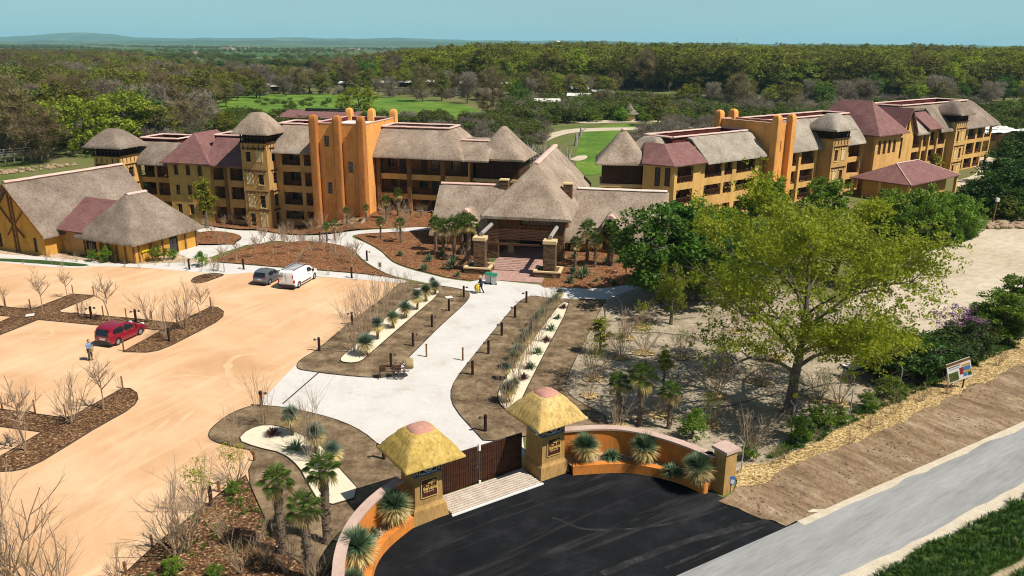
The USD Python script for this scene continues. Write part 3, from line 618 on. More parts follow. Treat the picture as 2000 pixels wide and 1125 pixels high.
def ridge(M4, pts, r=0.32, flat=0.55, n=8):
    """A rounded mortar ridge along a line."""
    pts = np.asarray(pts, float)
    mb = MB(); P = []
    for a, b in zip(pts[:-1], pts[1:]):
        k = max(1, int(np.linalg.norm(b - a) / 0.8))
        P += [a + (b - a) * i / k for i in range(k)]
    P = np.array(P + [pts[-1]])
    P[:, 2] += 0.05 * (meshkit.noise(P * 1.3) - 0.5)
    mb.tube(P, r, n)
    v, f = mb.arrays()
    z = np.repeat(P[:, 2], n) if len(v) == n * len(P) else None
    if z is not None: v[:, 2] = z + (v[:, 2] - z) * flat
    o = MB(); o.add(v @ M4[:3, :3].T + M4[:3, 3], f); return o

def wall(M4, s0, s1, t, z0, z1, holes=(), thick=0.35, shape=None):
    """An upright wall in the plane t of the frame, with openings (s0, s1, z0, z1)."""
    g = shape or sbox(s0, z0, s1, z1)
    if holes: g = g.difference(unary_union([sbox(a, c, b, d) for a, b, c, d in holes]))
    R4 = np.array([[1, 0, 0, 0], [0, 0, -1, t + thick], [0, 1, 0, 0], [0, 0, 0, 1.0]])
    return MB().prism(g, 0, thick, M4 @ R4)

def side_wall(M4, s, t0, t1, z0, z1, holes=(), thick=0.35, shape=None):
    """The same in the plane s (openings in t, z)."""
    g = shape or sbox(t0, z0, t1, z1)
    if holes: g = g.difference(unary_union([sbox(a, c, b, d) for a, b, c, d in holes]))
    R4 = np.array([[0, 0, 1, s], [1, 0, 0, 0], [0, 1, 0, 0], [0, 0, 0, 1.0]])
    return MB().prism(g, 0, thick, M4 @ R4)

SIDE = np.array([[0, -1, 0, 0], [1, 0, 0, 0], [0, 0, 1, 0], [0, 0, 0, 1.0]])
def side_frame(M4, s):
    """A frame for a wall facing +s: x runs along t, y points inwards (towards -s)."""
    A = np.eye(4); A[:3, 0] = M4[:3, 1]; A[:3, 1] = -M4[:3, 0]; A[:3, 2] = [0, 0, 1]; A[:3, 3] = M4[:3, 3] + M4[:3, 0] * s
    return A
def left_frame(M4, s, t1):
    """A frame for a wall facing -s: x runs from the back (t1) to the front, y inwards (+s)."""
    A = np.eye(4); A[:3, 0] = -M4[:3, 1]; A[:3, 1] = M4[:3, 0]; A[:3, 2] = [0, 0, 1]; A[:3, 3] = M4[:3, 3] + M4[:3, 0] * s + M4[:3, 1] * t1
    return A

def window(th, M4, a, b, c, d, t, bars=(1, 2), fm='timber', pm='pane', fw=0.08, name='window'):
    """A window in an opening: frame with glazing bars, pane set behind it."""
    mb = MB()
    for A, B in (((a, c), (a + fw, d)), ((b - fw, c), (b, d)), ((a + fw, c), (b - fw, c + fw)), ((a + fw, d - fw), (b - fw, d))):
        mb.box((A[0], t, A[1]), (B[0], t + 0.09, B[1]), M4)
    for i in range(1, bars[0] + 1):
        x = a + (b - a) * i / (bars[0] + 1); mb.box((x - 0.025, t + 0.01, c + fw), (x + 0.025, t + 0.07, d - fw), M4)
    for i in range(1, bars[1] + 1):
        z = c + (d - c) * i / (bars[1] + 1); mb.box((a + fw, t + 0.015, z - 0.025), (b - fw, t + 0.065, z + 0.025), M4)
    o = obj(name, mb, fm, th)
    obj('pane', MB().box((a + 0.02, t + 0.04, c + 0.02), (b - 0.02, t + 0.055, d - 0.02), M4), pm, o)
    return o

def railing(th, M4, a, b, c, t, h=1.0, style='x', m='timber'):
    mb = MB()
    mb.box((a, t, c + h - 0.09), (b, t + 0.09, c + h), M4); mb.box((a, t + 0.01, c + 0.08), (b, t + 0.08, c + 0.16), M4)
    n = max(2, int((b - a) / 0.75))
    for i in range(n + 1):
        x = a + 0.03 + (b - a - 0.12) * i / n
        mb.box((x, t + 0.015, c + 0.1), (x + 0.07, t + 0.075, c + h - 0.03), M4)
        if i < n:
            x2 = a + 0.03 + (b - a - 0.12) * (i + 1) / n
            for p, q in ((c + 0.16, c + h - 0.09), (c + h - 0.09, c + 0.16)):
                v = MB().bar((x + 0.05, t + 0.045, p), (x2, t + 0.045, q), 0.045).arrays(); mb.add(v[0] @ M4[:3, :3].T + M4[:3, 3], v[1])
    if style == 'solid': mb.box((a, t + 0.05, c + 0.1), (b, t + 0.06, c + h - 0.05), M4)
    return obj('railing', mb, m, th)

def braces(th, M4, a, b, d, t, w=0.11, r=0.7, m='timber_warm'):
    mb = MB()
    for p, q in (((a, d - r), (a + r, d)), ((b, d - r), (b - r, d))):
        v = MB().bar((p[0], t + 0.1, p[1]), (q[0], t + 0.1, q[1]), w).arrays(); mb.add(v[0] @ M4[:3, :3].T + M4[:3, 3], v[1])
    return obj('brace', mb, m, th)

def gallery(th, M4, s0, s1, t, z0, z1, bays, floors, wall_m='ochre', depth=1.9, rail='x', door_every=True, brace=False, columns=True, body_depth=10.0):
    """An open gallery front: bays is a list of (a, b) openings, floors a list of (sill z, head z); real floors and a back wall with doors behind."""
    holes = [(a, b, c, d) for a, b in bays for c, d in floors]
    obj('gallery_wall', wall(M4, s0, s1, t, z0, z1, holes, 0.4), wall_m, th)
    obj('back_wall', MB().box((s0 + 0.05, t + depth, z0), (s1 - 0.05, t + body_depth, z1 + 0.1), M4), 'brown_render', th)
    fl = MB()
    for c, d in floors: fl.box((s0 + 0.05, t + 0.41, c - 0.25), (s1 - 0.05, t + depth - 0.01, c - 0.02), M4)
    obj('floor_slab', fl, 'brown_render', th)
    k = 0
    for c, d in floors:
        for a, b in bays:
            if rail and b - a > 0.8: railing(th, M4, a + 0.02, b - 0.02, c, t + 0.12, 0.95, rail)
            if brace and b - a > 0.8: braces(th, M4, a, b, d, t + 0.05)
            k += 1
            if b - a > 1.6:
                x = a + (b - a) * (0.55 if k % 2 else 0.2)
                obj('door', MB().box((x, t + depth - 0.06, c), (x + 0.95, t + depth - 0.005, min(c + 2.05, d)), M4), 'door_brown', th)
                x = a + (b - a) * (0.12 if k % 2 else 0.55)
                if b - a > 2.6: window(th, M4, x, x + 1.3, c + 0.4, min(c + 2.0, d - 0.1), t + depth - 0.1, (2, 2))

def pegs(th, M4, a, b, z, t, n=6, side=None):
    mb = MB()
    for i in range(n):
        x = a + (b - a) * (i + 0.5) / n
        mb.box((x - 0.09, t - 0.32, z - 0.07), (x + 0.09, t + 0.05, z + 0.07), M4)
    mb.box((a - 0.05, t - 0.10, z + 0.08), (b + 0.05, t + 0.05, z + 0.16), M4)
    return obj('peg_row', mb, 'timber', th)

def niche(th, M4, a, b, c, d, t, m='pale_plaster'):
    """A shallow plastered panel with a raised rim."""
    mb = MB()
    mb.box((a, t - 0.03, c), (b, t + 0.02, d), M4)
    o = obj('blind_window', mb, m, th)
    r = MB()
    r.box((a - 0.14, t - 0.10, d), (b + 0.14, t + 0.02, d + 0.14), M4); r.box((a - 0.12, t - 0.07, c), (a, t + 0.02, d), M4); r.box((b, t - 0.07, c), (b + 0.12, t + 0.02, d), M4)
    obj('surround', r, m, o)

def window_tower(th, M4, s0, s1, t0, t1, z0, z_cap, z_top, rows, wall_m='ochre_dull', thatch_m='thatch', over=0.95, left=False):
    """A square tower with timber loggia and thatched cap; rows: (sill, head, which of two is the window)."""
    zl = z_cap - 1.35
    holes = []
    w = s1 - s0
    xs = [(s0 + w * 0.17, s0 + w * 0.36), (s0 + w * 0.60, s0 + w * 0.80)]
    for c, d, k in rows: holes.append((*xs[k], c, d))
    obj('tower_wall', wall(M4, s0, s1, t0, z0, zl, holes, 0.4), wall_m, th)
    F = side_frame(M4, s1); dt = t1 - t0
    sh = [(t0 + dt * 0.34, t0 + dt * 0.62, c, d) for c, d, k in rows[:4] if k is not None]
    obj('tower_side', wall(F, t0 + 0.401, t1, 0.0, z0, zl, sh, 0.4), wall_m, th)
    obj('tower_side', side_wall(M4, s0, t0 + 0.401, t1, z0, zl, (), 0.4), wall_m, th)
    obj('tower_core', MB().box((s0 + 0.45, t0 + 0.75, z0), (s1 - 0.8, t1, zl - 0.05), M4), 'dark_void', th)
    for (c, d, k) in rows:
        window(th, M4, *xs[k], c, d, t0 + 0.14, (0, 2), 'timber_warm')
        niche(th, M4, *xs[1 - k], c, d, t0)
        obj('sill', MB().box((xs[k][0] - 0.12, t0 - 0.1, c - 0.1), (xs[k][1] + 0.12, t0 + 0.02, c), M4).box((xs[k][0] - 0.12, t0 - 0.06, d), (xs[k][1] + 0.12, t0 + 0.02, d + 0.1), M4), 'pale_plaster', th)
        pegs(th, M4, s0 + 0.25, s1 - 0.25, d + 0.42, t0)
        pegs(th, F, t0 + dt * 0.2, t0 + dt * 0.8, d + 0.42, 0.0, 4)
    for a, b, c, d in sh: window(th, F, a, b, c, d, 0.14, (0, 2), 'timber_warm')
    # corbelled head and loggia
    lg = MB().box((s0 - 0.2, t0 - 0.2, zl), (s1 + 0.2, t1 + 0.2, zl + 0.16), M4)
    obj('ledge', lg, 'timber', th)
    sl = MB()
    for i in range(5):
        x = s0 + w * (i + 0.5) / 5; sl.box((x - 0.05, t0 - 0.06, zl - 1.0), (x + 0.05, t0 + 0.02, zl - 0.25), M4)
        y = t0 + dt * (i + 0.5) / 5; sl.box((y - 0.05, -0.06, zl - 1.0), (y + 0.05, 0.02, zl - 0.25), F)
    obj('wall_slot', sl, 'door_brown', th)
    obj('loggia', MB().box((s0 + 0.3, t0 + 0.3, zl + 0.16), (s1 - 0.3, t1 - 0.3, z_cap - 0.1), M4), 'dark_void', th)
    ps = MB()
    for i in range(8):
        x = s0 + (w - 0.12) * i / 7; ps.box((x, t0, zl + 0.16), (x + 0.12, t0 + 0.12, z_cap), M4)
        y = t0 + 0.15 + (dt - 0.3) * i / 7; ps.box((s1 - 0.12, y, zl + 0.16), (s1, y + 0.12, z_cap), M4); ps.box((s0, y, zl + 0.16), (s0 + 0.12, y + 0.12, z_cap), M4)
    ps.box((s0 - 0.02, t0 - 0.02, zl + 0.75), (s1 + 0.02, t0 + 0.1, zl + 0.87), M4); ps.box((s1 - 0.1, t0 + 0.11, zl + 0.75), (s1 + 0.02, t1, zl + 0.87), M4)
    obj('loggia_post', ps, 'timber', th)
    a0, a1, b0, b1 = s0 - over, s1 + over, t0 - over, t1 + over
    rise = z_top - z_cap
    hw = min(a1 - a0, b1 - b0) / 2
    def zf(S, T):
        e = smin([S - a0, a1 - S, T - b0, b1 - T], 0.9)
        q = np.clip(e / (hw * 0.74), 0, 1)
        return z_cap + 0.35 + (rise - 0.35) * (1 - (1 - q) ** 1.18)
    obj('thatched_cap', roof_hf(M4, a0, a1, b0, b1, zf, 0.4, 0.24, 0.06), thatch_m, th, smooth=40)

def pin(th, M4, s, t, z0, z1, w0, w1, m='orange_dark', up=1.0):
    """A battered pilaster with a domed head."""
    mb = MB()
    n = 16
    prof = [(w0, z0)] + [(w0 + (w1 - w0) * k / 6, z0 + (z1 - 0.9 - z0) * k / 6) for k in range(1, 7)] + [(w1 * 0.97, z1 - 0.6), (w1 * 0.86, z1 - 0.3), (w1 * 0.6, z1 - 0.1), (0.05, z1)]
    V = []
    a = np.sort(np.concatenate([np.arange(4) * np.pi / 2 + np.pi / 4 + e for e in (-0.785, -0.16, 0.0, 0.16)]))
    for r, z in prof:
        c, s_ = np.cos(a), np.sin(a)
        k = (np.abs(c) ** 9 + np.abs(s_) ** 9) ** (-1 / 9)           # a rounded square
        V.append(np.stack([s + r * c * k, t + r * s_ * k, np.full(n, z)], -1))
    V = np.array(V); i = np.arange(len(prof) - 1)[:, None] * n; j = np.arange(n)[None]; kk = (j + 1) % n
    mb.add(V.reshape(-1, 3) @ M4[:3, :3].T + M4[:3, 3], np.stack([i + j, i + kk, i + n + kk, i + n + j], -1).reshape(-1, 4))
    return obj('pilaster', mb, m, th, smooth=50)

def well(th, M4, s0, s1, t0, t1, z0, z1, m='dark_red', cap='ridge_mortar', th_=0.18, floor='dark_red'):
    """The sunken flat roof inside a ring of thatch: floor, dark red upstands, pale coping."""
    mb = MB()
    mb.box((s0, t0, z0), (s1, t0 + th_, z1), M4); mb.box((s0, t1 - th_, z0), (s1, t1, z1), M4)
    mb.box((s0, t0 + th_, z0), (s0 + th_, t1 - th_, z1), M4); mb.box((s1 - th_, t0 + th_, z0), (s1, t1 - th_, z1), M4)
    obj('parapet', mb, m, th)
    obj('flat_roof', MB().box((s0 + th_, t0 + th_, z0), (s1 - th_, t1 - th_, z0 + 0.1), M4), floor, th)
    zz = z1 + 0.02
    obj('ridge_coping', ridge(M4, [(s0, t0, zz), (s1, t0, zz), (s1, t1, zz), (s0, t1, zz), (s0, t0, zz)], 0.3, 0.5), cap, th, smooth=60)

def stonework(mb, M4, s0, s1, t0, t1, z0, z1, rng, course=0.16):
    """A pillar laid in uneven courses of thin stones."""
    z = z0
    while z < z1 - 0.02:
        h = min(course * rng.uniform(0.7, 1.3), z1 - z)
        for ax, (a, b, f, sg) in enumerate(((s0, s1, t0, -1), (s0, s1, t1, 1), (t0, t1, s0, -1), (t0, t1, s1, 1))):
            x = a
            while x < b - 0.02:
                w = min(rng.uniform(0.22, 0.6), b - x)
                if b - x - w < 0.12: w = b - x
                p = rng.uniform(0.015, 0.07)
                lo, hi = (f - p, f + 0.12) if sg < 0 else (f - 0.12, f + p)
                g = 0.008
                if ax < 2: mb.box((x + g, lo, z + g), (x + w - g, hi, z + h - g), M4)
                else: mb.box((lo, x + g, z + g), (hi, x + w - g, z + h - g), M4)
                x += w
        z += h
    mb.box((s0 + 0.06, t0 + 0.06, z0), (s1 - 0.06, t1 - 0.06, z1), M4)
    return mb

# ------------------------------------------------------------------ left hotel wing
FL = frame((-20.6, 116.1), (0.973, -0.231))
lw = thing('hotel_wing', 'left hotel wing with thatched and red roofs around an orange domed-pilaster tower', 'hotel wing')
# long gallery with thatch ring
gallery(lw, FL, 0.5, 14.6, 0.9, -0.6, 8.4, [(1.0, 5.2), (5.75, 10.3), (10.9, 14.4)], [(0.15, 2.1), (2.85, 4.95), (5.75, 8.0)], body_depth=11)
for x in (0.75, 5.48, 10.6): obj('column', MB().box((x - 0.28, 0.62, -0.6), (x + 0.28, 0.89, 8.35), FL), 'timber_warm', lw)
ring = lambda S, T: 8.5 + smin([0.95 * T, 0.95 * (12.6 - T), 1.15 * (14.0 - S), np.full_like(S, 3.62)], 0.35)
obj('thatched_roof', roof_hf(FL, 0.1, 14.0, 0.0, 12.6, ring, 0.4, 0.4, 0.06, mask=lambda S, T: (S < 10.6) & (T > 4.0) & (T < 8.7)), 'thatch', lw, smooth=40)
well(lw, FL, 0.3, 10.7, 3.85, 8.8, 11.0, 12.2)
low = lambda S, T: 8.4 + smin([0.62 * (T - 0.4), np.full_like(S, 2.15), 1.2 * (10.5 - T)], 0.3)
obj('thatched_roof', roof_hf(FL, 12.2, 17.5, 0.3, 9.5, low, 0.36, 0.4, 0.06), 'thatch', lw, smooth=40)
obj('ridge_cap', ridge(FL, [(12.6, 4.0, 10.62), (16.9, 4.0, 10.62)], 0.3, 0.5), 'ridge_mortar', lw, smooth=60)
# end pavilion with conical thatch over dark boards
obj('pavilion_wall', MB().box((15.0, 2.3, -0.6), (21.6, 10.2, 5.0), FL), 'ochre_dull', lw)
obj('ledge', MB().box((14.75, 2.0, 5.0), (21.85, 10.5, 5.4), FL), 'pale_plaster', lw)
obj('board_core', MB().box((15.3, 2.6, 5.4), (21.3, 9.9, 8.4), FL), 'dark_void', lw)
for i in range(14):
    a = 15.15 + 6.35 * i / 14; obj('wall_board', MB().box((a, 2.42, 5.4), (a + 0.40, 2.58, 8.4), FL), 'timber', lw)
for i in range(14):
    a = 2.62 + 7.2 * i / 14; obj('wall_board', MB().box((21.32, a, 5.4), (21.48, a + 0.46, 8.4), FL), 'timber', lw)
def cone(a0, a1, b0, b1, ze, zt, k=1.2, p=1.12):
    hw = min(a1 - a0, b1 - b0) / 2
    return lambda S, T: ze + (zt - ze) * np.clip(smin([S - a0, a1 - S, (T - b0), (b1 - T)], k) / (hw - k * 0.28), 0, 1.02) ** p
obj('conical_thatch', roof_hf(FL, 14.4, 22.4, 1.5, 10.3, cone(14.4, 22.4, 1.5, 10.3, 8.5, 12.7), 0.4, 0.3, 0.06), 'thatch', lw, smooth=40)
# orange tower
obj('tower_wall', wall(FL, -7.9, 0.2, -2.3, -3.4, 13.0, [(-6.15, -5.35, 9.7, 11.3), (-2.6, -1.85, 6.1, 7.7), (-6.0, -5.25, 2.9, 4.6)], 0.5), 'orange_render', lw)
obj('tower_side', side_wall(FL, -0.2, -1.79, 9.5, -3.4, 13.0, (), 0.4), 'orange_render', lw)
obj('tower_side', side_wall(FL, -7.9, -1.79, 9.5, -3.4, 13.0, (), 0.4), 'orange_render', lw)
obj('tower_back', wall(FL, -7.49, -0.21, 9.0, -3.4, 13.0, (), 0.5), 'orange_render', lw)
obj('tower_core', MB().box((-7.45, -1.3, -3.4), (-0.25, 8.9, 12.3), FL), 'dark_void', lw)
obj('flat_roof', MB().box((-7.47, -1.27, 12.31), (-0.23, 8.97, 12.42), FL), 'white_membrane', lw)
pc = MB()
pc.box((-7.95, -2.34, 13.0), (0.26, -1.76, 13.08), FL); pc.box((-0.24, -1.75, 13.0), (0.26, 9.55, 13.08), FL); pc.box((-7.95, -1.75, 13.0), (-7.45, 9.55, 13.08), FL); pc.box((-7.44, 8.96, 13.0), (-0.25, 9.55, 13.08), FL)
obj('parapet_cap', pc, 'ridge_mortar', lw)
il = MB().box((-7.47, 8.85, 12.42), (-0.23, 8.98, 12.95), FL).box((-7.48, -1.2, 12.42), (-7.36, 8.84, 12.95), FL)
obj('parapet_lining', il, 'dark_red', lw)
for s in (-7.5, -3.85, -0.25): pin(lw, FL, s, -2.55, -3.4, 14.25, 0.62, 0.56)
for s in (-7.3, -3.6, 0.0): pin(lw, FL, s, 9.2, 9.0, 14.35, 0.62, 0.55, 'orange_render')
for a, b, c, d in ((-6.15, -5.35, 9.7, 11.3), (-2.6, -1.85, 6.1, 7.7), (-6.0, -5.25, 2.9, 4.6)): window(lw, FL, a, b, c, d, -2.1, (2, 4), 'grey_log')
for a, b, c, d in ((-2.7, -1.8, 9.5, 11.2), (-6.1, -5.2, 6.2, 7.9), (-2.6, -1.7, 2.6, 4.3), (-6.2, -5.0, -1.2, 1.1), (-2.7, -1.5, -1.2, 1.0)):
    mb = MB(); mb.box((a, -2.34, c), (a + 0.1, -2.25, d), FL); mb.box((b - 0.1, -2.34, c), (b, -2.25, d), FL); mb.box((a - 0.1, -2.40, d), (b + 0.1, -2.25, d + 0.12), FL); mb.box((a + 0.1, -2.335, c), (b - 0.1, -2.25, c + 0.08), FL)
    obj('blind_window', mb, 'orange_render', lw)
# bays between the towers
gallery(lw, FL, -15.9, -7.95, 0.9, -3.5, 8.4, [(-14.9, -11.85), (-11.25, -8.6)], [(-2.0, -0.7), (0.25, 2.2), (3.2, 5.3), (6.3, 8.1)], 'ochre_dull', rail=None, brace=True)
for c in (0.25, 3.2, 6.3):
    for a, b in ((-14.9, -11.85), (-11.25, -8.6)): railing(lw, FL, a + 0.02, b - 0.02, c, 1.05, 0.75)
obj('thatched_roof', roof_hf(FL, -16.0, -7.9, 0.0, 4.2, lambda S, T: 8.5 + smin([0.98 * T, np.full_like(S, 3.6)], 0.3), 0.4, 0.4, 0.06, seed=3), 'thatch', lw, smooth=40)
well(lw, FL, -16.5, -7.85, 3.9, 8.8, 11.0, 12.15)
window_tower(lw, FL, -20.2, -15.95, -1.4, 2.6, -3.6, 11.0, 14.0, [(6.9, 8.4, 0), (3.5, 5.1, 1), (0.0, 1.9, 1), (-2.9, -0.9, 0)], wall_m='ochre_dull')
# red-roofed bays and block
gallery(lw, FL, -26.4, -20.25, -0.1, -3.6, 5.9, [(-26.2, -24.1), (-23.3, -21.0)], [(-2.4, -0.5), (0.8, 2.7), (3.7, 5.6)], 'ochre_dull', rail='x', body_depth=9)
for x in (-23.95, -20.75): obj('column', MB().box((x - 0.22, -0.36, -3.6), (x + 0.22, -0.11, 5.85), FL), 'timber_warm', lw)
obj('tiled_roof', hull([(-27.0, -1.1, 5.85), (-19.5, -1.1, 5.85), (-27.0, -1.1, 6.0), (-19.5, -1.1, 6.0), (-27.0, 2.9, 9.75), (-19.5, 2.9, 9.75), (-27, 3.4, 9.75), (-19.5, 3.4, 9.75), (-27, 3.4, 9.4), (-19.5, 3.4, 9.4)], FL), 'red_shingle', lw)
well(lw, FL, -27.5, -16.6, 3.4, 8.6, 9.0, 10.1)
wins = [(a, b, c, d) for a, b in ((-32.75, -32.0), (-30.65, -29.9), (-28.6, -27.85)) for c, d in ((4.25, 5.75), (1.2, 2.65), (-1.9, -0.35))]
obj('block_wall', wall(FL, -33.8, -26.45, -0.4, -3.6, 6.1, wins, 0.4), 'ochre', lw)
obj('block_side', side_wall(FL, -26.85, 0.01, 8, -3.6, 6.1), 'ochre', lw); obj('block_side', side_wall(FL, -33.8, 0.01, 8, -3.6, 6.1), 'ochre', lw)
obj('block_core', MB().box((-33.35, 0.5, -3.6), (-26.9, 8, 6.0), FL), 'dark_void', lw)
for w in wins:
    window(lw, FL, *w, -0.2, (0, 1))
    obj('sill', MB().box((w[0] - 0.1, -0.48, w[2] - 0.1), (w[1] + 0.1, -0.38, w[2]), FL).box((w[0] - 0.12, -0.45, w[3]), (w[1] + 0.12, -0.38, w[3] + 0.14), FL), 'ochre_dull', lw)
obj('tiled_roof', hull([(-34.5, -1.3, 6.05), (-25.8, -1.3, 6.05), (-34.5, -1.3, 6.2), (-25.8, -1.3, 6.2), (-34.5, 10.5, 6.2), (-25.8, 10.5, 6.2), (-30.6, 2.6, 10.35), (-30.9, 9.2, 10.3)], FL), 'red_shingle', lw)
gallery(lw, FL, -40.5, -33.85, 0.9, -3.6, 5.7, [(-40.0, -37.2), (-36.8, -34.1)], [(-2.4, -0.4), (0.6, 2.6), (3.4, 5.4)], 'ochre_dull', rail='x', body_depth=8)
obj('thatched_roof', roof_hf(FL, -41.0, -33.9, 0.0, 4.0, lambda S, T: 5.8 + smin([0.98 * T, np.full_like(S, 2.9)], 0.3), 0.4, 0.4, 0.06, seed=5), 'thatch_grey', lw, smooth=40)
well(lw, FL, -41.0, -34.3, 3.6, 9.0, 8.2, 9.2)
window_tower(lw, FL, -44.6, -39.8, -3.2, 1.2, -3.6, 8.35, 11.0, [(3.6, 5.2, 0), (0.6, 2.2, 1)], wall_m='ochre', thatch_m='thatch_grey', over=1.0)
# rope fence in front of the gallery
for i in range(9):
    s = 1.0 + i * 1.65
    obj('rope_post', MB().box((s - 0.05, -0.65, -0.5), (s + 0.05, -0.55, 1.0), FL), 'timber', lw)
    if i < 8:
        P = [FL @ np.array([s + 1.65 * k / 6, -0.6, 0.9 - 0.28 * (1 - (k / 3 - 1) ** 2), 1]) for k in range(7)]
        obj('rope', MB().tube([p[:3] for p in P], 0.035, 5), 'ridge_pale', lw)

# ------------------------------------------------------------------ right hotel wing
FR = frame((26.1, 110.4), (0.777, 0.63))
FC = frame((18.7, 109.0), (0.94, -0.34))               # the short front that faces the car park
rw = thing('hotel_wing', 'right hotel wing of golden walls running away, with tall red pyramid roof', 'hotel wing')
FK = frame((11.4, 110.6), (0.994, -0.105))
obj('pavilion_wall', MB().box((0.9, 0.9, 0), (6.6, 7.0, 4.9), FK), 'ochre_dull', rw)
obj('ledge', MB().box((0.7, 0.7, 4.9), (6.8, 7.2, 5.35), FK), 'pale_plaster', rw)
obj('board_core', MB().box((1.15, 1.1, 5.35), (6.4, 6.8, 8.35), FK), 'dark_void', rw)
for i in range(13):
    a = 1.0 + 5.45 * i / 13; obj('wall_board', MB().box((a, 0.92, 5.35), (a + 0.37, 1.08, 8.35), FK), 'timber', rw)
for i in range(13):
    a = 1.0 + 5.8 * i / 13; obj('wall_board', MB().box((0.95, a, 5.35), (1.10, a + 0.4, 8.35), FK), 'timber', rw)
obj('conical_thatch', roof_hf(FK, 0, 7.6, 0, 8.0, cone(0, 7.6, 0, 8.0, 8.45, 12.6), 0.4, 0.3, 0.06, seed=7), 'thatch', rw, smooth=40)
obj('ridge_cap', MB().mesh(trimesh.creation.icosphere(2, 0.42), FK @ np.array([[1, 0, 0, 3.8], [0, 1, 0, 4.0], [0, 0, 0.6, 12.55], [0, 0, 0, 1.0]])), 'ridge_mortar', rw, smooth=True)
cw = [(0.75, 1.5, 5.5, 8.1), (2.1, 2.85, 5.5, 8.1)]
obj('corner_wall', wall(FC, -0.9, 3.45, 0.0, -0.2, 8.55, cw + [(0.75, 2.8, 0.2, 4.4)], 0.4), 'ochre', rw)
for i, (a, b, c, d) in enumerate(cw): window(rw, FC, a, b, c, d, 0.12, (0, 2))
window(rw, FC, 0.75, 2.8, 0.2, 4.4, 0.12, (2, 3))
hA = [(2.0, 5.9), (6.5, 8.4), (9.35, 14.0)]
FRF = [(0.2, 1.9), (3.35, 5.0), (6.0, 8.05)]
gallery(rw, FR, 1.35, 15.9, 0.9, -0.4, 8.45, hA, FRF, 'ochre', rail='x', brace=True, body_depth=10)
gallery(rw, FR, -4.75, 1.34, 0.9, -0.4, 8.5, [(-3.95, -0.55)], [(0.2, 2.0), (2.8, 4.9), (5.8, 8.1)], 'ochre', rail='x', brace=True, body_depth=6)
obj('thatched_roof', roof_hf(FR, 1.5, 15.9, 0.0, 4.3, lambda S, T: 8.5 + smin([0.92 * T, np.full_like(S, 3.05)], 0.3), 0.4, 0.4, 0.06, seed=9), 'thatch_pale', rw, smooth=40)
ry = MB()
c0 = np.array([[-5.75, 0.0], [1.45, 0.0], [1.45, 3.6], [-3.9, 3.6]])
P3 = [(x, y, z) for (x, y), z in zip(c0, (8.5, 8.5, 11.0, 11.0))] + [(x, y, z - 0.14) for (x, y), z in zip(c0, (8.5, 8.5, 11.0, 11.0))] + [(-3.9, 4.4, 10.8), (1.45, 4.4, 10.8)]
obj('tiled_roof', hull(P3, FR), 'red_shingle', rw)
def world(M4, p): return M4[:3, :3] @ np.array(p, float) + M4[:3, 3]
w0, w1 = world(FR, (-5.75, 0, 8.5)), world(FR, (-3.9, 3.6, 11.0))
w2, w3 = np.array([17.6, 109.2, 8.5]), np.array([18.6, 113.4, 11.0])
obj('tiled_roof', MB().mesh(trimesh.convex.convex_hull(np.array([w0, w1, w2, w3, w0 - [0, 0, 0.14], w2 - [0, 0, 0.14], w1 + [0.1, 0.6, -0.2], w3 + [0, 0.7, -0.2]]))), 'red_shingle', rw)
well(rw, FR, -1.5, 16.2, 4.2, 9.2, 10.6, 11.65)
obj('thatched_roof', roof_hf(FR, -5.6, -1.4, 4.0, 10.5, lambda S, T: 8.7 + smin([1.1 * (S + 5.6), 1.0 * (T - 3.0), np.full_like(S, 2.9), 1.0 * (11.5 - T)], 0.4), 0.4, 0.4, 0.06, seed=10), 'thatch_pale', rw, smooth=40)
# its orange tower
obj('tower_wall', wall(FR, 16.3, 20.4, -0.2, -0.3, 13.0, [(17.95, 18.55, 8.6, 10.3), (17.9, 18.5, 4.4, 6.0)], 0.4), 'orange_render', rw)
obj('tower_side', side_wall(FR, 16.3, 0.21, 10.2, -0.3, 13.0), 'orange_render', rw); obj('tower_side', side_wall(FR, 20.0, 0.21, 10.2, -0.3, 13.0), 'orange_render', rw)
obj('tower_back', wall(FR, 16.71, 19.99, 9.8, 6, 13.0, (), 0.4), 'orange_render', rw)
obj('tower_core', MB().box((16.75, 0.7, 0), (19.9, 9.7, 12.3), FR), 'dark_void', rw)
obj('flat_roof', MB().box((16.72, 0.22, 12.31), (19.98, 9.78, 12.40), FR), 'dark_red', rw)
pc = MB().box((16.25, 0.2, 13.0), (16.75, 10.25, 13.07), FR).box((19.95, 0.2, 13.0), (20.45, 10.25, 13.07), FR).box((16.25, -0.25, 13.0), (20.45, 0.19, 13.07), FR).box((16.76, 9.8, 13.0), (19.94, 10.25, 13.07), FR)
obj('parapet_cap', pc, 'ridge_mortar', rw)
for s in (16.5, 20.2): pin(rw, FR, s, -0.45, -0.3, 14.3, 0.66, 0.58, 'orange_render')
for s in (16.5, 20.1): pin(rw, FR, s, 10.0, 8.0, 14.35, 0.66, 0.6, 'orange_render')
for w in ((17.95, 18.55, 8.6, 10.3), (17.9, 18.5, 4.4, 6.0)): window(rw, FR, *w, 0.0, (1, 3), 'grey_log')
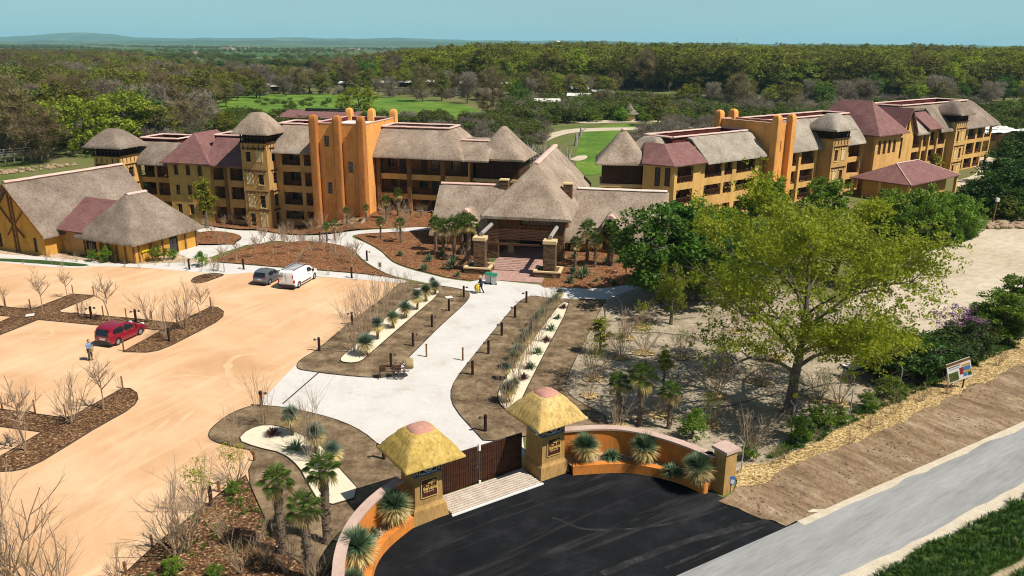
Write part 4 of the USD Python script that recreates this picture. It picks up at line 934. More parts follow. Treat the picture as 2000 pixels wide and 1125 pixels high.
# thatched bays beyond it
gallery(rw, FR, 20.45, 31.0, 0.9, -0.3, 8.45, [(21.5, 25.1), (25.9, 30.2)], [(0.2, 2.1), (2.95, 5.0), (5.8, 8.1)], 'ochre', rail='x', body_depth=10)
obj('column', MB().box((25.2, 0.58, -0.3), (25.8, 0.89, 8.4), FR), 'ochre', rw)
obj('thatched_roof', roof_hf(FR, 20.7, 45.0, 0.0, 4.6, lambda S, T: 8.5 + smin([1.15 * T, np.full_like(S, 4.15)], 0.3), 0.4, 0.45, 0.06, seed=11, mask=lambda S, T: (S > 31.5) & (S < 35.5) & (T < 2.2)), 'thatch_pale', rw, smooth=40)
well(rw, FR, 20.8, 45.5, 4.4, 9.4, 11.6, 12.85)
window_tower(rw, FR, 31.4, 36.2, -1.4, 2.6, -0.3, 11.1, 13.6, [(6.2, 8.0, 0), (2.9, 4.6, 1), (0.0, 1.6, 0)], wall_m='ochre_dull', thatch_m='thatch_pale')
gallery(rw, FR, 36.25, 46.0, 0.9, -0.3, 8.45, [(37.0, 40.0), (40.8, 45.0)], [(0.2, 2.1), (2.95, 5.0), (5.8, 8.1)], 'ochre', rail=None, body_depth=10)
# block under the tall red pyramid
bw = [(46.95 + 1.75 * i, 47.95 + 1.75 * i, 6.0, 8.4) for i in range(4)]
obj('block_wall', wall(FR, 46.0, 54.9, -1.0, -0.3, 9.2, bw, 0.4), 'ochre', rw)
obj('block_side', side_wall(FR, 46.0, -0.59, 12, -0.3, 9.2), 'ochre_dull', rw); obj('block_side', side_wall(FR, 54.5, -0.59, 12, -0.3, 9.2), 'ochre', rw)
obj('block_core', MB().box((46.45, 0.0, -0.3), (54.4, 12, 9.1), FR), 'dark_void', rw)
for w in bw: window(rw, FR, *w, -0.82, (1, 4), 'brown_render')
obj('tiled_roof', hull([(45.0, -2.0, 9.35), (54.9 + 0.9, -2.0, 9.35), (45, -2, 9.5), (55.8, -2, 9.5), (45, 13, 9.5), (55.8, 13, 9.5), (50.6, 3.1, 14.9), (50.3, 8.6, 14.9)], FR), 'red_shingle', rw)
# gabled bay, red and thatched roofs, end tower
gb = Polygon([(54.95, -0.3), (60.5, -0.3), (60.5, 9.2), (57.8, 13.1), (54.95, 9.2)])
gh = [(55.7, 56.5, 4.6, 8.4), (55.7, 56.5, 0.4, 3.9), (57.4, 58.2, 9.6, 11.6)]
obj('gable_wall', wall(FR, 0, 0, -0.6, 0, 0, gh, 0.4, gb), 'ochre', rw)
for w in gh: window(rw, FR, *w, -0.42, (0, 4))
obj('gable_core', MB().box((55.0, -0.15, -0.3), (60.4, 9, 9.1), FR), 'dark_void', rw)
obj('tiled_roof', hull([(54.6, -1.2, 9.0), (57.8, -1.2, 13.55), (57.8, 10, 13.4), (54.6, 10, 9.0), (54.7, -1.2, 8.8), (57.8, -1.2, 13.2), (57.8, 10, 13.1), (54.7, 10, 8.8)], FR), 'red_shingle', rw)
obj('tiled_roof', hull([(61.0, -1.2, 9.0), (57.801, -1.2, 13.55), (57.801, 10, 13.4), (61.0, 10, 9.0), (60.9, -1.2, 8.8), (57.801, -1.2, 13.2), (57.801, 10, 13.1), (60.9, 10, 8.8)], FR), 'red_shingle', rw)
gallery(rw, FR, 60.55, 75.5, -0.2, -0.3, 9.0, [(61.0, 64.2), (64.8, 67.0), (67.6, 70.4), (71.0, 74.6)], [(0.2, 2.2), (3.0, 5.3), (6.0, 8.7)], 'ochre', rail='x', body_depth=10)
for s in (64.5, 67.3, 70.7): obj('column', MB().box((s - 0.25, -0.5, -0.3), (s + 0.25, -0.21, 8.95), FR), 'ochre', rw)
obj('thatched_roof', roof_hf(FR, 60.7, 65.5, -1.2, 4.0, lambda S, T: 8.9 + smin([0.8 * (T + 1.2), np.full_like(S, 3.3)], 0.3), 0.4, 0.45, 0.06, seed=13), 'thatch_pale', rw, smooth=40)
obj('tiled_roof', hull([(65.0, -1.4, 9.25), (70.6, -1.4, 9.25), (65, -1.4, 9.4), (70.6, -1.4, 9.4), (65, 2.4, 12.25), (70.6, 2.4, 12.25), (65, 3.0, 12.0), (70.6, 3.0, 12.0)], FR), 'red_shingle', rw)
endz = lambda S, T: 8.9 + smin([1.05 * (T + 1.2), 1.05 * (14 - T), 0.9 * (98 - S), np.full_like(S, 4.6)], 0.5)
obj('thatched_roof', roof_hf(FR, 61.5, 98.0, -1.2, 14.0, endz, 0.45, 0.55, 0.07, seed=14, mask=lambda S, T: ((T > 3.4) & (T < 9.4) & (S > 62) & (S < 90)) | ((S < 70.4) & (T < 2.6)) | ((S > 75.8) & (S < 80) & (T < 2.6))), 'thatch_grey', rw, smooth=40)
well(rw, FR, 61.8, 90.2, 3.2, 9.6, 12.4, 13.55)
window_tower(rw, FR, 75.6, 80.2, -1.6, 2.6, -0.3, 11.5, 14.0, [(6.4, 8.4, 0), (3.0, 5.0, 1), (0.2, 1.8, 0)], wall_m='ochre', thatch_m='thatch_grey')
gallery(rw, FR, 80.25, 96.5, -0.2, -0.3, 9.0, [(81.0, 84.2), (85.0, 88.6), (89.4, 92.4), (93.0, 96.0)], [(0.2, 2.2), (3.0, 5.3), (6.0, 8.7)], 'ochre', rail='x', body_depth=12)

# ------------------------------------------------------------------ lobby
FB = frame((-3.8, 90.2), (0.984, -0.18))
lb = thing('lobby_building', 'entrance lobby with steep thatched hip roof, stone pillars and dark pergola', 'building')
main = lambda S, T: 5.2 + smin([0.96 * S, 0.96 * (10.6 - S), 0.80 * T], 0.55)
obj('thatched_roof', roof_hf(FB, 0, 10.6, 0, 25.6, main, 0.45, 0.33, 0.06, seed=21), 'thatch', lb, smooth=40)
obj('ridge_cap', ridge(FB, [(5.3, 7.0, 10.18), (5.3, 25.3, 10.25)], 0.42, 0.55), 'ridge_mortar', lb, smooth=60)
def dormer(sc, zp, w):
    return lambda S, T: np.where((T < 9) & (np.abs(S - sc) < w), 1.6 + (zp - 1.6) * 0.5 * (1 + np.cos(np.pi * np.clip((S - sc) / w, -1, 1))), 0)
dl, dr = dormer(-3.0, 4.6, 2.0), dormer(14.7, 4.6, 2.2)
gz = lambda S, T: 1.55 + smin([0.97 * (T - 5.0), 0.97 * (16.2 - T)], 0.5)
obj('thatched_roof', roof_hf(FB, -7.6, 1.2, 5.0, 16.2, lambda S, T: np.maximum(gz(S, T), dl(S, T)), 0.42, 0.3, 0.06, seed=22), 'thatch', lb, smooth=40)
obj('thatched_roof', roof_hf(FB, 9.0, 21.4, 5.0, 16.2, lambda S, T: np.maximum(gz(S, T), dr(S, T)), 0.42, 0.3, 0.06, seed=23), 'thatch', lb, smooth=40)
obj('ridge_cap', ridge(FB, [(-7.4, 10.6, 6.85), (0.6, 10.6, 6.85)], 0.34, 0.5), 'ridge_mortar', lb, smooth=60)
obj('ridge_cap', ridge(FB, [(10.2, 10.6, 6.85), (21.2, 10.6, 6.85)], 0.34, 0.5), 'ridge_pale', lb, smooth=60)
for sc, w in ((-3.0, 2.0), (14.7, 2.2)):
    P = [(sc + w * 0.42 * x, 5.05, 1.62 + (4.6 - 1.6) * 0.5 * (1 + math.cos(math.pi * 0.42 * x)) + 0.03) for x in np.linspace(-1, 1, 7)]
    mb = MB()
    for (x, y, z), (x2, y2, z2) in zip(P[:-1], P[1:]):
        mb.add(np.array([world(FB, q) for q in ((x, y - 0.1, z - 0.3), (x2, y - 0.1, z2 - 0.3), (x2, y - 0.1, z2 + 0.06), (x, y - 0.1, z + 0.06), (x, y + 1.2, z + 0.04), (x2, y + 1.2, z2 + 0.04))]), [[0, 1, 2, 3], [3, 2, 5, 4]])
    obj('dormer_ridge', mb, 'ridge_mortar', lb)
    obj('dormer_face', wall(FB, sc - 1.5, sc + 1.5, 5.6, 0.0, 2.6, [(sc - 0.8, sc + 0.8, 0.4, 2.3)], 0.25), 'brown_render', lb)
    window(lb, FB, sc - 0.8, sc + 0.8, 0.4, 2.3, 5.66, (2, 2))
# wing walls and main hall
for a, b in ((-6.9, 0.6), (9.9, 20.6)):
    obj('wing_wall', MB().box((a, 6.0, -0.2), (b, 15.4, 2.3), FB), 'barn_ochre', lb)
    gp = Polygon([(6.2, 2.3), (15.2, 2.3), (10.7, 6.4)])
    obj('gable_wall', side_wall(FB, a + 0.05, 0, 0, 0, 0, (), 0.3, gp), 'barn_ochre', lb); obj('gable_wall', side_wall(FB, b - 0.35, 0, 0, 0, 0, (), 0.3, gp), 'barn_ochre', lb)
    n = int((b - a) / 2.2)
    for i in range(n + 1):
        x = a + (b - a - 0.16) * i / n
        obj('timber_post', MB().box((x, 5.85, -0.1), (x + 0.2, 5.99, 2.25), FB), 'timber', lb)
hh = [(3.6, 8.6, 0.0, 2.4), (3.6, 8.6, 2.75, 3.7)]
obj('hall_wall', wall(FB, 0.95, 9.65, 6.2, -0.1, 5.6, hh, 0.35), 'brown_render', lb)
for w in hh: window(lb, FB, *w, 6.3, (3, 0))
obj('hall_side', side_wall(FB, 0.95, 6.56, 24.5, -0.1, 5.7), 'barn_ochre', lb); obj('hall_side', side_wall(FB, 9.3, 6.56, 24.5, -0.1, 5.7), 'barn_ochre', lb)
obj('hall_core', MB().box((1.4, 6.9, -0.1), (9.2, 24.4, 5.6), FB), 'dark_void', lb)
obj('ceiling', MB().box((0.95, 0.9, 4.75), (9.65, 6.15, 4.9), FB), 'timber', lb)
rng = random.Random(5)
for s in (0.9, 8.55):
    obj('stone_pillar', stonework(MB(), FB, s, s + 1.2, 0.35, 1.55, -0.1, 4.72, rng), 'stone', lb)
for s in (0.65, 8.35):
    p = obj('stone_pillar', stonework(MB(), FB, s, s + 1.25, -5.9, -4.75, -0.1, 3.55, rng), 'stone', lb)
    obj('pillar_cap', MB().box((s - 0.1, -6.0, 3.55), (s + 1.35, -4.65, 3.9), FB), 'cream_stone', p)
    q = obj('planter', stonework(MB(), FB, s - 0.9, s + 1.9, -6.6, -4.2, -0.1, 0.55, rng), 'stone', lb)
    rim = MB()
    rim.box((s - 1.0, -6.7, 0.56), (s + 2.0, -6.35, 0.7), FB).box((s - 1.0, -4.5, 0.56), (s + 2.0, -4.1, 0.7), FB).box((s - 1.0, -6.34, 0.56), (s - 0.65, -4.51, 0.7), FB).box((s + 1.65, -6.34, 0.56), (s + 2.0, -4.51, 0.7), FB)
    obj('planter_rim', rim, 'cream_stone', q)
fr_ = MB().box((1.02, -5.98, 1.75), (1.5, -5.93, 2.35), FB)
obj('wall_sign', fr_, 'timber_warm', lb)
for s, z in ((1.25, 7.5), (8.75, 7.75)):
    t = 10.6 if s < 3 else 8.0
    o = obj('stone_stack', stonework(MB(), FB, s - 0.9 if s < 3 else s, (s - 0.9 if s < 3 else s) + 1.0, t - 0.5, t + 0.5, 5.0, z, rng), 'stone', lb)
    s_ = s - 0.9 if s < 3 else s
    obj('stack_cap', MB().box((s_ - 0.08, t - 0.58, z), (s_ + 1.08, t + 0.58, z + 0.16), FB), 'cream_stone', o)
# timber frieze between the big pillars
mb = MB()
mb.box((2.1, 0.8, 3.35), (8.55, 1.05, 3.55), FB)
obj('frieze_beam', mb, 'timber_warm', lb)
for i in range(12):
    x = 2.3 + 6.0 * i / 11
    v = MB().tube([world(FB, (x, 0.9, 3.5)), world(FB, (x + rng.uniform(-0.15, 0.15), 0.95, 4.75))], 0.08, 6)
    obj('frieze_post', v, 'timber_warm', lb)
# pergola: two grey logs and dark battens
for s in (1.35, 8.95):
    obj('pergola_log', MB().tube([world(FB, (s, -5.2, 3.85 + 0.28)), world(FB, (s, 0.6, 4.05))], 0.24, 10), 'grey_log', lb, smooth=50)
for i in range(7):
    t = -4.5 + i * 0.72
    obj('pergola_batten', MB().box((1.3, t, 3.50), (9.1, t + 0.12, 3.60), FB), 'timber', lb)
obj('pergola_beam', MB().box((1.9, -5.3, 3.05), (8.4, -5.05, 3.25), FB), 'timber', lb)
sheet('brick_paving', Polygon([world(FB, p)[:2] for p in ((2.0, -8.6, 0), (8.6, -8.6, 0), (8.6, 6.2, 0), (2.0, 6.2, 0))]), 4, 'brick_paving', lift=0.035)
for i, (s, t) in enumerate(((3.1, 3.2),)):
    w_ = world(FB, (s, t, 0.03))
    u_ = thing('stone_urn', 'pale round stone urn standing under the lobby porch', 'urn', w_)
    obj('bowl', MB().lathe([(0.30, 0), (0.42, 0.1), (0.36, 0.35), (0.30, 0.9), (0.34, 1.05), (0.62, 1.12), (0.66, 1.3), (0.5, 1.35), (0.05, 1.2)], 14), 'cream_stone', u_, smooth=50)
    obj('base', MB().box((-0.45, -0.45, 0), (0.45, 0.45, 0.06)), 'cream_stone', u_)

# ------------------------------------------------------------------ barn-like hall at the left
FN = frame((-63.65, 93.5), (0.914, -0.405))
bn = thing('thatched_hall', 'long thatched hall of golden ochre walls with lower hipped annex beside the car park', 'building')
gz2 = lambda S, T: 2.6 + smin([1.056 * S, 1.056 * (11 - S)], 0.5) - 0.25 * sstep((1.0 - S) / 1.0) * 0
obj('thatched_roof', roof_hf(FN, 0, 11, -0.35, 16.4, gz2, 0.42, 0.35, 0.07, seed=31), 'thatch_grey', bn, smooth=40)
obj('ridge_cap', ridge(FN, [(5.5, -0.2, 8.32), (5.5, 16.2, 8.32)], 0.38, 0.5), 'ridge_mortar', bn, smooth=60)
gp = Polygon([(0.7, -0.6), (10.3, -0.6), (10.3, 2.55), (5.5, 7.55), (0.7, 2.55)])
gh = [(8.4, 9.0, 0.3, 2.0), (2.2, 2.8, 0.3, 2.0)]
obj('gable_wall', wall(FN, 0, 0, 0.25, 0, 0, gh, 0.35, gp), 'barn_ochre', bn)
for w in gh: window(bn, FN, *w, 0.36, (0, 2))
obj('long_wall', MB().box((0.75, 0.61, -3.6), (10.25, 15.9, 2.5), FN), 'barn_ochre', bn)
obj('gable_wall', wall(FN, 0, 0, 15.91, 0, 0, (), 0.35, Polygon([(0.7, -3.6), (10.3, -3.6), (10.3, 2.55), (5.5, 7.55), (0.7, 2.55)])), 'barn_ochre', bn)
for x in (5.25, 5.75): obj('gable_timber', MB().box((x - 0.07, 0.1, -0.4), (x + 0.07, 0.24, 7.2), FN), 'timber_warm', bn)
mb = MB()
for i in range(9): mb.box((5.33, 0.12, 0.2 + i * 0.75), (5.67, 0.23, 0.3 + i * 0.75), FN)
obj('gable_ladder', mb, 'timber_warm', bn)
for x, z, x2, z2 in ((5.2, 3.4, 3.6, 5.2), (5.8, 3.4, 7.6, 5.2), (5.2, 3.0, 4.2, 1.9), (5.8, 3.0, 7.0, 1.9)):
    v = MB().bar((x, 0.16, z), (x2, 0.16, z2), 0.14).moved(FN); obj('gable_brace', v, 'timber_warm', bn)
mb = MB().bar((10.95, -0.32, 2.45), (5.5, -0.32, 8.1), 0.16).moved(FN)
obj('barge_board', mb, 'timber_warm', bn); obj('barge_board', MB().bar((0.05, -0.32, 2.45), (5.5, -0.32, 8.1), 0.16).moved(FN), 'timber_warm', bn)
# annex
ax = lambda S, T: 2.6 + 4.5 * np.clip(smin([(S - 13.5) / 4.75, (23.0 - S) / 4.75, (T - 1.5) / 3.9, (12.2 - T) / 3.9], 0.16) / 0.97, 0, 1.0) ** 1.04
obj('annex_thatch', roof_hf(FN, 13.5, 23.0, 1.5, 12.2, ax, 0.42, 0.3, 0.06, seed=32), 'thatch_grey', bn, smooth=40)
obj('ridge_cap', ridge(FN, [(18.25, 5.5, 7.0), (18.25, 8.3, 7.0)], 0.36, 0.5), 'ridge_mortar', bn, smooth=60)
ah = [(14.5, 16.2, 0.7, 2.1)]
obj('annex_wall', wall(FN, 14.2, 22.3, 2.3, -0.4, 2.5, ah, 0.3), 'barn_ochre', bn)
for w in ah: window(bn, FN, *w, 2.4, (2, 0))
FS = side_frame(FN, 22.3)
dh = [(7.2, 8.5, 0.05, 2.2)]
obj('annex_wall', wall(FS, 2.601, 11.4, 0.0, -0.4, 2.5, dh, 0.3), 'barn_ochre', bn)
window(bn, FS, *dh[0], 0.1, (1, 0), name='door')
obj('annex_core', MB().box((14.25, 2.75, -0.4), (21.9, 11.3, 2.45), FN), 'dark_void', bn)
obj('annex_wall', side_wall(FN, 14.2, 2.601, 11.4, -0.4, 2.5, (), 0.3), 'barn_ochre', bn)
for i in range(7):
    x = 14.25 + (22.2 - 14.4) * i / 6; obj('timber_post', MB().box((x, 2.16, -0.3), (x + 0.16, 2.29, 2.5), FN), 'timber_warm', bn)
for i in range(6):
    t = 2.7 + 8.5 * i / 5
    if not 7.0 < t < 8.6: obj('timber_post', MB().box((t, -0.14, -0.3), (t + 0.16, -0.01, 2.5), FS), 'timber_warm', bn)
for p, q in (((17.0, 0.2), (18.2, 2.2)), ((18.2, 0.2), (17.0, 2.2))):
    obj('wall_brace', MB().bar((p[0], 2.22, p[1]), (q[0], 2.22, q[1]), 0.12).moved(FN), 'timber_warm', bn)
# red link roof between hall and annex
obj('link_roof', hull([(10.5, 1.7, 2.95), (15.0, 1.7, 2.95), (10.5, 1.7, 2.8), (15.0, 1.7, 2.8), (10.0, 6.6, 5.9), (15.6, 6.6, 5.9), (10.0, 7.0, 5.6), (15.6, 7.0, 5.6)], FN), 'red_shingle', bn)
obj('link_wall', MB().box((10.3, 2.6, -0.4), (14.15, 10, 2.75), FN), 'ochre_dull', bn)

# ------------------------------------------------------------------ small pavilion under the right wing
FP = frame(at_z(1780, 363, 3.0)[:2], at_z(1877, 342, 3.0)[:2] - at_z(1780, 363, 3.0)[:2])
Lp = float(np.hypot(*(at_z(1877, 342, 3.0)[:2] - at_z(1780, 363, 3.0)[:2]))); Wp = 10.4
pv = thing('garden_pavilion', 'low golden pavilion under a wide red hip roof behind green bushes', 'building')
obj('tiled_roof', hull([(0, 0, 2.9), (Lp, 0, 2.9), (0, Wp, 2.9), (Lp, Wp, 2.9), (0, 0, 3.05), (Lp, 0, 3.05), (0, Wp, 3.05), (Lp, Wp, 3.05), (5.0, Wp / 2, 5.5), (Lp - 5.5, Wp / 2, 5.5)], FP), 'red_shingle', pv)
obj('pavilion_wall', MB().box((1.6, 1.6, 0), (Lp - 1.6, Wp - 1.6, 2.88), FP), 'ochre', pv)
for s, t in ((0.5, 0.5), (Lp / 2, 0.5), (Lp - 0.5, 0.5), (0.5, Wp - 0.5), (0.5, Wp / 2)):
    obj('column', MB().box((s - 0.22, t - 0.22, 0), (s + 0.22, t + 0.22, 2.88), FP), 'ochre', pv)
obj('hip_cap', ridge(FP, [(0.1, 0.1, 3.08), (5.0, Wp / 2, 5.52), (Lp - 5.5, Wp / 2, 5.52), (Lp - 0.1, 0.1, 3.08)], 0.12, 0.8, 6), 'ridge_mortar', pv)
# ------------------------------------------------------------------ gateway
FG = frame((-5.0, 35.9), (0.83, 0.557))
def W3(M4, p): return world(M4, p)
plain('sign_brown', (0.065, 0.018, 0.012), 0.5)
plain('gold', (0.62, 0.42, 0.12), 0.5, vary=0.05)
plain('white_paint', (0.72, 0.70, 0.66), 0.6, vary=0.05)
plain('black_paint', (0.012, 0.012, 0.016), 0.5)
plain('blue_paint', (0.05, 0.18, 0.42), 0.5)
rough('cap_stone', [(0.3, (0.42, 0.29, 0.235)), (0.7, (0.52, 0.39, 0.33))], 1.2, fine_scale=12, fine_amt=0.4, bump=0.3)
rough('gate_wood', [(0.3, (0.030, 0.011, 0.006)), (0.55, (0.060, 0.022, 0.011)), (0.75, (0.11, 0.045, 0.02))], 2.5, fine_scale=7, fine_amt=0.8, roughness=0.6, stretch=(2, 2, 0.35))
rough('deck_board', [(0.3, (0.42, 0.35, 0.28)), (0.7, (0.60, 0.52, 0.44))], 2.0, fine_scale=9, fine_amt=0.8)
plain('deck_gap', (0.05, 0.028, 0.02), 0.9)
TXT = np.array([[1, 0, 0, 0], [0, 0, -1, 0], [0, 1, 0, 0], [0, 0, 0, 1.0]])
def on_wall(M4, s, t, z): 
    A = M4 @ np.array([[1, 0, 0, s], [0, 1, 0, t], [0, 0, 1, z], [0, 0, 0, 1.0]])
    return A @ TXT
def pillar_sign(th, M4, s, t, z, w):
    """Dark plate with gold rim, acacia tree and lettering."""
    p = obj('sign_plate', MB().box((s, t - 0.05, z), (s + w, t, z + w * 1.16), M4), 'sign_brown', th)
    r = MB(); h = w * 1.16; e = 0.035
    r.box((s - e, t - 0.065, z - e), (s + w + e, t - 0.005, z), M4); r.box((s - e, t - 0.065, z + h), (s + w + e, t - 0.005, z + h + e), M4)
    r.box((s - e, t - 0.065, z), (s, t - 0.005, z + h), M4); r.box((s + w, t - 0.065, z), (s + w + e, t - 0.005, z + h), M4)
    obj('sign_rim', r, 'gold', p)
    def letters(name, text, hgt_, x, zz, bold=True):
        m = meshkit.text_mesh(text, hgt_, 0.015, bold)
        obj(name, MB().mesh(m, on_wall(M4, s + x, t - 0.052, z + zz)), 'gold', p)
        return m.bounds[1][0]
    k = w / 0.9
    letters('lettering', 'the', 0.085 * k, 0.25 * k, 0.62 * k)
    letters('lettering', 'Savana', 0.185 * k, 0.065 * k, 0.40 * k)
    letters('lettering', 'R E S E R V E', 0.07 * k, 0.13 * k, 0.27 * k)
    mb = MB()
    for cx, cz, a, b in ((0.56, 0.84, 0.19, 0.042), (0.70, 0.89, 0.15, 0.038), (0.46, 0.79, 0.10, 0.03), (0.74, 0.82, 0.09, 0.03)):
        g = shapely.affinity.scale(Point(0, 0).buffer(1, 8), a * k, b * k); mb.prism(shapely.affinity.translate(g, cx * k, cz * k), 0, 0.012)
    mb.prism([(0.565 * k, 0.63 * k), (0.635 * k, 0.63 * k), (0.61 * k, 0.72 * k), (0.68 * k, 0.84 * k), (0.63 * k, 0.84 * k), (0.60 * k, 0.75 * k), (0.56 * k, 0.82 * k), (0.52 * k, 0.82 * k), (0.585 * k, 0.71 * k)], 0.0125, 0.02)
    obj('tree_emblem', mb.moved(on_wall(M4, s, t - 0.052, z)), 'gold', p)

rough('clay_cap', [(0.3, (0.40, 0.185, 0.145)), (0.7, (0.50, 0.27, 0.215))], 1.5, fine_scale=10, fine_amt=0.5, bump=0.4)
def gate_pillar(label, s0, straw):
    g = thing('gate_pillar', label, 'gate pillar', (0, 0, 0))
    a, b = s0, s0 + 2.1
    M4 = FG
    # flared plinth and tapering shaft as one rendered body
    V = []; lv = ((-0.1, 0.0), (0.0, 0.0), (0.72, 0.10), (0.86, 0.20), (0.95, 0.235), (3.2, 0.27))
    for z, i in lv: V += [W3(M4, (x, y, z)) for x, y in ((a + i, i), (b - i, i), (b - i, 2.1 - i), (a + i, 2.1 - i))]
    f = [[4 * k + j, 4 * k + (j + 1) % 4, 4 * k + 4 + (j + 1) % 4, 4 * k + 4 + j] for k in range(len(lv) - 1) for j in range(4)] + [[20, 21, 22, 23]]
    mb = MB(); mb.add(np.array(V), f)
    obj('shaft', mb, 'pillar_ochre', g)
    # painted frieze: black ground, white zigzag and blue line
    i = 0.25
    z0, z1 = 2.6, 3.3
    fr = obj('frieze', MB().box((a + i, i, z0), (b - i, 2.1 - i, z1), M4), 'black_paint', g)
    def face(P):                                     # P(x, z) -> world on a face, x from 0 to 1.6
        wz, wb, wg = MB(), MB(), MB()
        def seg(m, x0, zz0, x1, zz1, w=0.035):
            d = np.array([x1 - x0, zz1 - zz0]); n = np.array([-d[1], d[0]]) / np.hypot(*d) * w / 2
            q = [P(x0 + n[0], zz0 + n[1]), P(x1 + n[0], zz1 + n[1]), P(x1 - n[0], zz1 - n[1]), P(x0 - n[0], zz0 - n[1])]
            m.add(np.array(q), [[0, 1, 2, 3]])
        seg(wb, 0.02, 0.06, 1.58, 0.06, 0.05)
        for o in (0.0, 0.12):
            seg(wz, 0.36, 0.48 - o * 0.2, 0.80 - o * 0.0, 0.12 + o); seg(wz, 0.80, 0.12 + o, 1.24, 0.48 - o * 0.2)
        seg(wz, 0.30, 0.12, 0.30, 0.5); seg(wz, 1.30, 0.12, 1.30, 0.5); seg(wz, 0.30, 0.115, 1.30, 0.115, 0.02)
        seg(wz, 0.36, 0.16, 0.62, 0.16, 0.02); seg(wz, 0.98, 0.16, 1.24, 0.16, 0.02); seg(wz, 0.03, 0.10, 0.03, 0.5, 0.025); seg(wz, 1.57, 0.10, 1.57, 0.5, 0.025)
        for x in (0.11, 1.39):
            seg(wg, x, 0.2, x + 0.10, 0.42, 0.05); seg(wg, x + 0.10, 0.18, x, 0.3, 0.05); seg(wg, x + 0.05, 0.15, x + 0.06, 0.5, 0.04)
        obj('pattern', wz, 'white_paint', fr); obj('pattern', wb, 'blue_paint', fr); obj('pattern', wg, 'gold', fr)
    face(lambda x, z: W3(M4, (a + i + x, i - 0.012, z0 + z)))
    face(lambda x, z: W3(M4, (a + i - 0.012, 2.1 - i - x, z0 + z)))
    pillar_sign(g, M4, a + 0.62, 0.245, 1.36, 0.88)
    c = -0.68
    a0, a1, b0, b1 = a + c, b - c, c, 2.1 - c
    hw = (a1 - a0) / 2
    def zf(S, T):
        e = np.clip(smin([S - a0, a1 - S, T - b0, b1 - T], 0.35) / (hw - 0.09), 0, 0.66)
        return 3.80 + 1.40 * (0.55 * e + 0.45 * np.sin(e * np.pi / 2)) + 0.07 * np.floor(e * 2.2)
    obj('thatched_cap', roof_hf(M4, a0, a1, b0, b1, zf, 0.26, 0.10, 0.05, edge=0.16, seed=int(s0)), straw, g, smooth=45)
    z4 = [(hw * 0.36, 4.84), (hw * 0.34, 4.99), (hw * 0.20, 5.10), (0.02, 5.13)]
    n = 24; aa = np.arange(n) * 2 * np.pi / n
    V = np.array([np.stack([a + 1.05 + r * np.cos(aa) * (np.abs(np.cos(aa)) ** 4 + np.abs(np.sin(aa)) ** 4) ** -0.25, 1.05 + r * np.sin(aa) * (np.abs(np.cos(aa)) ** 4 + np.abs(np.sin(aa)) ** 4) ** -0.25, np.full(n, z)], -1) for r, z in z4]).reshape(-1, 3)
    ii = np.arange(3)[:, None] * n; jj = np.arange(n)[None]; kk = (jj + 1) % n
    mb = MB(); mb.add(V @ M4[:3, :3].T + M4[:3, 3], np.stack([ii + jj, ii + kk, ii + n + kk, ii + n + jj], -1).reshape(-1, 4))
    obj('mortar_cap', mb, 'clay_cap', g, smooth=60)
    return g
M_thatch('straw_left', (0.37, 0.25, 0.068), (0.50, 0.35, 0.10), (0.60, 0.45, 0.17))
M_thatch('straw_right', (0.40, 0.26, 0.09), (0.54, 0.37, 0.13), (0.62, 0.46, 0.20))
gate_pillar('left thatched gate pillar with brown and gold sign, nearest the camera', 0.0, 'straw_left')
gR = gate_pillar('right thatched gate pillar with banded straw cap and white wall lamp', 8.1, 'straw_right')
obj('wall_lamp', MB().mesh(trimesh.creation.icosphere(2, 0.09), FG @ np.array([[1, 0, 0, 8.22], [0, 1, 0, 0.6], [0, 0, 1, 2.75], [0, 0, 0, 1.0]])), 'white_paint', gR, smooth=True)
# two gate leaves of upright slats
for k, (a, b) in enumerate(((2.12, 5.02), (5.16, 8.06))):
    g = thing('gate', ('left' if k == 0 else 'right') + ' dark brown slatted gate leaf between the thatched pillars', 'gate')
    obj('gate_frame', MB().box((a, 1.88, 0.12), (b, 1.94, 0.22), FG).box((a, 1.88, 1.1), (b, 1.94, 1.2), FG).box((a, 1.88, 2.2), (b, 1.94, 2.32), FG), 'dark_steel', g)
    n = 24
    for i in range(n):
        x = a + 0.02 + (b - a - 0.04) * i / n
        rr = 0.012 * ((i * 7) % 5)
        obj('slat', MB().box((x, 1.80 - rr * 0.4, 0.08), (x + 0.088, 1.875, 2.3 - rr * 0.3), FG), 'gate_wood', g)
gl = thing('gate_latch', 'white steel latch post where the two brown gate leaves meet', 'latch post')
obj('post', MB().box((5.04, 1.78, 0), (5.14, 1.9, 2.42), FG), 'dark_steel', gl)
obj('latch', MB().box((5.02, 1.72, 2.1), (5.16, 1.775, 2.46), FG).box((5.02, 1.72, 0.05), (5.16, 1.775, 0.2), FG), 'white_paint', gl)
dk = thing('threshold_grid', 'pale slatted threshold boards in front of the brown gate', 'threshold')
obj('base', MB().box((2.15, -0.2, 0.02), (8.05, 1.7, 0.045), FG), 'deck_gap', dk)
for i in range(9):
    t = -0.16 + i * 0.21
    obj('board', MB().box((2.2, t, 0.046), (8.0, t + 0.12, 0.11), FG), 'deck_board', dk)
obj('rim', MB().box((2.12, -0.34, 0.02), (8.08, -0.21, 0.09), FG), 'white_paint', dk)

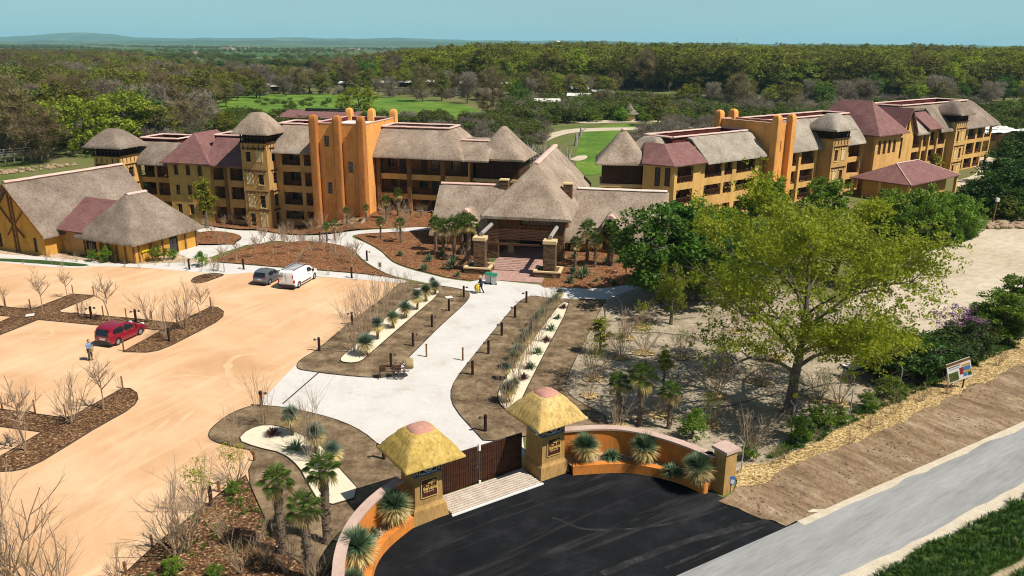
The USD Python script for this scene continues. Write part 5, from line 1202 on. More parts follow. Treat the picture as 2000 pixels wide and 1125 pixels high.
def curved(name, label, cat, inner, top, thick, m, capm=None, capw=0.12, z0=-0.1, taper=None):
    """A rendered wall swept along a smooth line, with an overhanging coping."""
    c = chaikin(inner, 3, closed=False)
    d = np.gradient(c, axis=0); d /= np.linalg.norm(d, axis=1, keepdims=True)
    nrm = np.column_stack([d[:, 1], -d[:, 0]])
    def sweep(lo, hi, za, zb):
        mb = MB(); a, b = c + nrm * lo, c + nrm * hi
        za, zb = np.broadcast_to(za, len(c)), np.broadcast_to(zb, len(c))
        V = np.stack([np.column_stack([a, za]), np.column_stack([a, zb]), np.column_stack([b, zb]), np.column_stack([b, za])], 1).reshape(-1, 3)
        i = np.arange(len(c) - 1)[:, None] * 4; k = np.arange(4)[None]; k2 = (k + 1) % 4
        mb.add(V, np.stack([i + k, i + k2, i + 4 + k2, i + 4 + k], -1).reshape(-1, 4)); mb.add(V[:4], [[0, 1, 2, 3]]); mb.add(V[-4:], [[3, 2, 1, 0]])
        return mb
    zt = np.full(len(c), top) if taper is None else np.interp(np.linspace(0, 1, len(c)), *taper)
    t = thing(name, label, cat)
    obj('wall_body', sweep(0, thick, z0, zt), m, t)
    if capm: obj('coping', sweep(-capw, thick + capw, zt + 0.003, zt + 0.11), capm, t)
    return t, c
S_ = lambda pts: [W3(FG, (s, t, 0))[:2] for s, t in pts]
def px_line(pts, z): return [at_z(x, y, z)[:2] for x, y in pts]
wL_in = S_([(0.05, 1.2)]) + px_line([(745, 966), (705, 1006), (680, 1050), (670, 1090), (668, 1125)], 2.1)[0:] + [np.array([-6.9, 27.4]), np.array([-6.3, 25.6])]
curved('curved_wall', 'left curved orange wall with pink coping, sweeping towards the camera', 'wall', wL_in, 2.05, 0.34, 'wall_orange', 'cap_stone', 0.10)
wR_in = S_([(10.15, 1.2)]) + px_line([(1190, 837), (1260, 848), (1330, 869), (1393, 896)], 2.05) + S_([(15.9, -5.75)])
curved('curved_wall', 'right curved orange wall with pink coping, behind three round yuccas', 'wall', wR_in[::-1], 2.05, 0.34, 'wall_orange', 'cap_stone', 0.10)
pL_out = S_([(0.0, -0.05)]) + px_line([(770, 1060), (742, 1090), (728, 1125)], 0.0) + [np.array([-6.1, 29.5]), np.array([-5.4, 27.6]), np.array([-4.8, 26.4])]
tL, cL = curved('planter_wall', 'left low orange planter wall curving along the black asphalt', 'planter wall', pL_out, 0.6, 0.4, 'wall_orange')
pR_out = S_([(10.1, -0.45)]) + px_line([(1200, 923), (1250, 926), (1310, 939), (1350, 954), (1373, 967)], 0.0) + S_([(15.3, -6.05)])
tR, cR = curved('planter_wall', 'right low orange planter wall ending beside the square pillar', 'planter wall', pR_out[::-1], 0.6, 0.4, 'wall_orange')
# gravel inside the planters
iL = chaikin(wL_in, 3, False); oL = chaikin(pL_out, 3, False)
sheet('planter_gravel', Polygon(list(map(tuple, iL)) + list(map(tuple, oL[::-1]))).buffer(0), 1, 'pebbles', lift=0.5, cell=0.4, relief=0.12)
iR = chaikin(wR_in, 3, False); oR = chaikin(pR_out, 3, False)
sheet('planter_gravel', Polygon(list(map(tuple, iR)) + list(map(tuple, oR[::-1]))).buffer(0), 1, 'pebbles', lift=0.5, cell=0.4, relief=0.12)
# loose stones on the gravel
rng = np.random.default_rng(3)
def inside_pts(poly, n, rng):
    x0, y0, x1, y1 = poly.bounds; out = []
    shapely.prepare(poly)
    while len(out) < n:
        p = rng.uniform((x0, y0), (x1, y1), (n * 3, 2)); ok = shapely.contains_xy(poly, p[:, 0], p[:, 1]); out += list(p[ok])
    return np.array(out[:n])
stone = trimesh.creation.icosphere(1, 1.0)
def pebble_field(name, poly, n, lo, hi, m, lift, rng, flat=0.6):
    mb = MB(); v0, f0 = np.array(stone.vertices), np.array(stone.faces)
    for x, y in inside_pts(poly, n, rng):
        r = rng.uniform(lo, hi); R = trimesh.transformations.random_rotation_matrix(rng.random(3))[:3, :3]
        mb.add((v0 * rng.uniform(0.7, 1.3, 3) @ R.T) * r * [1, 1, flat] + [x, y, float(zg(x, y)) + lift], f0)
    return obj(name, mb, m, kind='stuff')
mat('stones', {'g': ('geometry', {}), 'r': ('rgb_ramp', {'ramp': [(0.0, (0.30, 0.21, 0.13)), (0.5, (0.50, 0.38, 0.25)), (1.0, (0.66, 0.57, 0.45))]}), 'p': ('principled_bsdf', {'roughness': 0.9})}, [('g.random_per_island', 'r.fac'), ('r.color', 'p.base_color')])
for i_, o_, s_ in ((iL, oL, 1), (iR, oR, 2)):
    P = Polygon(list(map(tuple, i_)) + list(map(tuple, o_[::-1]))).buffer(-0.15)
    tag(pebble_field('planter_stones', P, 420, 0.035, 0.085, 'stones', 0.55, rng), ('left' if s_ == 1 else 'right') + ' planter bed strewn with buff stones', 'stones')
ep = thing('end_pillar', 'square ochre end pillar with flat pink cap at the asphalt corner', 'pillar')
obj('shaft', MB().box((15.8, -6.7, -0.1), (16.68, -5.82, 2.55), FG), 'pillar_ochre', ep)
obj('cap', MB().box((15.68, -6.82, 2.55), (16.80, -5.70, 2.72), FG), 'cap_stone', ep)
q = gpt(1428, 962)
sg = thing('info_sign', 'small blue and white notice on a thin post by the end pillar', 'sign', q)
obj('post', MB().box((-0.02, -0.02, 0), (0.02, 0.02, 1.0)), 'white_paint', sg)
obj('board', MB().box((-0.16, -0.05, 0.55), (0.16, -0.022, 1.05)), 'blue_paint', sg)
obj('notice', MB().box((-0.10, -0.056, 0.6), (0.10, -0.051, 0.84)), 'white_paint', sg)

# ------------------------------------------------------------------ vehicles
mat('car_red', {'p': ('principled_bsdf', {'base_color': (0.22, 0.006, 0.024), 'roughness': 0.28, 'coat_weight': 0.6, 'coat_roughness': 0.06})}, [])
mat('car_grey', {'p': ('principled_bsdf', {'base_color': (0.17, 0.18, 0.21), 'roughness': 0.32, 'metallic': 0.45, 'coat_weight': 0.6, 'coat_roughness': 0.06})}, [])
mat('car_white', {'p': ('principled_bsdf', {'base_color': (0.76, 0.76, 0.77), 'roughness': 0.3, 'coat_weight': 0.5, 'coat_roughness': 0.06})}, [])
mat('glass_dark', {'p': ('principled_bsdf', {'base_color': (0.012, 0.016, 0.02), 'roughness': 0.06, 'specular_ior_level': 0.6})}, [])
mat('tail_red', {'p': ('principled_bsdf', {'base_color': (0.45, 0.012, 0.02), 'roughness': 0.2})}, [])
mat('lamp_clear', {'p': ('principled_bsdf', {'base_color': (0.65, 0.66, 0.68), 'roughness': 0.15})}, [])
plain('tyre', (0.014, 0.014, 0.015), 0.85)
mat('rim_alloy', {'p': ('principled_bsdf', {'base_color': (0.55, 0.56, 0.58), 'roughness': 0.3, 'metallic': 0.8})}, [])
plain('trim_black', (0.016, 0.016, 0.018), 0.6)

def car(name, label, loc, yaw, paint, prof, W, belt, roof, wheels, wr, sides, screens, bumper_z=0.42, extra=None):
    """prof: side outline (x forward, z up); sides: window polygons; screens: (lower x z, upper x z) of rear and front glass."""
    th = thing(name, label, 'van' if 'van' in name else 'car', loc, yaw)
    x0, x1 = min(p[0] for p in prof), max(p[0] for p in prof)
    def hw(x, z):
        x, z = np.asarray(x, float), np.asarray(z, float)
        w = W / 2 * (1 - 0.13 * np.abs((x - (x0 + x1) / 2) / ((x1 - x0) / 2)) ** 6)
        w = w * (1 - 0.07 * np.clip((0.55 - z) / 0.4, 0, 1) ** 2)
        return w * (1 - (0.20 if roof < 1.75 else 0.13) * np.clip((z - belt) / (roof - belt), 0, 1.05) ** 1.3)
    out = chaikin(prof, 2)
    body = Polygon(out)
    for wx in wheels: body = body.difference(Point(wx, wr).buffer(wr * 1.17, 12))
    body = body if body.geom_type == 'Polygon' else max(body.geoms, key=lambda g: g.area)
    v, f = trimesh.creation.triangulate_polygon(body.segmentize(0.12), engine='earcut')
    v, f = trimesh.remesh.subdivide_to_size(np.column_stack([v, np.zeros(len(v))]), f, 0.35)
    y = hw(v[:, 0], v[:, 1])
    mb = MB()
    mb.add(np.column_stack([v[:, 0], y, v[:, 1]]), f); mb.add(np.column_stack([v[:, 0], -y, v[:, 1]]), f[:, ::-1])
    r = np.array(body.segmentize(0.12).exterior.coords)[:-1]; yr = hw(r[:, 0], r[:, 1]); n = len(r)
    i = np.arange(n); j = (i + 1) % n
    mb.add(np.vstack([np.column_stack([r[:, 0], yr, r[:, 1]]), np.column_stack([r[:, 0], -yr, r[:, 1]])]), np.stack([i, j, j + n, i + n], -1))
    bodyo = obj('body', mb, paint, th, smooth=45)
    obj('underbody', MB().box((x0 + 0.15, -W / 2 * 0.84, 0.16), (x1 - 0.15, W / 2 * 0.84, 0.62)), 'trim_black', th)
    for poly in sides:
        g = Polygon(chaikin(poly, 1)); pv_, pf = trimesh.creation.triangulate_polygon(g.segmentize(0.12), engine='earcut')
        pv_, pf = trimesh.remesh.subdivide_to_size(np.column_stack([pv_, np.zeros(len(pv_))]), pf, 0.2); pv_ = pv_[:, :2]
        for sgn in (1, -1):
            yy = hw(pv_[:, 0], pv_[:, 1]) + 0.018
            obj('side_window', (np.column_stack([pv_[:, 0], sgn * yy, pv_[:, 1]]), pf), 'glass_dark', th)
    for nm, (a, b) in zip(('rear_window', 'windscreen'), screens):
        if a is None: continue
        s = 1 if nm == 'windscreen' else -1
        ya, yb = float(hw(a[0], a[1])) - 0.10, float(hw(b[0], b[1])) - 0.13
        o = np.array([s * 0.022, 0, 0.014])
        P = [np.array([a[0], k * ya, a[1]]) + o for k in (-1, -0.5, 0, 0.5, 1)] + [np.array([b[0], k * yb, b[1]]) + o for k in (-1, -0.5, 0, 0.5, 1)]
        obj(nm, (np.array(P), np.array([[q, q + 1, q + 6, q + 5] for q in range(4)])), 'glass_dark', th)
    for wx in wheels:
        for sgn in (1, -1):
            yw = sgn * (W / 2 - 0.13)
            tb = MB().lathe([(wr * 0.62, -0.10), (wr * 0.95, -0.105), (wr, -0.07), (wr, 0.07), (wr * 0.95, 0.105), (wr * 0.62, 0.10)], 20)
            R = np.array([[1, 0, 0, wx], [0, 0, 1, yw], [0, -1, 0, wr], [0, 0, 0, 1.0]])
            w_ = obj('wheel', tb.moved(R), 'tyre', th, smooth=40)
            rb = MB()
            rb.lathe([(0.02, 0.055 * sgn), (wr * 0.18, 0.06 * sgn), (wr * 0.2, 0.03 * sgn), (wr * 0.56, 0.03 * sgn), (wr * 0.63, 0.09 * sgn), (wr * 0.64, 0.0)], 18)
            for q in range(5):
                a = q * 2 * np.pi / 5
                rb.bar((0.1 * wr * np.cos(a), 0.1 * wr * np.sin(a), 0.07 * sgn), (0.6 * wr * np.cos(a), 0.6 * wr * np.sin(a), 0.085 * sgn), wr * 0.2, 0.03, up=(0, 0, 1))
            obj('rim', rb.moved(R), 'rim_alloy', w_, smooth=40)
    if extra: extra(th, hw)
    return th

def wheel_pose(rear, front, W):
    """Pose from the ground pixels of the right rear and right front wheels; returns (mid rear-axle point, yaw)."""
    a, b = gpt(*rear)[:2], gpt(*front)[:2]
    yaw = math.atan2(b[1] - a[1], b[0] - a[0])
    left = np.array([-math.sin(yaw), math.cos(yaw)])
    return a + left * (W / 2 - 0.1), yaw

def tail(th, hw, x, zl, zh, wd, m='tail_red', side=0.25):
    for sgn in (1, -1):
        y1 = float(hw(x, (zl + zh) / 2)); mb = MB()
        mb.add(np.array([[x - 0.02, sgn * (y1 - wd), zl], [x - 0.02, sgn * (y1 - 0.02), zl], [x - 0.02, sgn * (y1 - 0.02), zh], [x - 0.02, sgn * (y1 - wd), zh], [x + side, sgn * (y1 + 0.05), zl + 0.05], [x + side * 0.8, sgn * (y1 + 0.03), zh - 0.04]]), [[0, 1, 2, 3], [1, 4, 5, 2]])
        obj('tail_light', mb, m, th)
def face_box(th, name, x, y0, y1, z0, z1, m, d=0.03): return obj(name, MB().box((x - d, y0, z0), (x + d, y1, z1)), m, th)

# red people carrier
def ex_red(th, hw):
    tail(th, hw, -0.74, 0.95, 1.28, 0.16); 
    face_box(th, 'licence_plate', -0.80, -0.26, 0.26, 0.62, 0.73, 'lamp_clear', 0.012); face_box(th, 'chrome_strip', -0.79, -0.33, 0.33, 0.78, 0.83, 'rim_alloy', 0.012)
    obj('rear_bumper', MB().box((-0.82, -0.76, 0.27), (-0.62, 0.76, 0.52)), 'trim_black', th)
    for s in (1, -1):
        obj('headlight', MB().box((2.98, s * 0.50, 0.72), (3.17, s * 0.74, 0.92)), 'lamp_clear', th)
        obj('mirror', MB().box((2.0, s * 0.88, 1.02), (2.18, s * 1.02, 1.18)), 'car_red', th)
        obj('door_handle', MB().box((0.75, s * 0.86, 0.86), (0.93, s * 0.885, 0.9)), 'rim_alloy', th); obj('door_handle', MB().box((1.5, s * 0.86, 0.86), (1.68, s * 0.885, 0.9)), 'rim_alloy', th)
        obj('reflector', MB().box((-0.80, s * 0.60, 0.50), (-0.77, s * 0.70, 0.58)), 'lamp_clear', th)
pos, yaw = wheel_pose((231, 674), (272, 655), 1.73)
car('people_carrier', 'dark red people carrier parked nose in beside the mulch island', (pos[0], pos[1], 0.004), yaw, 'car_red',
    [(-0.78, 0.30), (-0.80, 0.70), (-0.76, 0.95), (-0.62, 1.40), (-0.40, 1.60), (0.4, 1.68), (1.2, 1.62), (1.75, 1.42), (2.35, 1.02), (3.0, 0.86), (3.28, 0.60), (3.28, 0.28), (2.5, 0.2), (0, 0.2)],
    1.73, 0.95, 1.66, (0.0, 2.54), 0.31, [[(-0.42, 1.05), (0.1, 1.02), (0.7, 1.0), (0.7, 1.50), (0.0, 1.48), (-0.35, 1.38)], [(0.78, 1.0), (1.5, 0.97), (1.95, 1.0), (1.6, 1.32), (1.3, 1.48), (0.78, 1.50)]],
    (((-0.77, 0.98), (-0.58, 1.48)), ((2.22, 1.08), (1.55, 1.50))), extra=ex_red)
# grey hatchback and white van
def ex_grey(th, hw):
    tail(th, hw, -0.62, 0.70, 0.98, 0.18, side=0.2)
    face_box(th, 'licence_plate', -0.68, -0.25, 0.25, 0.60, 0.70, 'lamp_clear', 0.012)
    obj('rear_bumper', MB().box((-0.70, -0.70, 0.24), (-0.56, 0.70, 0.40)), 'trim_black', th)
    for s in (1, -1):
        obj('mirror', MB().box((1.75, s * 0.85, 0.95), (1.9, s * 0.98, 1.08)), 'car_grey', th); obj('headlight', MB().box((2.80, s * 0.45, 0.62), (2.93, s * 0.70, 0.80)), 'lamp_clear', th)
        obj('door_handle', MB().box((0.95, s * 0.83, 0.82), (1.1, s * 0.855, 0.86)), 'rim_alloy', th)
vp, vy = wheel_pose((584, 562), (612, 546), 1.92)
ga = gpt(527, 556)[:2]; gl_ = np.array([-math.sin(vy), math.cos(vy)])
gp_ = ga + gl_ * 0.75
car('hatchback', 'small grey hatchback parked beside the white van', (gp_[0], gp_[1], 0.004), vy, 'car_grey',
    [(-0.66, 0.28), (-0.68, 0.62), (-0.62, 0.88), (-0.42, 1.30), (-0.22, 1.44), (0.5, 1.50), (1.1, 1.44), (1.75, 1.0), (2.5, 0.86), (2.98, 0.62), (3.0, 0.26), (2.3, 0.2), (0, 0.2)],
    1.69, 0.88, 1.49, (0.0, 2.38), 0.30, [[(-0.2, 0.98), (0.75, 0.92), (0.75, 1.34), (0.1, 1.34), (-0.12, 1.25)], [(0.82, 0.92), (1.62, 0.92), (1.1, 1.32), (0.82, 1.34)]],
    (((-0.63, 0.92), (-0.42, 1.34)), ((1.72, 1.02), (1.2, 1.38))), extra=ex_grey)
def ex_van(th, hw):
    for s in (1, -1):
        obj('tail_light', MB().box((-0.92, s * 0.78, 0.72), (-0.80, s * 0.93, 1.02)), 'tail_red', th); obj('tail_light', MB().box((-0.91, s * 0.70, 1.24), (-0.79, s * 0.80, 1.52)), 'tail_red', th)
        obj('mirror', MB().box((2.75, s * 0.96, 1.05), (2.92, s * 1.12, 1.30)), 'trim_black', th)
        obj('headlight', MB().box((3.80, s * 0.58, 0.72), (4.0, s * 0.84, 0.98)), 'lamp_clear', th)
        obj('door_handle', MB().box((1.8, s * 0.945, 0.98), (2.0, s * 0.97, 1.03)), 'trim_black', th)
        obj('roof_rail', MB().box((-0.5, s * 0.62, 1.90), (2.1, s * 0.66, 1.97)), 'trim_black', th)
        obj('side_moulding', MB().box((0.45, s * 0.935, 0.36), (2.5, s * 0.965, 0.48)), 'trim_black', th)
    obj('rear_bumper', MB().box((-0.97, -0.88, 0.24), (-0.72, 0.88, 0.50)), 'trim_black', th)
    face_box(th, 'licence_plate', -0.93, -0.05, 0.5, 0.66, 0.77, 'lamp_clear', 0.012); face_box(th, 'door_seam', -0.915, -0.012, 0.012, 0.55, 1.75, 'trim_black', 0.01)
    for i in range(6):
        obj('roof_bar', MB().box((-0.45 + i * 0.5, -0.7, 1.97), (-0.38 + i * 0.5, 0.7, 2.02)), 'rim_alloy', th)
    obj('ladder', MB().box((-0.4, 0.15, 2.021), (1.9, 0.20, 2.08)).box((-0.4, 0.5, 2.021), (1.9, 0.55, 2.08)), 'rim_alloy', th)
    mb = MB()
    for i in range(5): mb.box((-0.955, 0.30, 1.30 + i * 0.10), (-0.915, 0.62, 1.33 + i * 0.10))
    obj('rear_ladder', mb, 'trim_black', th)
car('van', 'white delivery van with ladder rack parked next to the grey hatchback', (vp[0], vp[1], 0.004), vy, 'car_white',
    [(-0.90, 0.32), (-0.92, 0.9), (-0.86, 1.70), (-0.70, 1.88), (0.8, 1.92), (2.0, 1.88), (2.45, 1.74), (3.15, 1.20), (3.75, 1.05), (4.02, 0.75), (4.04, 0.30), (3.2, 0.22), (0, 0.22)],
    1.92, 1.05, 1.90, (0.0, 3.27), 0.34, [[(1.72, 1.18), (2.85, 1.16), (2.45, 1.52), (2.2, 1.64), (1.72, 1.64)]],
    ((None, None), ((3.05, 1.24), (2.45, 1.70))), extra=ex_van)

# ------------------------------------------------------------------ people
mat('skin', {'p': ('principled_bsdf', {'base_color': (0.50, 0.27, 0.18), 'roughness': 0.6, 'subsurface_weight': 0.1, 'subsurface_radius': (0.02, 0.01, 0.005)})}, [])
plain('hair_brown', (0.05, 0.022, 0.012), 0.7)
plain('jacket_blue', (0.17, 0.25, 0.40), 0.85, vary=0.2, scale=9)
plain('trousers_dark', (0.018, 0.02, 0.028), 0.9)
plain('shoe_tan', (0.30, 0.16, 0.07), 0.7)
plain('bag_orange', (0.55, 0.25, 0.04), 0.7)
plain('hose_yellow', (0.68, 0.50, 0.012), 0.5)
plain('cap_pale', (0.50, 0.42, 0.35), 0.8)
plain('sweater_navy', (0.022, 0.03, 0.055), 0.9)
def chain(pts, rad, ref=0.03, it=6):
    """Continuous smooth body from chains of joints: list of (joints, radii)."""
    total = None
    for P, R in zip(pts, rad):
        sph = [manifold3d.Manifold.sphere(r, 18).translate([float(c) for c in p]) for p, r in zip(P, R)]
        parts = [manifold3d.Manifold.batch_hull([sph[i], sph[i + 1]]) for i in range(len(sph) - 1)] or sph
        for q in parts: total = q if total is None else total + q
    m = total.refine_to_length(ref).to_mesh()
    t = trimesh.Trimesh(m.vert_properties[:, :3], m.tri_verts, process=True)
    trimesh.smoothing.filter_taubin(t, iterations=it)
    return t
def person(label, loc, yaw, legs, arms, lean, head_tilt, colours, hat=None, group=None):
    """legs, arms: joint positions for right and left (hip, knee, ankle) (shoulder, elbow, wrist); x is forward."""
    th = thing('person', label, 'person', loc, yaw)
    jac, trs, shoe, hair = colours
    P, R = [], []
    for L in legs: P.append(L); R.append([0.075, 0.052, 0.038])
    for A in arms: P.append(A); R.append([0.045, 0.036, 0.026])
    neck = np.array([lean, 0, 1.46]); head = np.array([lean + head_tilt, 0, 1.62])
    P += [[(0, 0, 0.95), (lean * 0.5, 0, 1.18), (lean, 0, 1.38)], [neck, head], [head, head + [0.02, 0, 0.03]]]
    R += [[0.13, 0.125, 0.13], [0.05, 0.06], [0.085, 0.092]]
    P += [[(lean, -0.16, 1.38), (lean, 0.16, 1.38)]]; R += [[0.06, 0.06]]
    # nose, ears
    P += [[head + [0.085, 0, 0.0], head + [0.105, 0, -0.015]], [head + [0.0, 0.088, 0], head + [0.0, 0.096, 0.02]], [head + [0.0, -0.088, 0], head + [0.0, -0.096, 0.02]], [head + [0.05, 0, -0.08], head + [0.07, 0, -0.075]]]
    R += [[0.012, 0.016], [0.02, 0.02], [0.02, 0.02], [0.035, 0.03]]
    # hands: palm, four fingers and thumb curled round what they hold
    for k, A in enumerate(arms):
        w = np.array(A[2], float); d = w - np.array(A[1], float); d /= np.linalg.norm(d)
        s = np.cross(d, [0, 0, 1.0]); s /= max(np.linalg.norm(s), 1e-6); u = np.cross(s, d)
        P.append([w, w + d * 0.07]); R.append([0.028, 0.036])
        for q in range(4):
            o = w + d * 0.085 + s * (q - 1.5) * 0.02; l = (0.035, 0.042, 0.04, 0.03)[q]
            P.append([o, o + d * l, o + d * l * 1.2 - u * 0.03]); R.append([0.010, 0.009, 0.008])
        sg = 1 if k == 0 else -1
        o = w + d * 0.03 + s * sg * 0.032; P.append([o, o + s * sg * 0.02 + d * 0.035]); R.append([0.011, 0.009])
    obj('body', chain(P, R, 0.022), 'skin', th, smooth=True)
    P, R = [[(0, -0.07, 0.94), (0, 0.07, 0.94)]], [[0.145, 0.145]]
    for L in legs: P.append(L[:2] + [np.array(L[2]) + [0, 0, 0.03]]); R.append([0.095, 0.07, 0.058])
    obj('trousers', chain(P, R), trs, th, smooth=True)
    P, R = [[(0.0, 0, 1.0), (lean * 0.5, 0, 1.2), (lean, 0, 1.36)], [(lean, -0.17, 1.38), (lean, 0.17, 1.38)], [(lean, 0, 1.38), (lean, 0, 1.45)]], [[0.155, 0.15, 0.15], [0.078, 0.078], [0.085, 0.065]]
    for A in arms: P.append(A[:2] + [np.array(A[1]) * 0.12 + np.array(A[2]) * 0.88]); R.append([0.07, 0.054, 0.044])
    obj('jacket', chain(P, R), jac, th, smooth=True)
    for L in legs:
        a = np.array(L[2]); a[2] = 0.045
        obj('shoe', chain([[a + [-0.05, 0, 0], a + [0.06, 0, 0.0], a + [0.15, 0, -0.01]]], [[0.045, 0.048, 0.036]], 0.02), shoe, th, smooth=True)
    h = trimesh.creation.icosphere(3, 0.104); v = np.array(h.vertices); v = v[:, :]
    v[:, 0] = np.where((v[:, 2] < 0.03) & (v[:, 0] > 0.02), v[:, 0] * 0.62, v[:, 0]); v[:, 2] = np.where(v[:, 2] < -0.05, -0.05, v[:, 2])
    obj('hair', (v + head + [-0.012, 0, 0.045], np.array(h.faces)), hair, th, smooth=True)
    if hat:
        hb = MB().lathe([(0.20, 0.0), (0.205, 0.012), (0.115, 0.03), (0.108, 0.10), (0.06, 0.125), (0.01, 0.13)], 20, head + [0, 0, 0.075])
        obj('hat', hb, hat, th, smooth=50)
    for sy in (1, -1): obj('eye', MB().mesh(trimesh.creation.icosphere(1, 0.013)).moved(np.array([[1, 0, 0, head[0] + 0.098], [0, 1, 0, sy * 0.034], [0, 0, 1, head[2] + 0.028], [0, 0, 0, 1.0]])), 'trim_black', th)
    return th
pp = gpt(177, 704)
person('person in a pale blue jacket looking down at a phone near the red car', pp, math.radians(-8),
       [[(0, -0.10, 0.92), (0.02, -0.11, 0.50), (-0.02, -0.11, 0.09)], [(0, 0.10, 0.92), (0.05, 0.11, 0.50), (0.06, 0.12, 0.09)]],
       [[(0.0, -0.22, 1.38), (0.06, -0.27, 1.12), (0.30, -0.10, 1.16)], [(0.0, 0.22, 1.38), (0.05, 0.27, 1.11), (0.29, 0.06, 1.20)]], 0.0, 0.06,
       ('jacket_blue', 'trousers_dark', 'shoe_tan', 'hair_brown'))
ph = thing('phone', 'dark phone held up by the person in the pale blue jacket', 'phone', pp + rotz(math.radians(-8))[:3, :3] @ np.array([0.42, -0.02, 1.21]), math.radians(-8))
obj('case', MB().box((-0.006, -0.04, -0.06), (0.006, 0.04, 0.06)), 'trim_black', ph); obj('screen', MB().box((-0.0085, -0.035, -0.052), (-0.0065, 0.035, 0.052)), 'glass_dark', ph)
bg = thing('bag', 'orange ring-shaped bag hanging from the arm of the person by the red car', 'bag', pp + rotz(math.radians(-8))[:3, :3] @ np.array([0.27, -0.12, 0.98]), 0)
aa = np.linspace(0, 2 * np.pi, 17)
obj('strap', MB().tube([(0.16 * math.cos(a), 0, 0.16 * math.sin(a)) for a in aa], 0.03, 7), 'bag_orange', bg, smooth=True)
obj('pouch', MB().mesh(trimesh.creation.icosphere(2, 0.1)).moved(np.diag([1.0, 0.5, 0.8, 1.0])), 'shoe_tan', bg, smooth=True)
pq = gpt(940, 572)
person('person in a navy top and pale hat carrying a yellow hose on the white drive', pq, math.radians(200),
       [[(0, -0.10, 0.92), (0.14, -0.11, 0.52), (0.10, -0.11, 0.09)], [(0, 0.10, 0.92), (-0.02, 0.11, 0.50), (-0.20, 0.12, 0.11)]],
       [[(0.05, -0.22, 1.36), (0.13, -0.28, 1.10), (0.30, -0.20, 0.94)], [(0.05, 0.22, 1.36), (0.13, 0.28, 1.10), (0.30, 0.18, 0.92)]], 0.06, 0.05,
       ('sweater_navy', 'trousers_dark', 'trim_black', 'hair_brown'), hat='cap_pale')
hs = thing('hose_coil', 'bulky yellow hose coil carried by the person in the navy top', 'hose', pq + rotz(math.radians(200))[:3, :3] @ np.array([0.46, 0.0, 0.55]), math.radians(200))
rr = random.Random(2); pts = []
for k in range(9 * 16):
    a = k * 2 * np.pi / 16; q = k // 16
    pts.append((0.10 * math.sin(q * 2.1) + 0.06 * math.sin(a * 2 + q), (0.30 + 0.05 * math.sin(q * 1.7)) * math.cos(a), (0.36 + 0.05 * math.cos(q * 2.3)) * math.sin(a)))
obj('coil', MB().tube(pts, 0.035, 6), 'hose_yellow', hs, smooth=True)

# ------------------------------------------------------------------ bins, cart, notice board
plain('bin_grey', (0.42, 0.44, 0.42), 0.5)
plain('bin_green', (0.02, 0.22, 0.12), 0.5)
def bin_(t):
    V = [(x * s, y * s2, z) for z, s, s2 in ((0.08, 0.23, 0.26), (0.98, 0.29, 0.36)) for x, y in ((-1, -1), (1, -1), (1, 1), (-1, 1))]
    mb = MB(); mb.add(np.array(V), [[0, 1, 5, 4], [1, 2, 6, 5], [2, 3, 7, 6], [3, 0, 4, 7], [4, 5, 6, 7], [3, 2, 1, 0]])
    obj('tub', mb, 'bin_grey', t)
    lid = MB().box((-0.32, -0.38, 0.985), (0.32, 0.40, 1.04)).box((-0.28, -0.33, 1.04), (0.28, 0.33, 1.08)); obj('lid', lid, 'bin_green', t)
    obj('handle', MB().tube([(-0.25, 0.46, 0.97), (0.25, 0.46, 0.97)], 0.02, 6), 'bin_green', t)
    for s in (1, -1): obj('wheel', MB().lathe([(0.01, -0.03), (0.1, -0.03), (0.1, 0.03), (0.01, 0.03)], 14).moved(np.array([[0, 0, 1, s * 0.25], [1, 0, 0, 0.26], [0, 1, 0, 0.1], [0, 0, 0, 1.0]])), 'tyre', t)
for i, (px, py, wh) in enumerate(((954, 553, 'left'), (965, 555, 'right'))):
    place('bin', 'wheelie_bin', bin_, f'grey wheelie bin with green lid, {wh} of the two by the lobby paving', 'bin', gpt(px, py), math.radians(170 + 8 * i), 1.05, 'green-lidded bins')
ct = thing('garden_cart', 'rusty metal cart with one big spoked wheel and a round basket on the drive', 'cart', gpt(776, 737), math.radians(8))
rough('rust_iron', [(0.3, (0.06, 0.04, 0.03)), (0.7, (0.14, 0.10, 0.075))], 5, fine_scale=20)
rough('basket', [(0.3, (0.20, 0.13, 0.06)), (0.7, (0.42, 0.33, 0.18))], 5, fine_scale=25)
for y in (-0.45, 0.45):
    mb = MB(); c = np.array([0.1, y, 0.5])
    mb.tube([c + [0.5 * math.cos(a), 0, 0.5 * math.sin(a)] for a in np.linspace(0, 2 * np.pi, 25)], 0.035, 6)
    for k in range(10):
        a = k * np.pi / 5; mb.tube([c, c + [0.49 * math.cos(a), 0, 0.49 * math.sin(a)]], 0.018, 5)
    obj('spoked_wheel', mb, 'rust_iron', ct)
fm = MB()
fm.bar((-1.35, -0.2, 0.62), (0.9, -0.35, 0.62), 0.06); fm.bar((-1.35, 0.2, 0.62), (0.9, 0.35, 0.62), 0.06); fm.bar((0.1, -0.5, 0.5), (0.1, 0.5, 0.5), 0.06); fm.bar((-1.3, -0.22, 0.62), (-1.3, 0.22, 0.62), 0.06)
obj('frame', fm, 'rust_iron', ct)
obj('leg', MB().bar((-1.2, -0.2, 0.6), (-1.4, -0.25, 0.0), 0.05), 'rust_iron', ct); obj('leg', MB().bar((-1.2, 0.2, 0.6), (-1.4, 0.25, 0.0), 0.05), 'rust_iron', ct)
obj('front_box', MB().box((-1.3, -0.22, 0.66), (-0.85, 0.22, 0.95)), 'timber', ct)
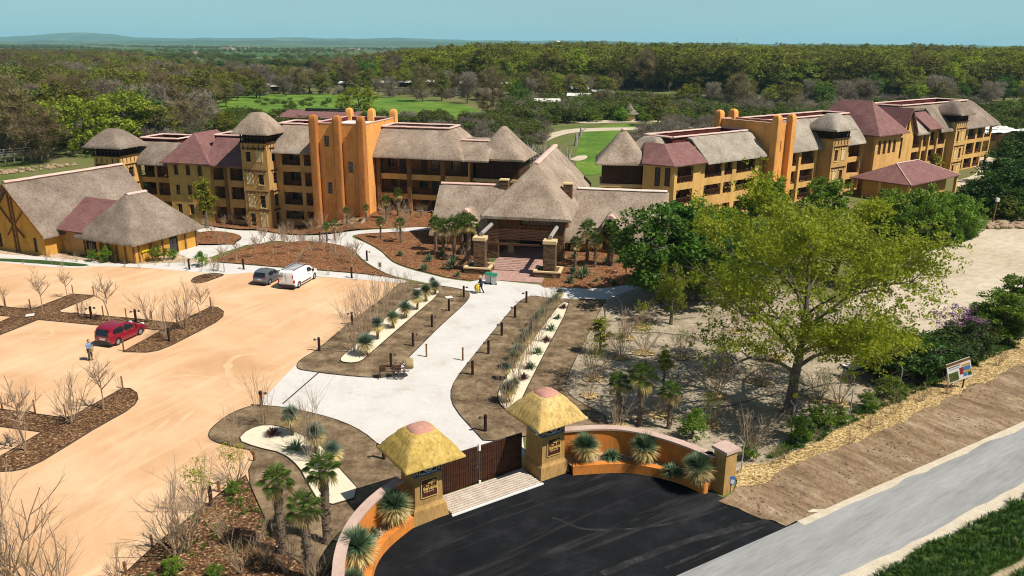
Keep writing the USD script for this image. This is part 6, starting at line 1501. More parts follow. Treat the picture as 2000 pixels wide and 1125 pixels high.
bm = MB().lathe([(0.33, 0.0), (0.42, 0.15), (0.45, 0.35), (0.42, 0.55), (0.36, 0.68), (0.32, 0.68), (0.38, 0.5), (0.40, 0.3), (0.3, 0.03), (0.01, 0.03)], 18).moved(np.array([[0, 0, 1, 0.55], [0, 1, 0, 0], [-1, 0, 0, 1.08], [0, 0, 0, 1.0]]))
obj('basket', bm, 'basket', ct, smooth=40)
obj('load', MB().box((-0.35, -0.22, 0.66), (0.3, 0.22, 0.9)), 'timber', ct)
nb = thing('notice_board', 'white notice board on a post at the car park edge', 'sign', gpt(743, 541))
obj('post', MB().box((-0.04, -0.04, 0), (0.04, 0.04, 1.2)), 'timber_warm', nb); obj('board', MB().box((-0.25, -0.08, 1.0), (0.25, -0.041, 1.75)), 'white_paint', nb)
obj('notice', MB().box((-0.12, -0.088, 1.15), (0.12, -0.081, 1.6)), 'timber_warm', nb)
hv = thing('hive_box', 'yellow ochre cupboard with dark shelf openings against the annex wall', 'cupboard', gpt(276, 509), math.radians(-20))
obj('case', MB().box((-0.7, -0.35, 0), (0.7, 0.35, 1.15)), 'barn_ochre', hv); obj('roof', MB().box((-0.85, -0.5, 1.15), (0.85, 0.5, 1.28)), 'hose_yellow', hv)
for x0, x1 in ((-0.6, -0.15), (0.15, 0.6)): obj('opening', MB().box((x0, -0.36, 0.3), (x1, -0.345, 1.0)), 'door_brown', hv)

# ------------------------------------------------------------------ bollard lamps, stakes, covers
rough('bollard_wood', [(0.3, (0.022, 0.010, 0.008)), (0.7, (0.05, 0.024, 0.018))], 3, fine_scale=12)
def bollard(t):
    obj('post', MB().lathe([(0.105, -0.05), (0.105, 1.16), (0.09, 1.2), (0.0, 1.2)], 12), 'bollard_wood', t, smooth=40)
    obj('foot_plate', MB().lathe([(0.17, 0.0), (0.17, 0.03), (0.1, 0.032)], 12), 'dark_steel', t)
    arm = obj('arm', MB().tube([(0.08, 0, 1.02), (0.30, 0, 1.05)], 0.022, 6), 'dark_steel', t)
    obj('spot', MB().lathe([(0.05, 0.14), (0.06, 0.12), (0.12, 0.0), (0.1, 0.0), (0.02, 0.08)], 10, (0.34, 0, 0.96)), 'dark_steel', arm)
def bollard2(t):
    bollard(t)
    arm = obj('arm', MB().tube([(-0.08, 0, 1.02), (-0.30, 0, 1.05)], 0.022, 6), 'dark_steel', t)
    obj('spot', MB().lathe([(0.05, 0.14), (0.06, 0.12), (0.12, 0.0), (0.1, 0.0), (0.02, 0.08)], 10, (-0.34, 0, 0.96)), 'dark_steel', arm)
ORD = ['first', 'second', 'third', 'fourth', 'fifth', 'sixth', 'seventh', 'eighth', 'ninth', 'tenth', 'eleventh', 'twelfth', 'thirteenth', 'fourteenth', 'fifteenth', 'sixteenth']
G_ = 'dark bollard lamps'
def bol(pts, text, yaw, key='bollard', b=bollard):
    for i, p in enumerate(pts):
        place(key, 'bollard_lamp', b, text.format(ORD[i]), 'bollard lamp', gpt(*p), math.radians(yaw), 1.0, G_)
bol([(764, 718), (807, 677), (844, 640), (877, 608), (906, 581)], 'dark bollard lamp on the left edge of the white drive, {} from the cart', 25)
bol([(948, 843), (923, 733), (954, 692), (980, 656), (1006, 621), (1028, 592)], 'dark bollard lamp on the right edge of the white drive, {} from the gate', 190)
bol([(624, 686), (688, 634)], 'dark bollard lamp between orange car park and long soil bed, {} from the near end', 180)
bol([(511, 795)], 'dark bollard lamp at the corner where the drive meets the car park', 10)
bol([(750, 898)], 'dark bollard lamp half hidden behind the left thatched gate pillar', 180)
bol([(413, 988)], 'dark bollard lamp by the near mulch bed with stakes', 175)
bol([(179, 623), (266, 629), (331, 667)], 'dark twin bollard lamp in the mulch island by the red car, {} from the left', 20, 'bollard2', bollard2)
bol([(226, 514), (370, 526), (476, 526), (687, 543)], 'dark bollard lamp on the pale kerb path, {} from the left', 90)
bol([(625, 470), (717, 509)], 'dark bollard lamp beside the curving garden walk, {} from the hotel tower', 0)
def thin_post(t): obj('post', MB().box((-0.06, -0.06, 0), (0.06, 0.06, 1.05)), 'timber_warm', t); obj('cap', MB().box((-0.065, -0.065, 1.05), (0.065, 0.065, 1.09)), 'timber', t)
for p, w in (((833, 697), 'left'), ((904, 704), 'right')):
    place('thin_post', 'drive_post', thin_post, f'slim brown post standing in the white drive, {w} one of the pair', 'post', gpt(*p), 0.2, 1.0, 'posts in the drive')
def stake(t): obj('stake', MB().box((-0.045, -0.045, -0.05), (0.045, 0.045, 0.95)), 'timber_warm', t); obj('point', MB().lathe([(0.06, 0.95), (0.0, 1.02)], 4, phase=np.pi / 4), 'timber_warm', t)
SG = 'wooden stakes round the beds'
for pts, text in (([(11, 599), (60, 604), (143, 575), (184, 578)], 'small wooden stake, left arm of the upper mulch island, {} from left'),
                  ([(153, 612), (202, 617), (247, 622), (297, 627), (346, 631), (412, 599)], 'small wooden stake behind the red car on the island edge, {} from left'),
                  ([(242, 686)], 'yellowish wooden stake at the tip of the mulch island beside the red car'),
                  ([(5, 800), (69, 807), (129, 816), (240, 759)], 'small wooden stake on the lower mulch island back edge, {} from left'),
                  ([(246, 1121), (298, 1068), (345, 1035), (428, 961), (497, 901)], 'short wooden stake on the edge of the near mulch bed, {} from the bottom')):
    for i, p in enumerate(pts):
        place('stake', 'wooden_stake', stake, text.format(ORD[i]), 'stake', gpt(*p), 0.3 * i, 1.0 if p[1] < 900 else (1.2, 1.2, 0.7), SG)
def cover(t): obj('plate', MB().box((-0.35, -0.35, 0), (0.35, 0.35, 0.05)), 'kerb_stone', t); obj('rim', MB().box((-0.4, -0.4, 0), (0.4, 0.4, 0.03)), 'dark_steel', t)
for p, s in (((877, 582), 'soil bed beside the top of the white drive'), ((59, 617), 'left end of the upper mulch island'), ((818, 566), 'soil bed behind the pale yucca strip'), ((1664, 718), 'grey garden soil right of the big oak trunk')):
    o = gpt(*p); place('cover', 'inspection_cover', cover, 'pale square inspection cover set in the ' + s, 'cover', o + [0, 0, 0.05], 0.4, 1.0 if p[0] < 1600 else 1.6, 'inspection covers')

# ------------------------------------------------------------------ fence and boards along the road
fn = thing('wire_fence', 'grey wire fence with cranked posts between garden and wood chips', 'fence')
plain('galvanised', (0.42, 0.44, 0.45), 0.45, metal=0.4)
fp = [gpt(x, y) for x, y in ((1447, 925), (1545, 848), (1659, 815), (1755, 770), (1809, 747), (1857, 722), (1897, 700), (1974, 662), (2050, 625), (2120, 590))]
for k, p in enumerate(fp):
    mb = MB(); mb.tube([p, p + [0, 0, 2.0], p + [-0.35, -0.12, 2.45]], 0.038, 6); obj('post', mb, 'galvanised', fn)
for h in (0.15, 0.45, 0.75, 1.05, 1.35, 1.65, 1.95):
    mb = MB()
    for a, b in zip(fp[:-1], fp[1:]): mb.tube([a + [0, 0, h], b + [0, 0, h]], 0.005, 3, False)
    obj('wire', mb, 'dark_steel', fn)
bd = gpt(1862, 760); yb = math.atan2(*(fp[6] - fp[4])[:2][::-1])
sb_ = thing('advert_board', 'large tilted picture board with blue and brown images by the fence', 'sign', bd, 0.12)
A = np.array([[math.cos(-0.10), 0, -math.sin(-0.10), -0.1], [0, 1, 0, 0], [math.sin(-0.10), 0, math.cos(-0.10), 0.9], [0, 0, 0, 1.0]])
_k = 0.80; A = np.array([[_k * math.cos(0.32), 0, -_k * math.sin(0.32), -0.45], [0, 1, 0, 0], [_k * math.sin(0.32), 0, _k * math.cos(0.32), 0.45], [0, 0, 0, 1.0]])
for x in (-0.15, 0.75): obj('post', MB().box((x - 0.04, 0.02, 0), (x + 0.04, 0.1, 2.0)), 'timber', sb_)
obj('board', MB().box((0, -0.06, 0), (2.3, 0, 2.0), A), 'white_paint', sb_)
for nm, x0, z0, x1, z1, m in (('top_band', 0.0, 1.72, 2.3, 2.0, 'timber_warm'), ('photo', 0.1, 0.12, 1.0, 1.0, 'rough_grass'), ('photo', 1.15, 0.55, 1.5, 1.25, 'car_red'), ('photo', 1.5, 0.85, 2.2, 1.25, 'blue_paint'), ('photo', 1.45, 0.25, 1.85, 0.6, 'blue_paint'), ('photo', 1.55, 0.6, 2.25, 0.84, 'straw_left'), ('photo', 1.4, 1.3, 2.2, 1.5, 'bag_orange'), ('photo', 1.9, 0.2, 2.25, 0.58, 'lawn_strip'), ('headline', 0.2, 1.3, 1.2, 1.42, 'bin_grey'), ('headline', 0.15, 1.52, 1.3, 1.6, 'trim_black')):
    obj(nm, MB().box((x0, -0.068, z0), (x1, -0.061, z1), A), m, sb_)
sn = thing('small_sign', 'small white square sign on the wire fence above the picture board', 'sign', gpt(1898, 706) + [0.2, -0.1, 0.9], yb)
obj('plate', MB().box((0, -0.03, 0), (0.6, 0, 0.62)), 'white_paint', sn); obj('print', MB().box((0.12, -0.036, 0.3), (0.48, -0.031, 0.5)), 'bin_grey', sn)
lp = thing('path_lamp', 'wooden post with a small white lamp box beside the rubble stones', 'lamp post', gpt(1937, 440))
obj('post', MB().bar((0, 0, 0), (0.15, 0, 3.4), 0.16), 'timber_warm', lp); obj('lamp_box', MB().box((-0.05, -0.2, 3.4), (0.35, 0.2, 3.9)), 'white_paint', lp)
rk = inside_pts(px_poly([(1870, 436), (1930, 428), (2060, 430), (2060, 446), (1930, 446), (1880, 443)], 0), 150, np.random.default_rng(8))
tag(pebble_field('rubble', px_poly([(1872, 437), (1930, 429), (2060, 431), (2060, 446), (1930, 447), (1885, 444)], 0), 190, 0.25, 0.7, 'stones', 0.15, np.random.default_rng(8), 0.7), 'bank of pale rubble stones at the far edge of the sandy lot', 'rubble')
tag(pebble_field('rubble', px_poly([(606, 446), (640, 436), (712, 430), (716, 438), (650, 448)], 0), 60, 0.2, 0.45, 'stones', 0.1, np.random.default_rng(9), 0.7), 'low pale stones at the foot of the left orange tower', 'rubble')
mat('clods', {'g': ('geometry', {}), 'r': ('rgb_ramp', {'ramp': [(0.0, (0.12, 0.08, 0.045)), (0.6, (0.25, 0.175, 0.105)), (1.0, (0.42, 0.34, 0.24))]}), 'p': ('principled_bsdf', {'roughness': 0.95})}, [('g.random_per_island', 'r.fac'), ('r.color', 'p.base_color')])
tag(pebble_field('clods', clear(P_['dirt'], P_['road'].buffer(0.3)).intersection(sbox(8, 30, 60, 75)).buffer(0), 800, 0.02, 0.09, 'clods', 0.03, np.random.default_rng(18), 0.6), 'earth clods strewn over the bare verge beside the road')
tag(pebble_field('clods', P_['pale'].intersection(sbox(0, 40, 45, 90)).buffer(0), 900, 0.02, 0.08, 'clods', 0.04, np.random.default_rng(19), 0.6), 'earth clods strewn over the pale garden soil')
tag(pebble_field('rubble', px_poly([(-20, 336), (60, 327), (140, 318), (150, 324), (60, 336), (-20, 345)], 0), 160, 0.12, 0.4, 'stones', 0.15, np.random.default_rng(20), 0.7), 'pale rubble bank behind the thatched hall at the far left')
# ------------------------------------------------------------------ plants: materials and builders
rough('bark', [(0.3, (0.085, 0.068, 0.05)), (0.7, (0.17, 0.145, 0.115))], 2.0, fine_scale=9, fine_amt=0.8, bump=0.8, stretch=(2, 2, 0.4))
rough('bark_pale', [(0.3, (0.24, 0.19, 0.14)), (0.7, (0.38, 0.32, 0.25))], 2.0, fine_scale=9, fine_amt=0.6)
rough('palm_bark', [(0.3, (0.11, 0.075, 0.05)), (0.7, (0.24, 0.18, 0.13))], 5.0, fine_scale=18, fine_amt=0.9, bump=1.0, bdist=0.05)
plain('twig', (0.33, 0.235, 0.15), 0.9, vary=0.35, scale=0.8)
plain('twig_grey', (0.17, 0.135, 0.105), 0.9, vary=0.35, scale=0.3)
plain('twig_dark', (0.085, 0.055, 0.035), 0.9, vary=0.3, scale=0.5)
leafy('leaf_oak', (0.115, 0.155, 0.008), (0.32, 0.36, 0.022), 0.45, 0.5)
leafy('leaf_green', (0.035, 0.095, 0.010), (0.115, 0.21, 0.022), 0.38, 0.7, 0.012)
leafy('leaf_bright', (0.07, 0.15, 0.012), (0.20, 0.30, 0.028), 0.40, 0.7, 0.012)
leafy('leaf_yellow', (0.16, 0.20, 0.012), (0.36, 0.36, 0.03), 0.35, 0.9, 0.012)
leafy('leaf_dark', (0.018, 0.052, 0.008), (0.065, 0.115, 0.018), 0.3, 0.6, 0.015)
leafy('leaf_spring', (0.11, 0.140, 0.010), (0.31, 0.335, 0.028), 0.38, 0.12, 0.02, 0.8)
leafy('leaf_olive', (0.088, 0.10, 0.014), (0.225, 0.22, 0.038), 0.35, 0.12, 0.02, 0.8)
leafy('leaf_scrub', (0.045, 0.075, 0.010), (0.145, 0.175, 0.028), 0.35, 0.2, 0.02, 0.7)
leafy('leaf_brown', (0.125, 0.090, 0.042), (0.26, 0.20, 0.10), 0.3, 0.12, 0.02, 0.9)
leafy('leaf_grey', (0.15, 0.125, 0.09), (0.29, 0.245, 0.19), 0.3, 0.12, 0.015, 0.9)
leafy('leaf_purple', (0.17, 0.07, 0.15), (0.32, 0.17, 0.30), 0.3, 1.0)
leafy('yucca_green', (0.055, 0.105, 0.050), (0.15, 0.22, 0.12), 0.2, 1.5, 0.01, 0.5)
leafy('yucca_blue', (0.07, 0.125, 0.085), (0.17, 0.25, 0.18), 0.2, 1.5, 0.01, 0.5)
leafy('yucca_dry', (0.40, 0.31, 0.12), (0.66, 0.56, 0.28), 0.3, 1.5, 0.01, 0.7)
leafy('phormium', (0.05, 0.018, 0.014), (0.15, 0.055, 0.035), 0.15, 1.5)
leafy('palm_green', (0.045, 0.095, 0.018), (0.17, 0.24, 0.045), 0.35, 1.2, 0.012, 0.45)
leafy('grass_blade', (0.018, 0.060, 0.006), (0.06, 0.13, 0.015), 0.25, 0.5, 0.01)

def leaf_quads(c, n_per, spread, size, rng, up=0.35, flat=0.75, droop=0.0):
    """Leaf-sized faces scattered round cluster centres c (k x 3)."""
    k = len(c)
    sp = np.broadcast_to(np.asarray(spread, float), (k,))
    o = rng.normal(0, 1, (k, n_per, 3)); o *= (sp[:, None, None] / np.maximum(np.linalg.norm(o, axis=2, keepdims=True), 1e-6)) * rng.random((k, n_per, 1)) ** 0.45
    o[..., 2] *= flat
    p = (c[:, None] + o).reshape(-1, 3)
    n = rng.normal(0, 1, p.shape) + [0, 0, up * 2]; n /= np.linalg.norm(n, axis=1, keepdims=True)
    a = np.cross(n, rng.normal(0, 1, p.shape)); a /= np.maximum(np.linalg.norm(a, axis=1, keepdims=True), 1e-6)
    b = np.cross(n, a)
    s = size * rng.uniform(0.6, 1.35, (len(p), 1)); w = 0.62
    V = np.stack([p - a * s * 0.5, p + b * s * w * 0.5, p + a * s * 0.5, p - b * s * w * 0.5], 1)
    f = np.arange(len(p))[:, None] * 4 + np.array([[0, 1, 2, 3]])
    return V.reshape(-1, 3), f

def slivers(c, n_per, spread, length, width, rng, up=0.8):
    """Fine twigs as slim triangles pointing outwards and up."""
    k = len(c)
    o = rng.normal(0, 1, (k, n_per, 3)); o *= (np.broadcast_to(spread, (k,))[:, None, None] / np.maximum(np.linalg.norm(o, axis=2, keepdims=True), 1e-6)) * rng.random((k, n_per, 1)) ** 0.5
    p = (c[:, None] + o * 0.6).reshape(-1, 3); d = o.reshape(-1, 3) / np.maximum(np.linalg.norm(o.reshape(-1, 3), axis=1, keepdims=True), 1e-6) + rng.normal(0, 0.5, p.shape) + [0, 0, up]
    d /= np.linalg.norm(d, axis=1, keepdims=True)
    s = np.cross(d, rng.normal(0, 1, p.shape)); s /= np.maximum(np.linalg.norm(s, axis=1, keepdims=True), 1e-6)
    L = length * rng.uniform(0.5, 1.3, (len(p), 1))
    V = np.stack([p - s * width, p + s * width, p + d * L], 1)
    return V.reshape(-1, 3), np.arange(len(p))[:, None] * 3 + np.array([[0, 1, 2]])

def skeleton(rng, Ht, R, base, n_limb, n_clu, lean=0.0, shell=0.45, squash=1.0, r0=None, oct_=6):
    """Trunk with limbs and cluster centres filling an uneven crown. Returns (wood mesh, centres)."""
    r0 = r0 or Ht * 0.026
    mb = MB()
    z = np.linspace(0, Ht * 0.80, 7)
    tr = np.column_stack([np.cumsum(rng.normal(0, 0.012 * Ht, 7)) * (z > 0) + lean * z, np.cumsum(rng.normal(0, 0.012 * Ht, 7)) * (z > 0), z])
    mb.tube(tr, r0 * np.array([1.45, 1.0, 0.9, 0.72, 0.5, 0.32, 0.12]), 8)
    limbs = []
    zc, hz = (base + 1) / 2 * Ht, (1 - base) / 2 * Ht
    for i in range(n_limb):
        h = base * Ht * 0.75 + (0.72 - base * 0.75) * Ht * (i + rng.random()) / n_limb
        a = i * 2.4 + rng.uniform(-0.5, 0.5)
        k = np.interp(h, tr[:, 2], np.arange(7)); p0 = tr[int(k)] + (tr[min(int(k) + 1, 6)] - tr[int(k)]) * (k % 1)
        L = R * rng.uniform(0.75, 1.0) * (1.0 - 0.45 * (h / Ht)); rise = rng.uniform(0.25, 0.8)
        t = np.linspace(0, 1, 5)[:, None]
        d = np.array([math.cos(a), math.sin(a), 0])
        P = p0 + d * L * t + np.array([0, 0, 1]) * L * rise * t ** 1.4 * 0.8 + rng.normal(0, 0.03 * L, (5, 3)) * t
        mb.tube(P, r0 * 0.52 * np.array([1, 0.75, 0.52, 0.32, 0.12]) * (1.1 - 0.5 * h / Ht), oct_)
        limbs.append(P)
    pts = np.vstack(limbs + [tr[3:]])
    # cluster centres in a lumpy ellipsoid
    u = rng.normal(0, 1, (n_clu, 3)); u /= np.linalg.norm(u, axis=1, keepdims=True)
    lump = 0.72 + 0.5 * meshkit.noise(u * 1.9 + rng.uniform(0, 50), 7)
    rad = (shell + (1 - shell) * rng.random(n_clu)) * lump
    c = np.column_stack([u[:, 0] * R * rad + lean * zc, u[:, 1] * R * rad, zc + u[:, 2] * hz * rad * squash])
    from scipy.spatial import cKDTree
    dd, ii = cKDTree(pts).query(c)
    for q, i in zip(c, ii):
        m_ = (pts[i] + q) / 2 + rng.normal(0, 0.04 * R, 3)
        mb.tube([pts[i], m_, q], [r0 * 0.13, r0 * 0.09, r0 * 0.03], 3, False)
    return mb, c

def grown(seed, Ht, R, base, n_limb, n_clu, n_leaf, leaf, spread, leaf_m, bark_m='bark', twiggy=False, tw=0.03, **kw):
    """A builder for place(): trunk with limbs, and crown."""
    def build(t):
        rng = np.random.default_rng(seed)
        mb, c = skeleton(rng, Ht, R, base, n_limb, n_clu, **kw)
        obj('trunk', mb, bark_m, t, smooth=60)
        if twiggy: v, f = slivers(c, n_leaf, spread, leaf, tw, rng)
        else: v, f = leaf_quads(c, n_leaf, spread * rng.uniform(0.7, 1.25, len(c)), leaf, rng)
        obj('crown', (v, f), leaf_m, t)
    return build

# the big oak by the road
ok = gpt(1541, 806)
t = thing('oak_tree', 'large spreading oak in fresh yellow-green leaf with an orange pruning scar', 'tree', ok)
rngo = np.random.default_rng(41)
mb = MB()
TP = np.array([[0, 0, -0.2], [0.02, 0, 0.3], [0.05, 0.02, 1.2], [0.12, 0.05, 2.6], [0.3, 0.2, 3.9], [0.45, 0.5, 5.5], [0.6, 0.8, 7.5], [0.6, 1.2, 9.8], [0.5, 1.3, 12.2]])
mb.tube(TP, [0.62, 0.42, 0.345, 0.31, 0.29, 0.22, 0.16, 0.10, 0.04], 12)
ends = [TP[5:]]
def limb(p, a, L, rise, r, sub=5):
    t_ = np.linspace(0, 1, 8)[:, None]; d = np.array([math.cos(a), math.sin(a), 0])
    P = p + d * L * t_ + np.array([0, 0, 1.0]) * L * (rise * t_ + 0.10 * np.sin(t_ * 5)) + np.cumsum(rngo.normal(0, 0.035 * L, (8, 3)), 0) * t_
    mb.tube(P, r * np.array([1, 0.85, 0.7, 0.56, 0.43, 0.31, 0.2, 0.07]), 7)
    ends.append(P[2:])
    if sub:
        for q in range(sub):
            k = 2 + q % 6
            limb(P[min(k, 7)], a + rngo.uniform(-1.1, 1.1), L * rngo.uniform(0.28, 0.5), rise + rngo.uniform(-0.15, 0.5), r * 0.36, 0 if sub < 5 else 3)
for z_, a, L, rise, r in ((2.9, 3.25, 6.5, 0.18, 0.20), (3.3, -0.15, 6.2, 0.25, 0.21), (3.9, 2.2, 6.8, 0.40, 0.20), (4.3, 0.9, 7.6, 0.38, 0.20), (4.2, -1.1, 5.5, 0.35, 0.16), (5.2, 3.6, 6.2, 0.55, 0.17), (5.6, 0.25, 8.2, 0.42, 0.18), (6.3, 1.6, 7.2, 0.5, 0.16),
                         (6.8, -0.8, 6.2, 0.55, 0.14), (7.4, 2.9, 5.8, 0.70, 0.14), (8.2, 0.6, 6.5, 0.65, 0.12), (8.9, 4.3, 4.6, 0.75, 0.11), (9.6, 2.0, 4.8, 0.8, 0.10), (4.8, 4.6, 5.0, 0.4, 0.14)):
    k = np.interp(z_, TP[:, 2], np.arange(9)); p = TP[int(k)] + (TP[min(int(k) + 1, 8)] - TP[int(k)]) * (k % 1)
    limb(p, a, L * 1.18, rise, r * 0.72)
obj('trunk', mb, 'bark', t, smooth=60)
E_ = np.vstack(ends); E_ = E_[E_[:, 2] > 2.6]
cc = np.vstack([E_ + rngo.normal(0, 0.5, E_.shape) * [1, 1, 0.7] for _ in range(7)])
cc = cc[rngo.permutation(len(cc))]; cc = cc[((cc[:, 2] > 5.2) | (rngo.random(len(cc)) < 0.4)) & (((cc[:, 0] - 1.2) / 8.6) ** 2 + ((cc[:, 1] - 1.0) / 8.4) ** 2 < 1)][:3000]
u_ = rngo.normal(0, 1, (1500, 3)); u_ /= np.linalg.norm(u_, axis=1, keepdims=True)
lum = 0.55 + 0.85 * meshkit.fbm(u_ * 2.6 + 9.0, 3)
el_ = u_ * [7.4, 7.0, 5.7] * (lum * (0.5 + 0.5 * rngo.random(1500) ** 0.6))[:, None] + [1.3, 1.0, 8.9]
cc = np.vstack([cc, el_[el_[:, 2] > 3.6]])
v, f = leaf_quads(cc, 15, rngo.uniform(0.25, 0.6, len(cc)), 0.185, rngo, flat=0.6)
obj('crown', (v, f), 'leaf_oak', t)
obj('pruning_scar', MB().lathe([(0.02, 0.05), (0.17, 0.05), (0.2, 0.0)], 14).moved(np.array([[1, 0, 0, 0.16], [0, 0, -1, -0.36], [0, 1, 0, 1.45], [0, 0, 0, 1.0]])), 'hose_yellow', t)

# broadleaf trees and tall shrubs, each kind with two or three builds
KIND = {
    'maple': [grown(s, 7.0, 3.2, 0.08, 10, 110, 70, 0.27, 0.62, 'leaf_green', shell=0.5) for s in (1, 2, 3)],
    'bright': [grown(s, 6.0, 2.4, 0.08, 9, 90, 60, 0.25, 0.50, 'leaf_bright', shell=0.4) for s in (11, 12, 13)],
    'dark': [grown(s, 6.0, 2.8, 0.05, 9, 100, 64, 0.26, 0.60, 'leaf_dark', shell=0.45) for s in (21, 22)],
    'column': [grown(s, 5.0, 1.1, 0.18, 8, 60, 34, 0.19, 0.36, 'leaf_yellow', shell=0.25) for s in (31, 32)],
    'airy': [grown(s, 6.0, 2.1, 0.15, 12, 80, 38, 0.20, 0.50, 'leaf_oak', shell=0.3) for s in (41, 42)],
    'bush': [grown(s, 2.0, 1.15, 0.02, 8, 55, 44, 0.13, 0.26, 'leaf_bright', shell=0.3) for s in (51, 52)],
    'redbud': [grown(61, 4.0, 2.3, 0.1, 10, 60, 40, 0.14, 0.35, 'leaf_purple', 'bark_pale', shell=0.4)],
}
def plant(kind, name, px, py, top, label, cat='tree', group=None, wide=1.0, i=0, rz=None):
    b = gpt(px, py); h = tall(px, py, top)
    k = KIND[kind]; n = {'maple': 7.0, 'bright': 6.0, 'dark': 6.0, 'column': 5.0, 'airy': 6.0, 'bush': 2.0, 'redbud': 4.0}[kind]
    s = (1.12 if kind == 'maple' else 0.97) * h / n
    return place(f'{kind}{i % len(k)}', name, k[i % len(k)], label, cat, b, rz if rz is not None else i * 1.9 + px * 0.01, (s * wide, s * wide, s), group)
def plants(kind, name, rows, cat='tree', group=None):
    for i, (px, py, top, wide, label) in enumerate(rows): plant(kind, name, px, py, top, label, cat, group, wide, i)
plants('maple', 'maple_tree', [
    (1290, 592, 418, 1.15, 'dense dark green maple at the right end of the lobby, left of its group'),
    (1365, 588, 405, 1.2, 'tall dense green maple between the lobby and the big oak'),
    (1330, 560, 412, 1.1, 'dark green maple behind the two denser ones by the lobby')])
plants('airy', 'young_oak', [
    (1470, 545, 402, 1.5, 'yellow-green young oak behind the big oak, nearest the dark maples'),
    (1545, 530, 388, 1.6, 'yellow-green young oak directly behind the crown of the big oak'),
    (1625, 540, 405, 1.5, 'yellow-green young oak behind the big oak on its right'),
    (1440, 500, 430, 1.2, 'low yellow-green tree below the golden gallery of the right wing'),
    (1690, 560, 440, 1.4, 'yellow-green tree at the near edge of the sandy lot'),
    (1310, 634, 500, 0.8, 'slender pale-stemmed young tree in front of the dark maples')])
plants('bright', 'bright_tree', [
    (1700, 480, 385, 1.2, 'bright green tree below the red pavilion roof, leftmost of the thicket'),
    (1745, 486, 365, 1.15, 'bright green tree in the thicket right in front of the pavilion corner'),
    (1800, 482, 352, 1.05, 'lighter green tree that stands highest in the thicket by the pavilion'),
    (1848, 476, 368, 1.2, 'bright green tree at the right side of the pavilion thicket'),
    (1888, 466, 385, 1.0, 'bright green tree at the end of the thicket beside the sandy lot'),
    (1498, 452, 330, 0.9, 'upright green tree hiding the foot of the right orange tower'),
    (1608, 455, 338, 1.2, 'green tree in front of the right window tower'),
    (1455, 448, 372, 1.0, 'small green tree under the first gallery of the right wing'),
    (296, 402, 338, 1.3, 'rounded green tree between the thatched hall and the left wing'),
    (1945, 668, 560, 1.3, 'bright green tree behind the wire fence at the right edge, nearer one'),
    (1990, 650, 530, 1.2, 'bright green tree at the far right edge behind the wire fence'),
    (1905, 650, 585, 1.2, 'bright green shrubby tree beside the purple blossom')])
plants('dark', 'dark_tree', [
    (1720, 470, 392, 1.3, 'dark green tree inside the thicket by the pavilion'),
    (1775, 478, 400, 1.3, 'dark green tree low in the thicket by the sandy lot'),
    (1825, 470, 395, 1.2, 'dark green tree behind the brightest tree of the thicket'),
    (1935, 425, 330, 1.3, 'dark green tree behind the rubble bank, left of its row'),
    (1980, 420, 300, 1.3, 'tall dark green tree behind the rubble bank at the right edge'),
    (1965, 360, 268, 1.3, 'dark green tree beside the pale path at the right edge'),
    (2010, 330, 240, 1.3, 'dark green tree at the far right edge near the white tarpaulin'),
    (1900, 415, 345, 1.1, 'dark green tree left of the lamp post by the rubble bank'),
    (1780, 745, 640, 1.4, 'dark green bush-like tree under the right side of the big oak'),
    (1835, 725, 640, 1.4, 'dark green tree behind the picture board'),
    (1720, 745, 665, 1.3, 'dark green tree in the shade right of the oak trunk'),
    (1890, 700, 620, 1.3, 'dark green tree behind the small white fence sign'),
    (1960, 665, 590, 1.2, 'dark green tree low behind the fence at the right edge')])
plants('column', 'column_tree', [
    (405, 446, 336, 1.0, 'slim yellow-green tree in front of the left red-roofed block'),
    (566, 425, 348, 1.25, 'yellow-green tree in front of the bays left of the orange tower'),
    (1172, 692, 612, 1.25, 'yellow-green slender tree in the pale garden, brightest of all'),
    (1295, 745, 668, 1.0, 'thin green tree in the pale garden behind the gate palms'),
    (1822, 345, 296, 1.6, 'yellow-green tree in front of the far right gallery'),
    (1905, 318, 268, 1.4, 'yellow tree beside the far end of the right wing')])
plants('redbud', 'blossom_tree', [(1868, 672, 588, 1.15, 'small tree in purple blossom with bare pale branches by the fence')])
plants('bush', 'green_bush', [
    (1352, 858, 797, 0.85, 'fresh green bush behind the right curved wall'),
    (1600, 838, 785, 1.1, 'dense green bush beside the oak trunk at the fence'),
    (1640, 828, 797, 1.0, 'green bush by the fence, right of the one beside the oak'),
    (1690, 798, 760, 1.0, 'green bush growing through the wire fence'),
    (1560, 862, 812, 1.0, 'small green bush at the edge of the wood chips, nearest the road'),
    (1460, 900, 862, 0.9, 'little green bush at the foot of the fence behind the end pillar'),
    (1735, 780, 735, 1.2, 'green bush at the fence beyond the grey inspection cover'),
    (335, 1120, 1085, 1.1, 'yellowish green bush at the bottom of the near mulch bed'),
    (420, 1130, 1100, 0.9, 'bright green bush at the bottom edge beside the palms'),
    (455, 965, 932, 0.8, 'leafy green bush on the sharp corner of the near mulch bed'),
    (210, 512, 480, 0.9, 'small green bush left of the yellow cupboard'), (180, 510, 484, 0.8, 'low green bush against the annex posts'),
    (310, 510, 478, 1.0, 'green bush right of the yellow cupboard'), (338, 506, 482, 0.9, 'green bush by the annex door'),
    (395, 520, 490, 0.9, 'green shrub on the kerb by the small round island')], 'bush')

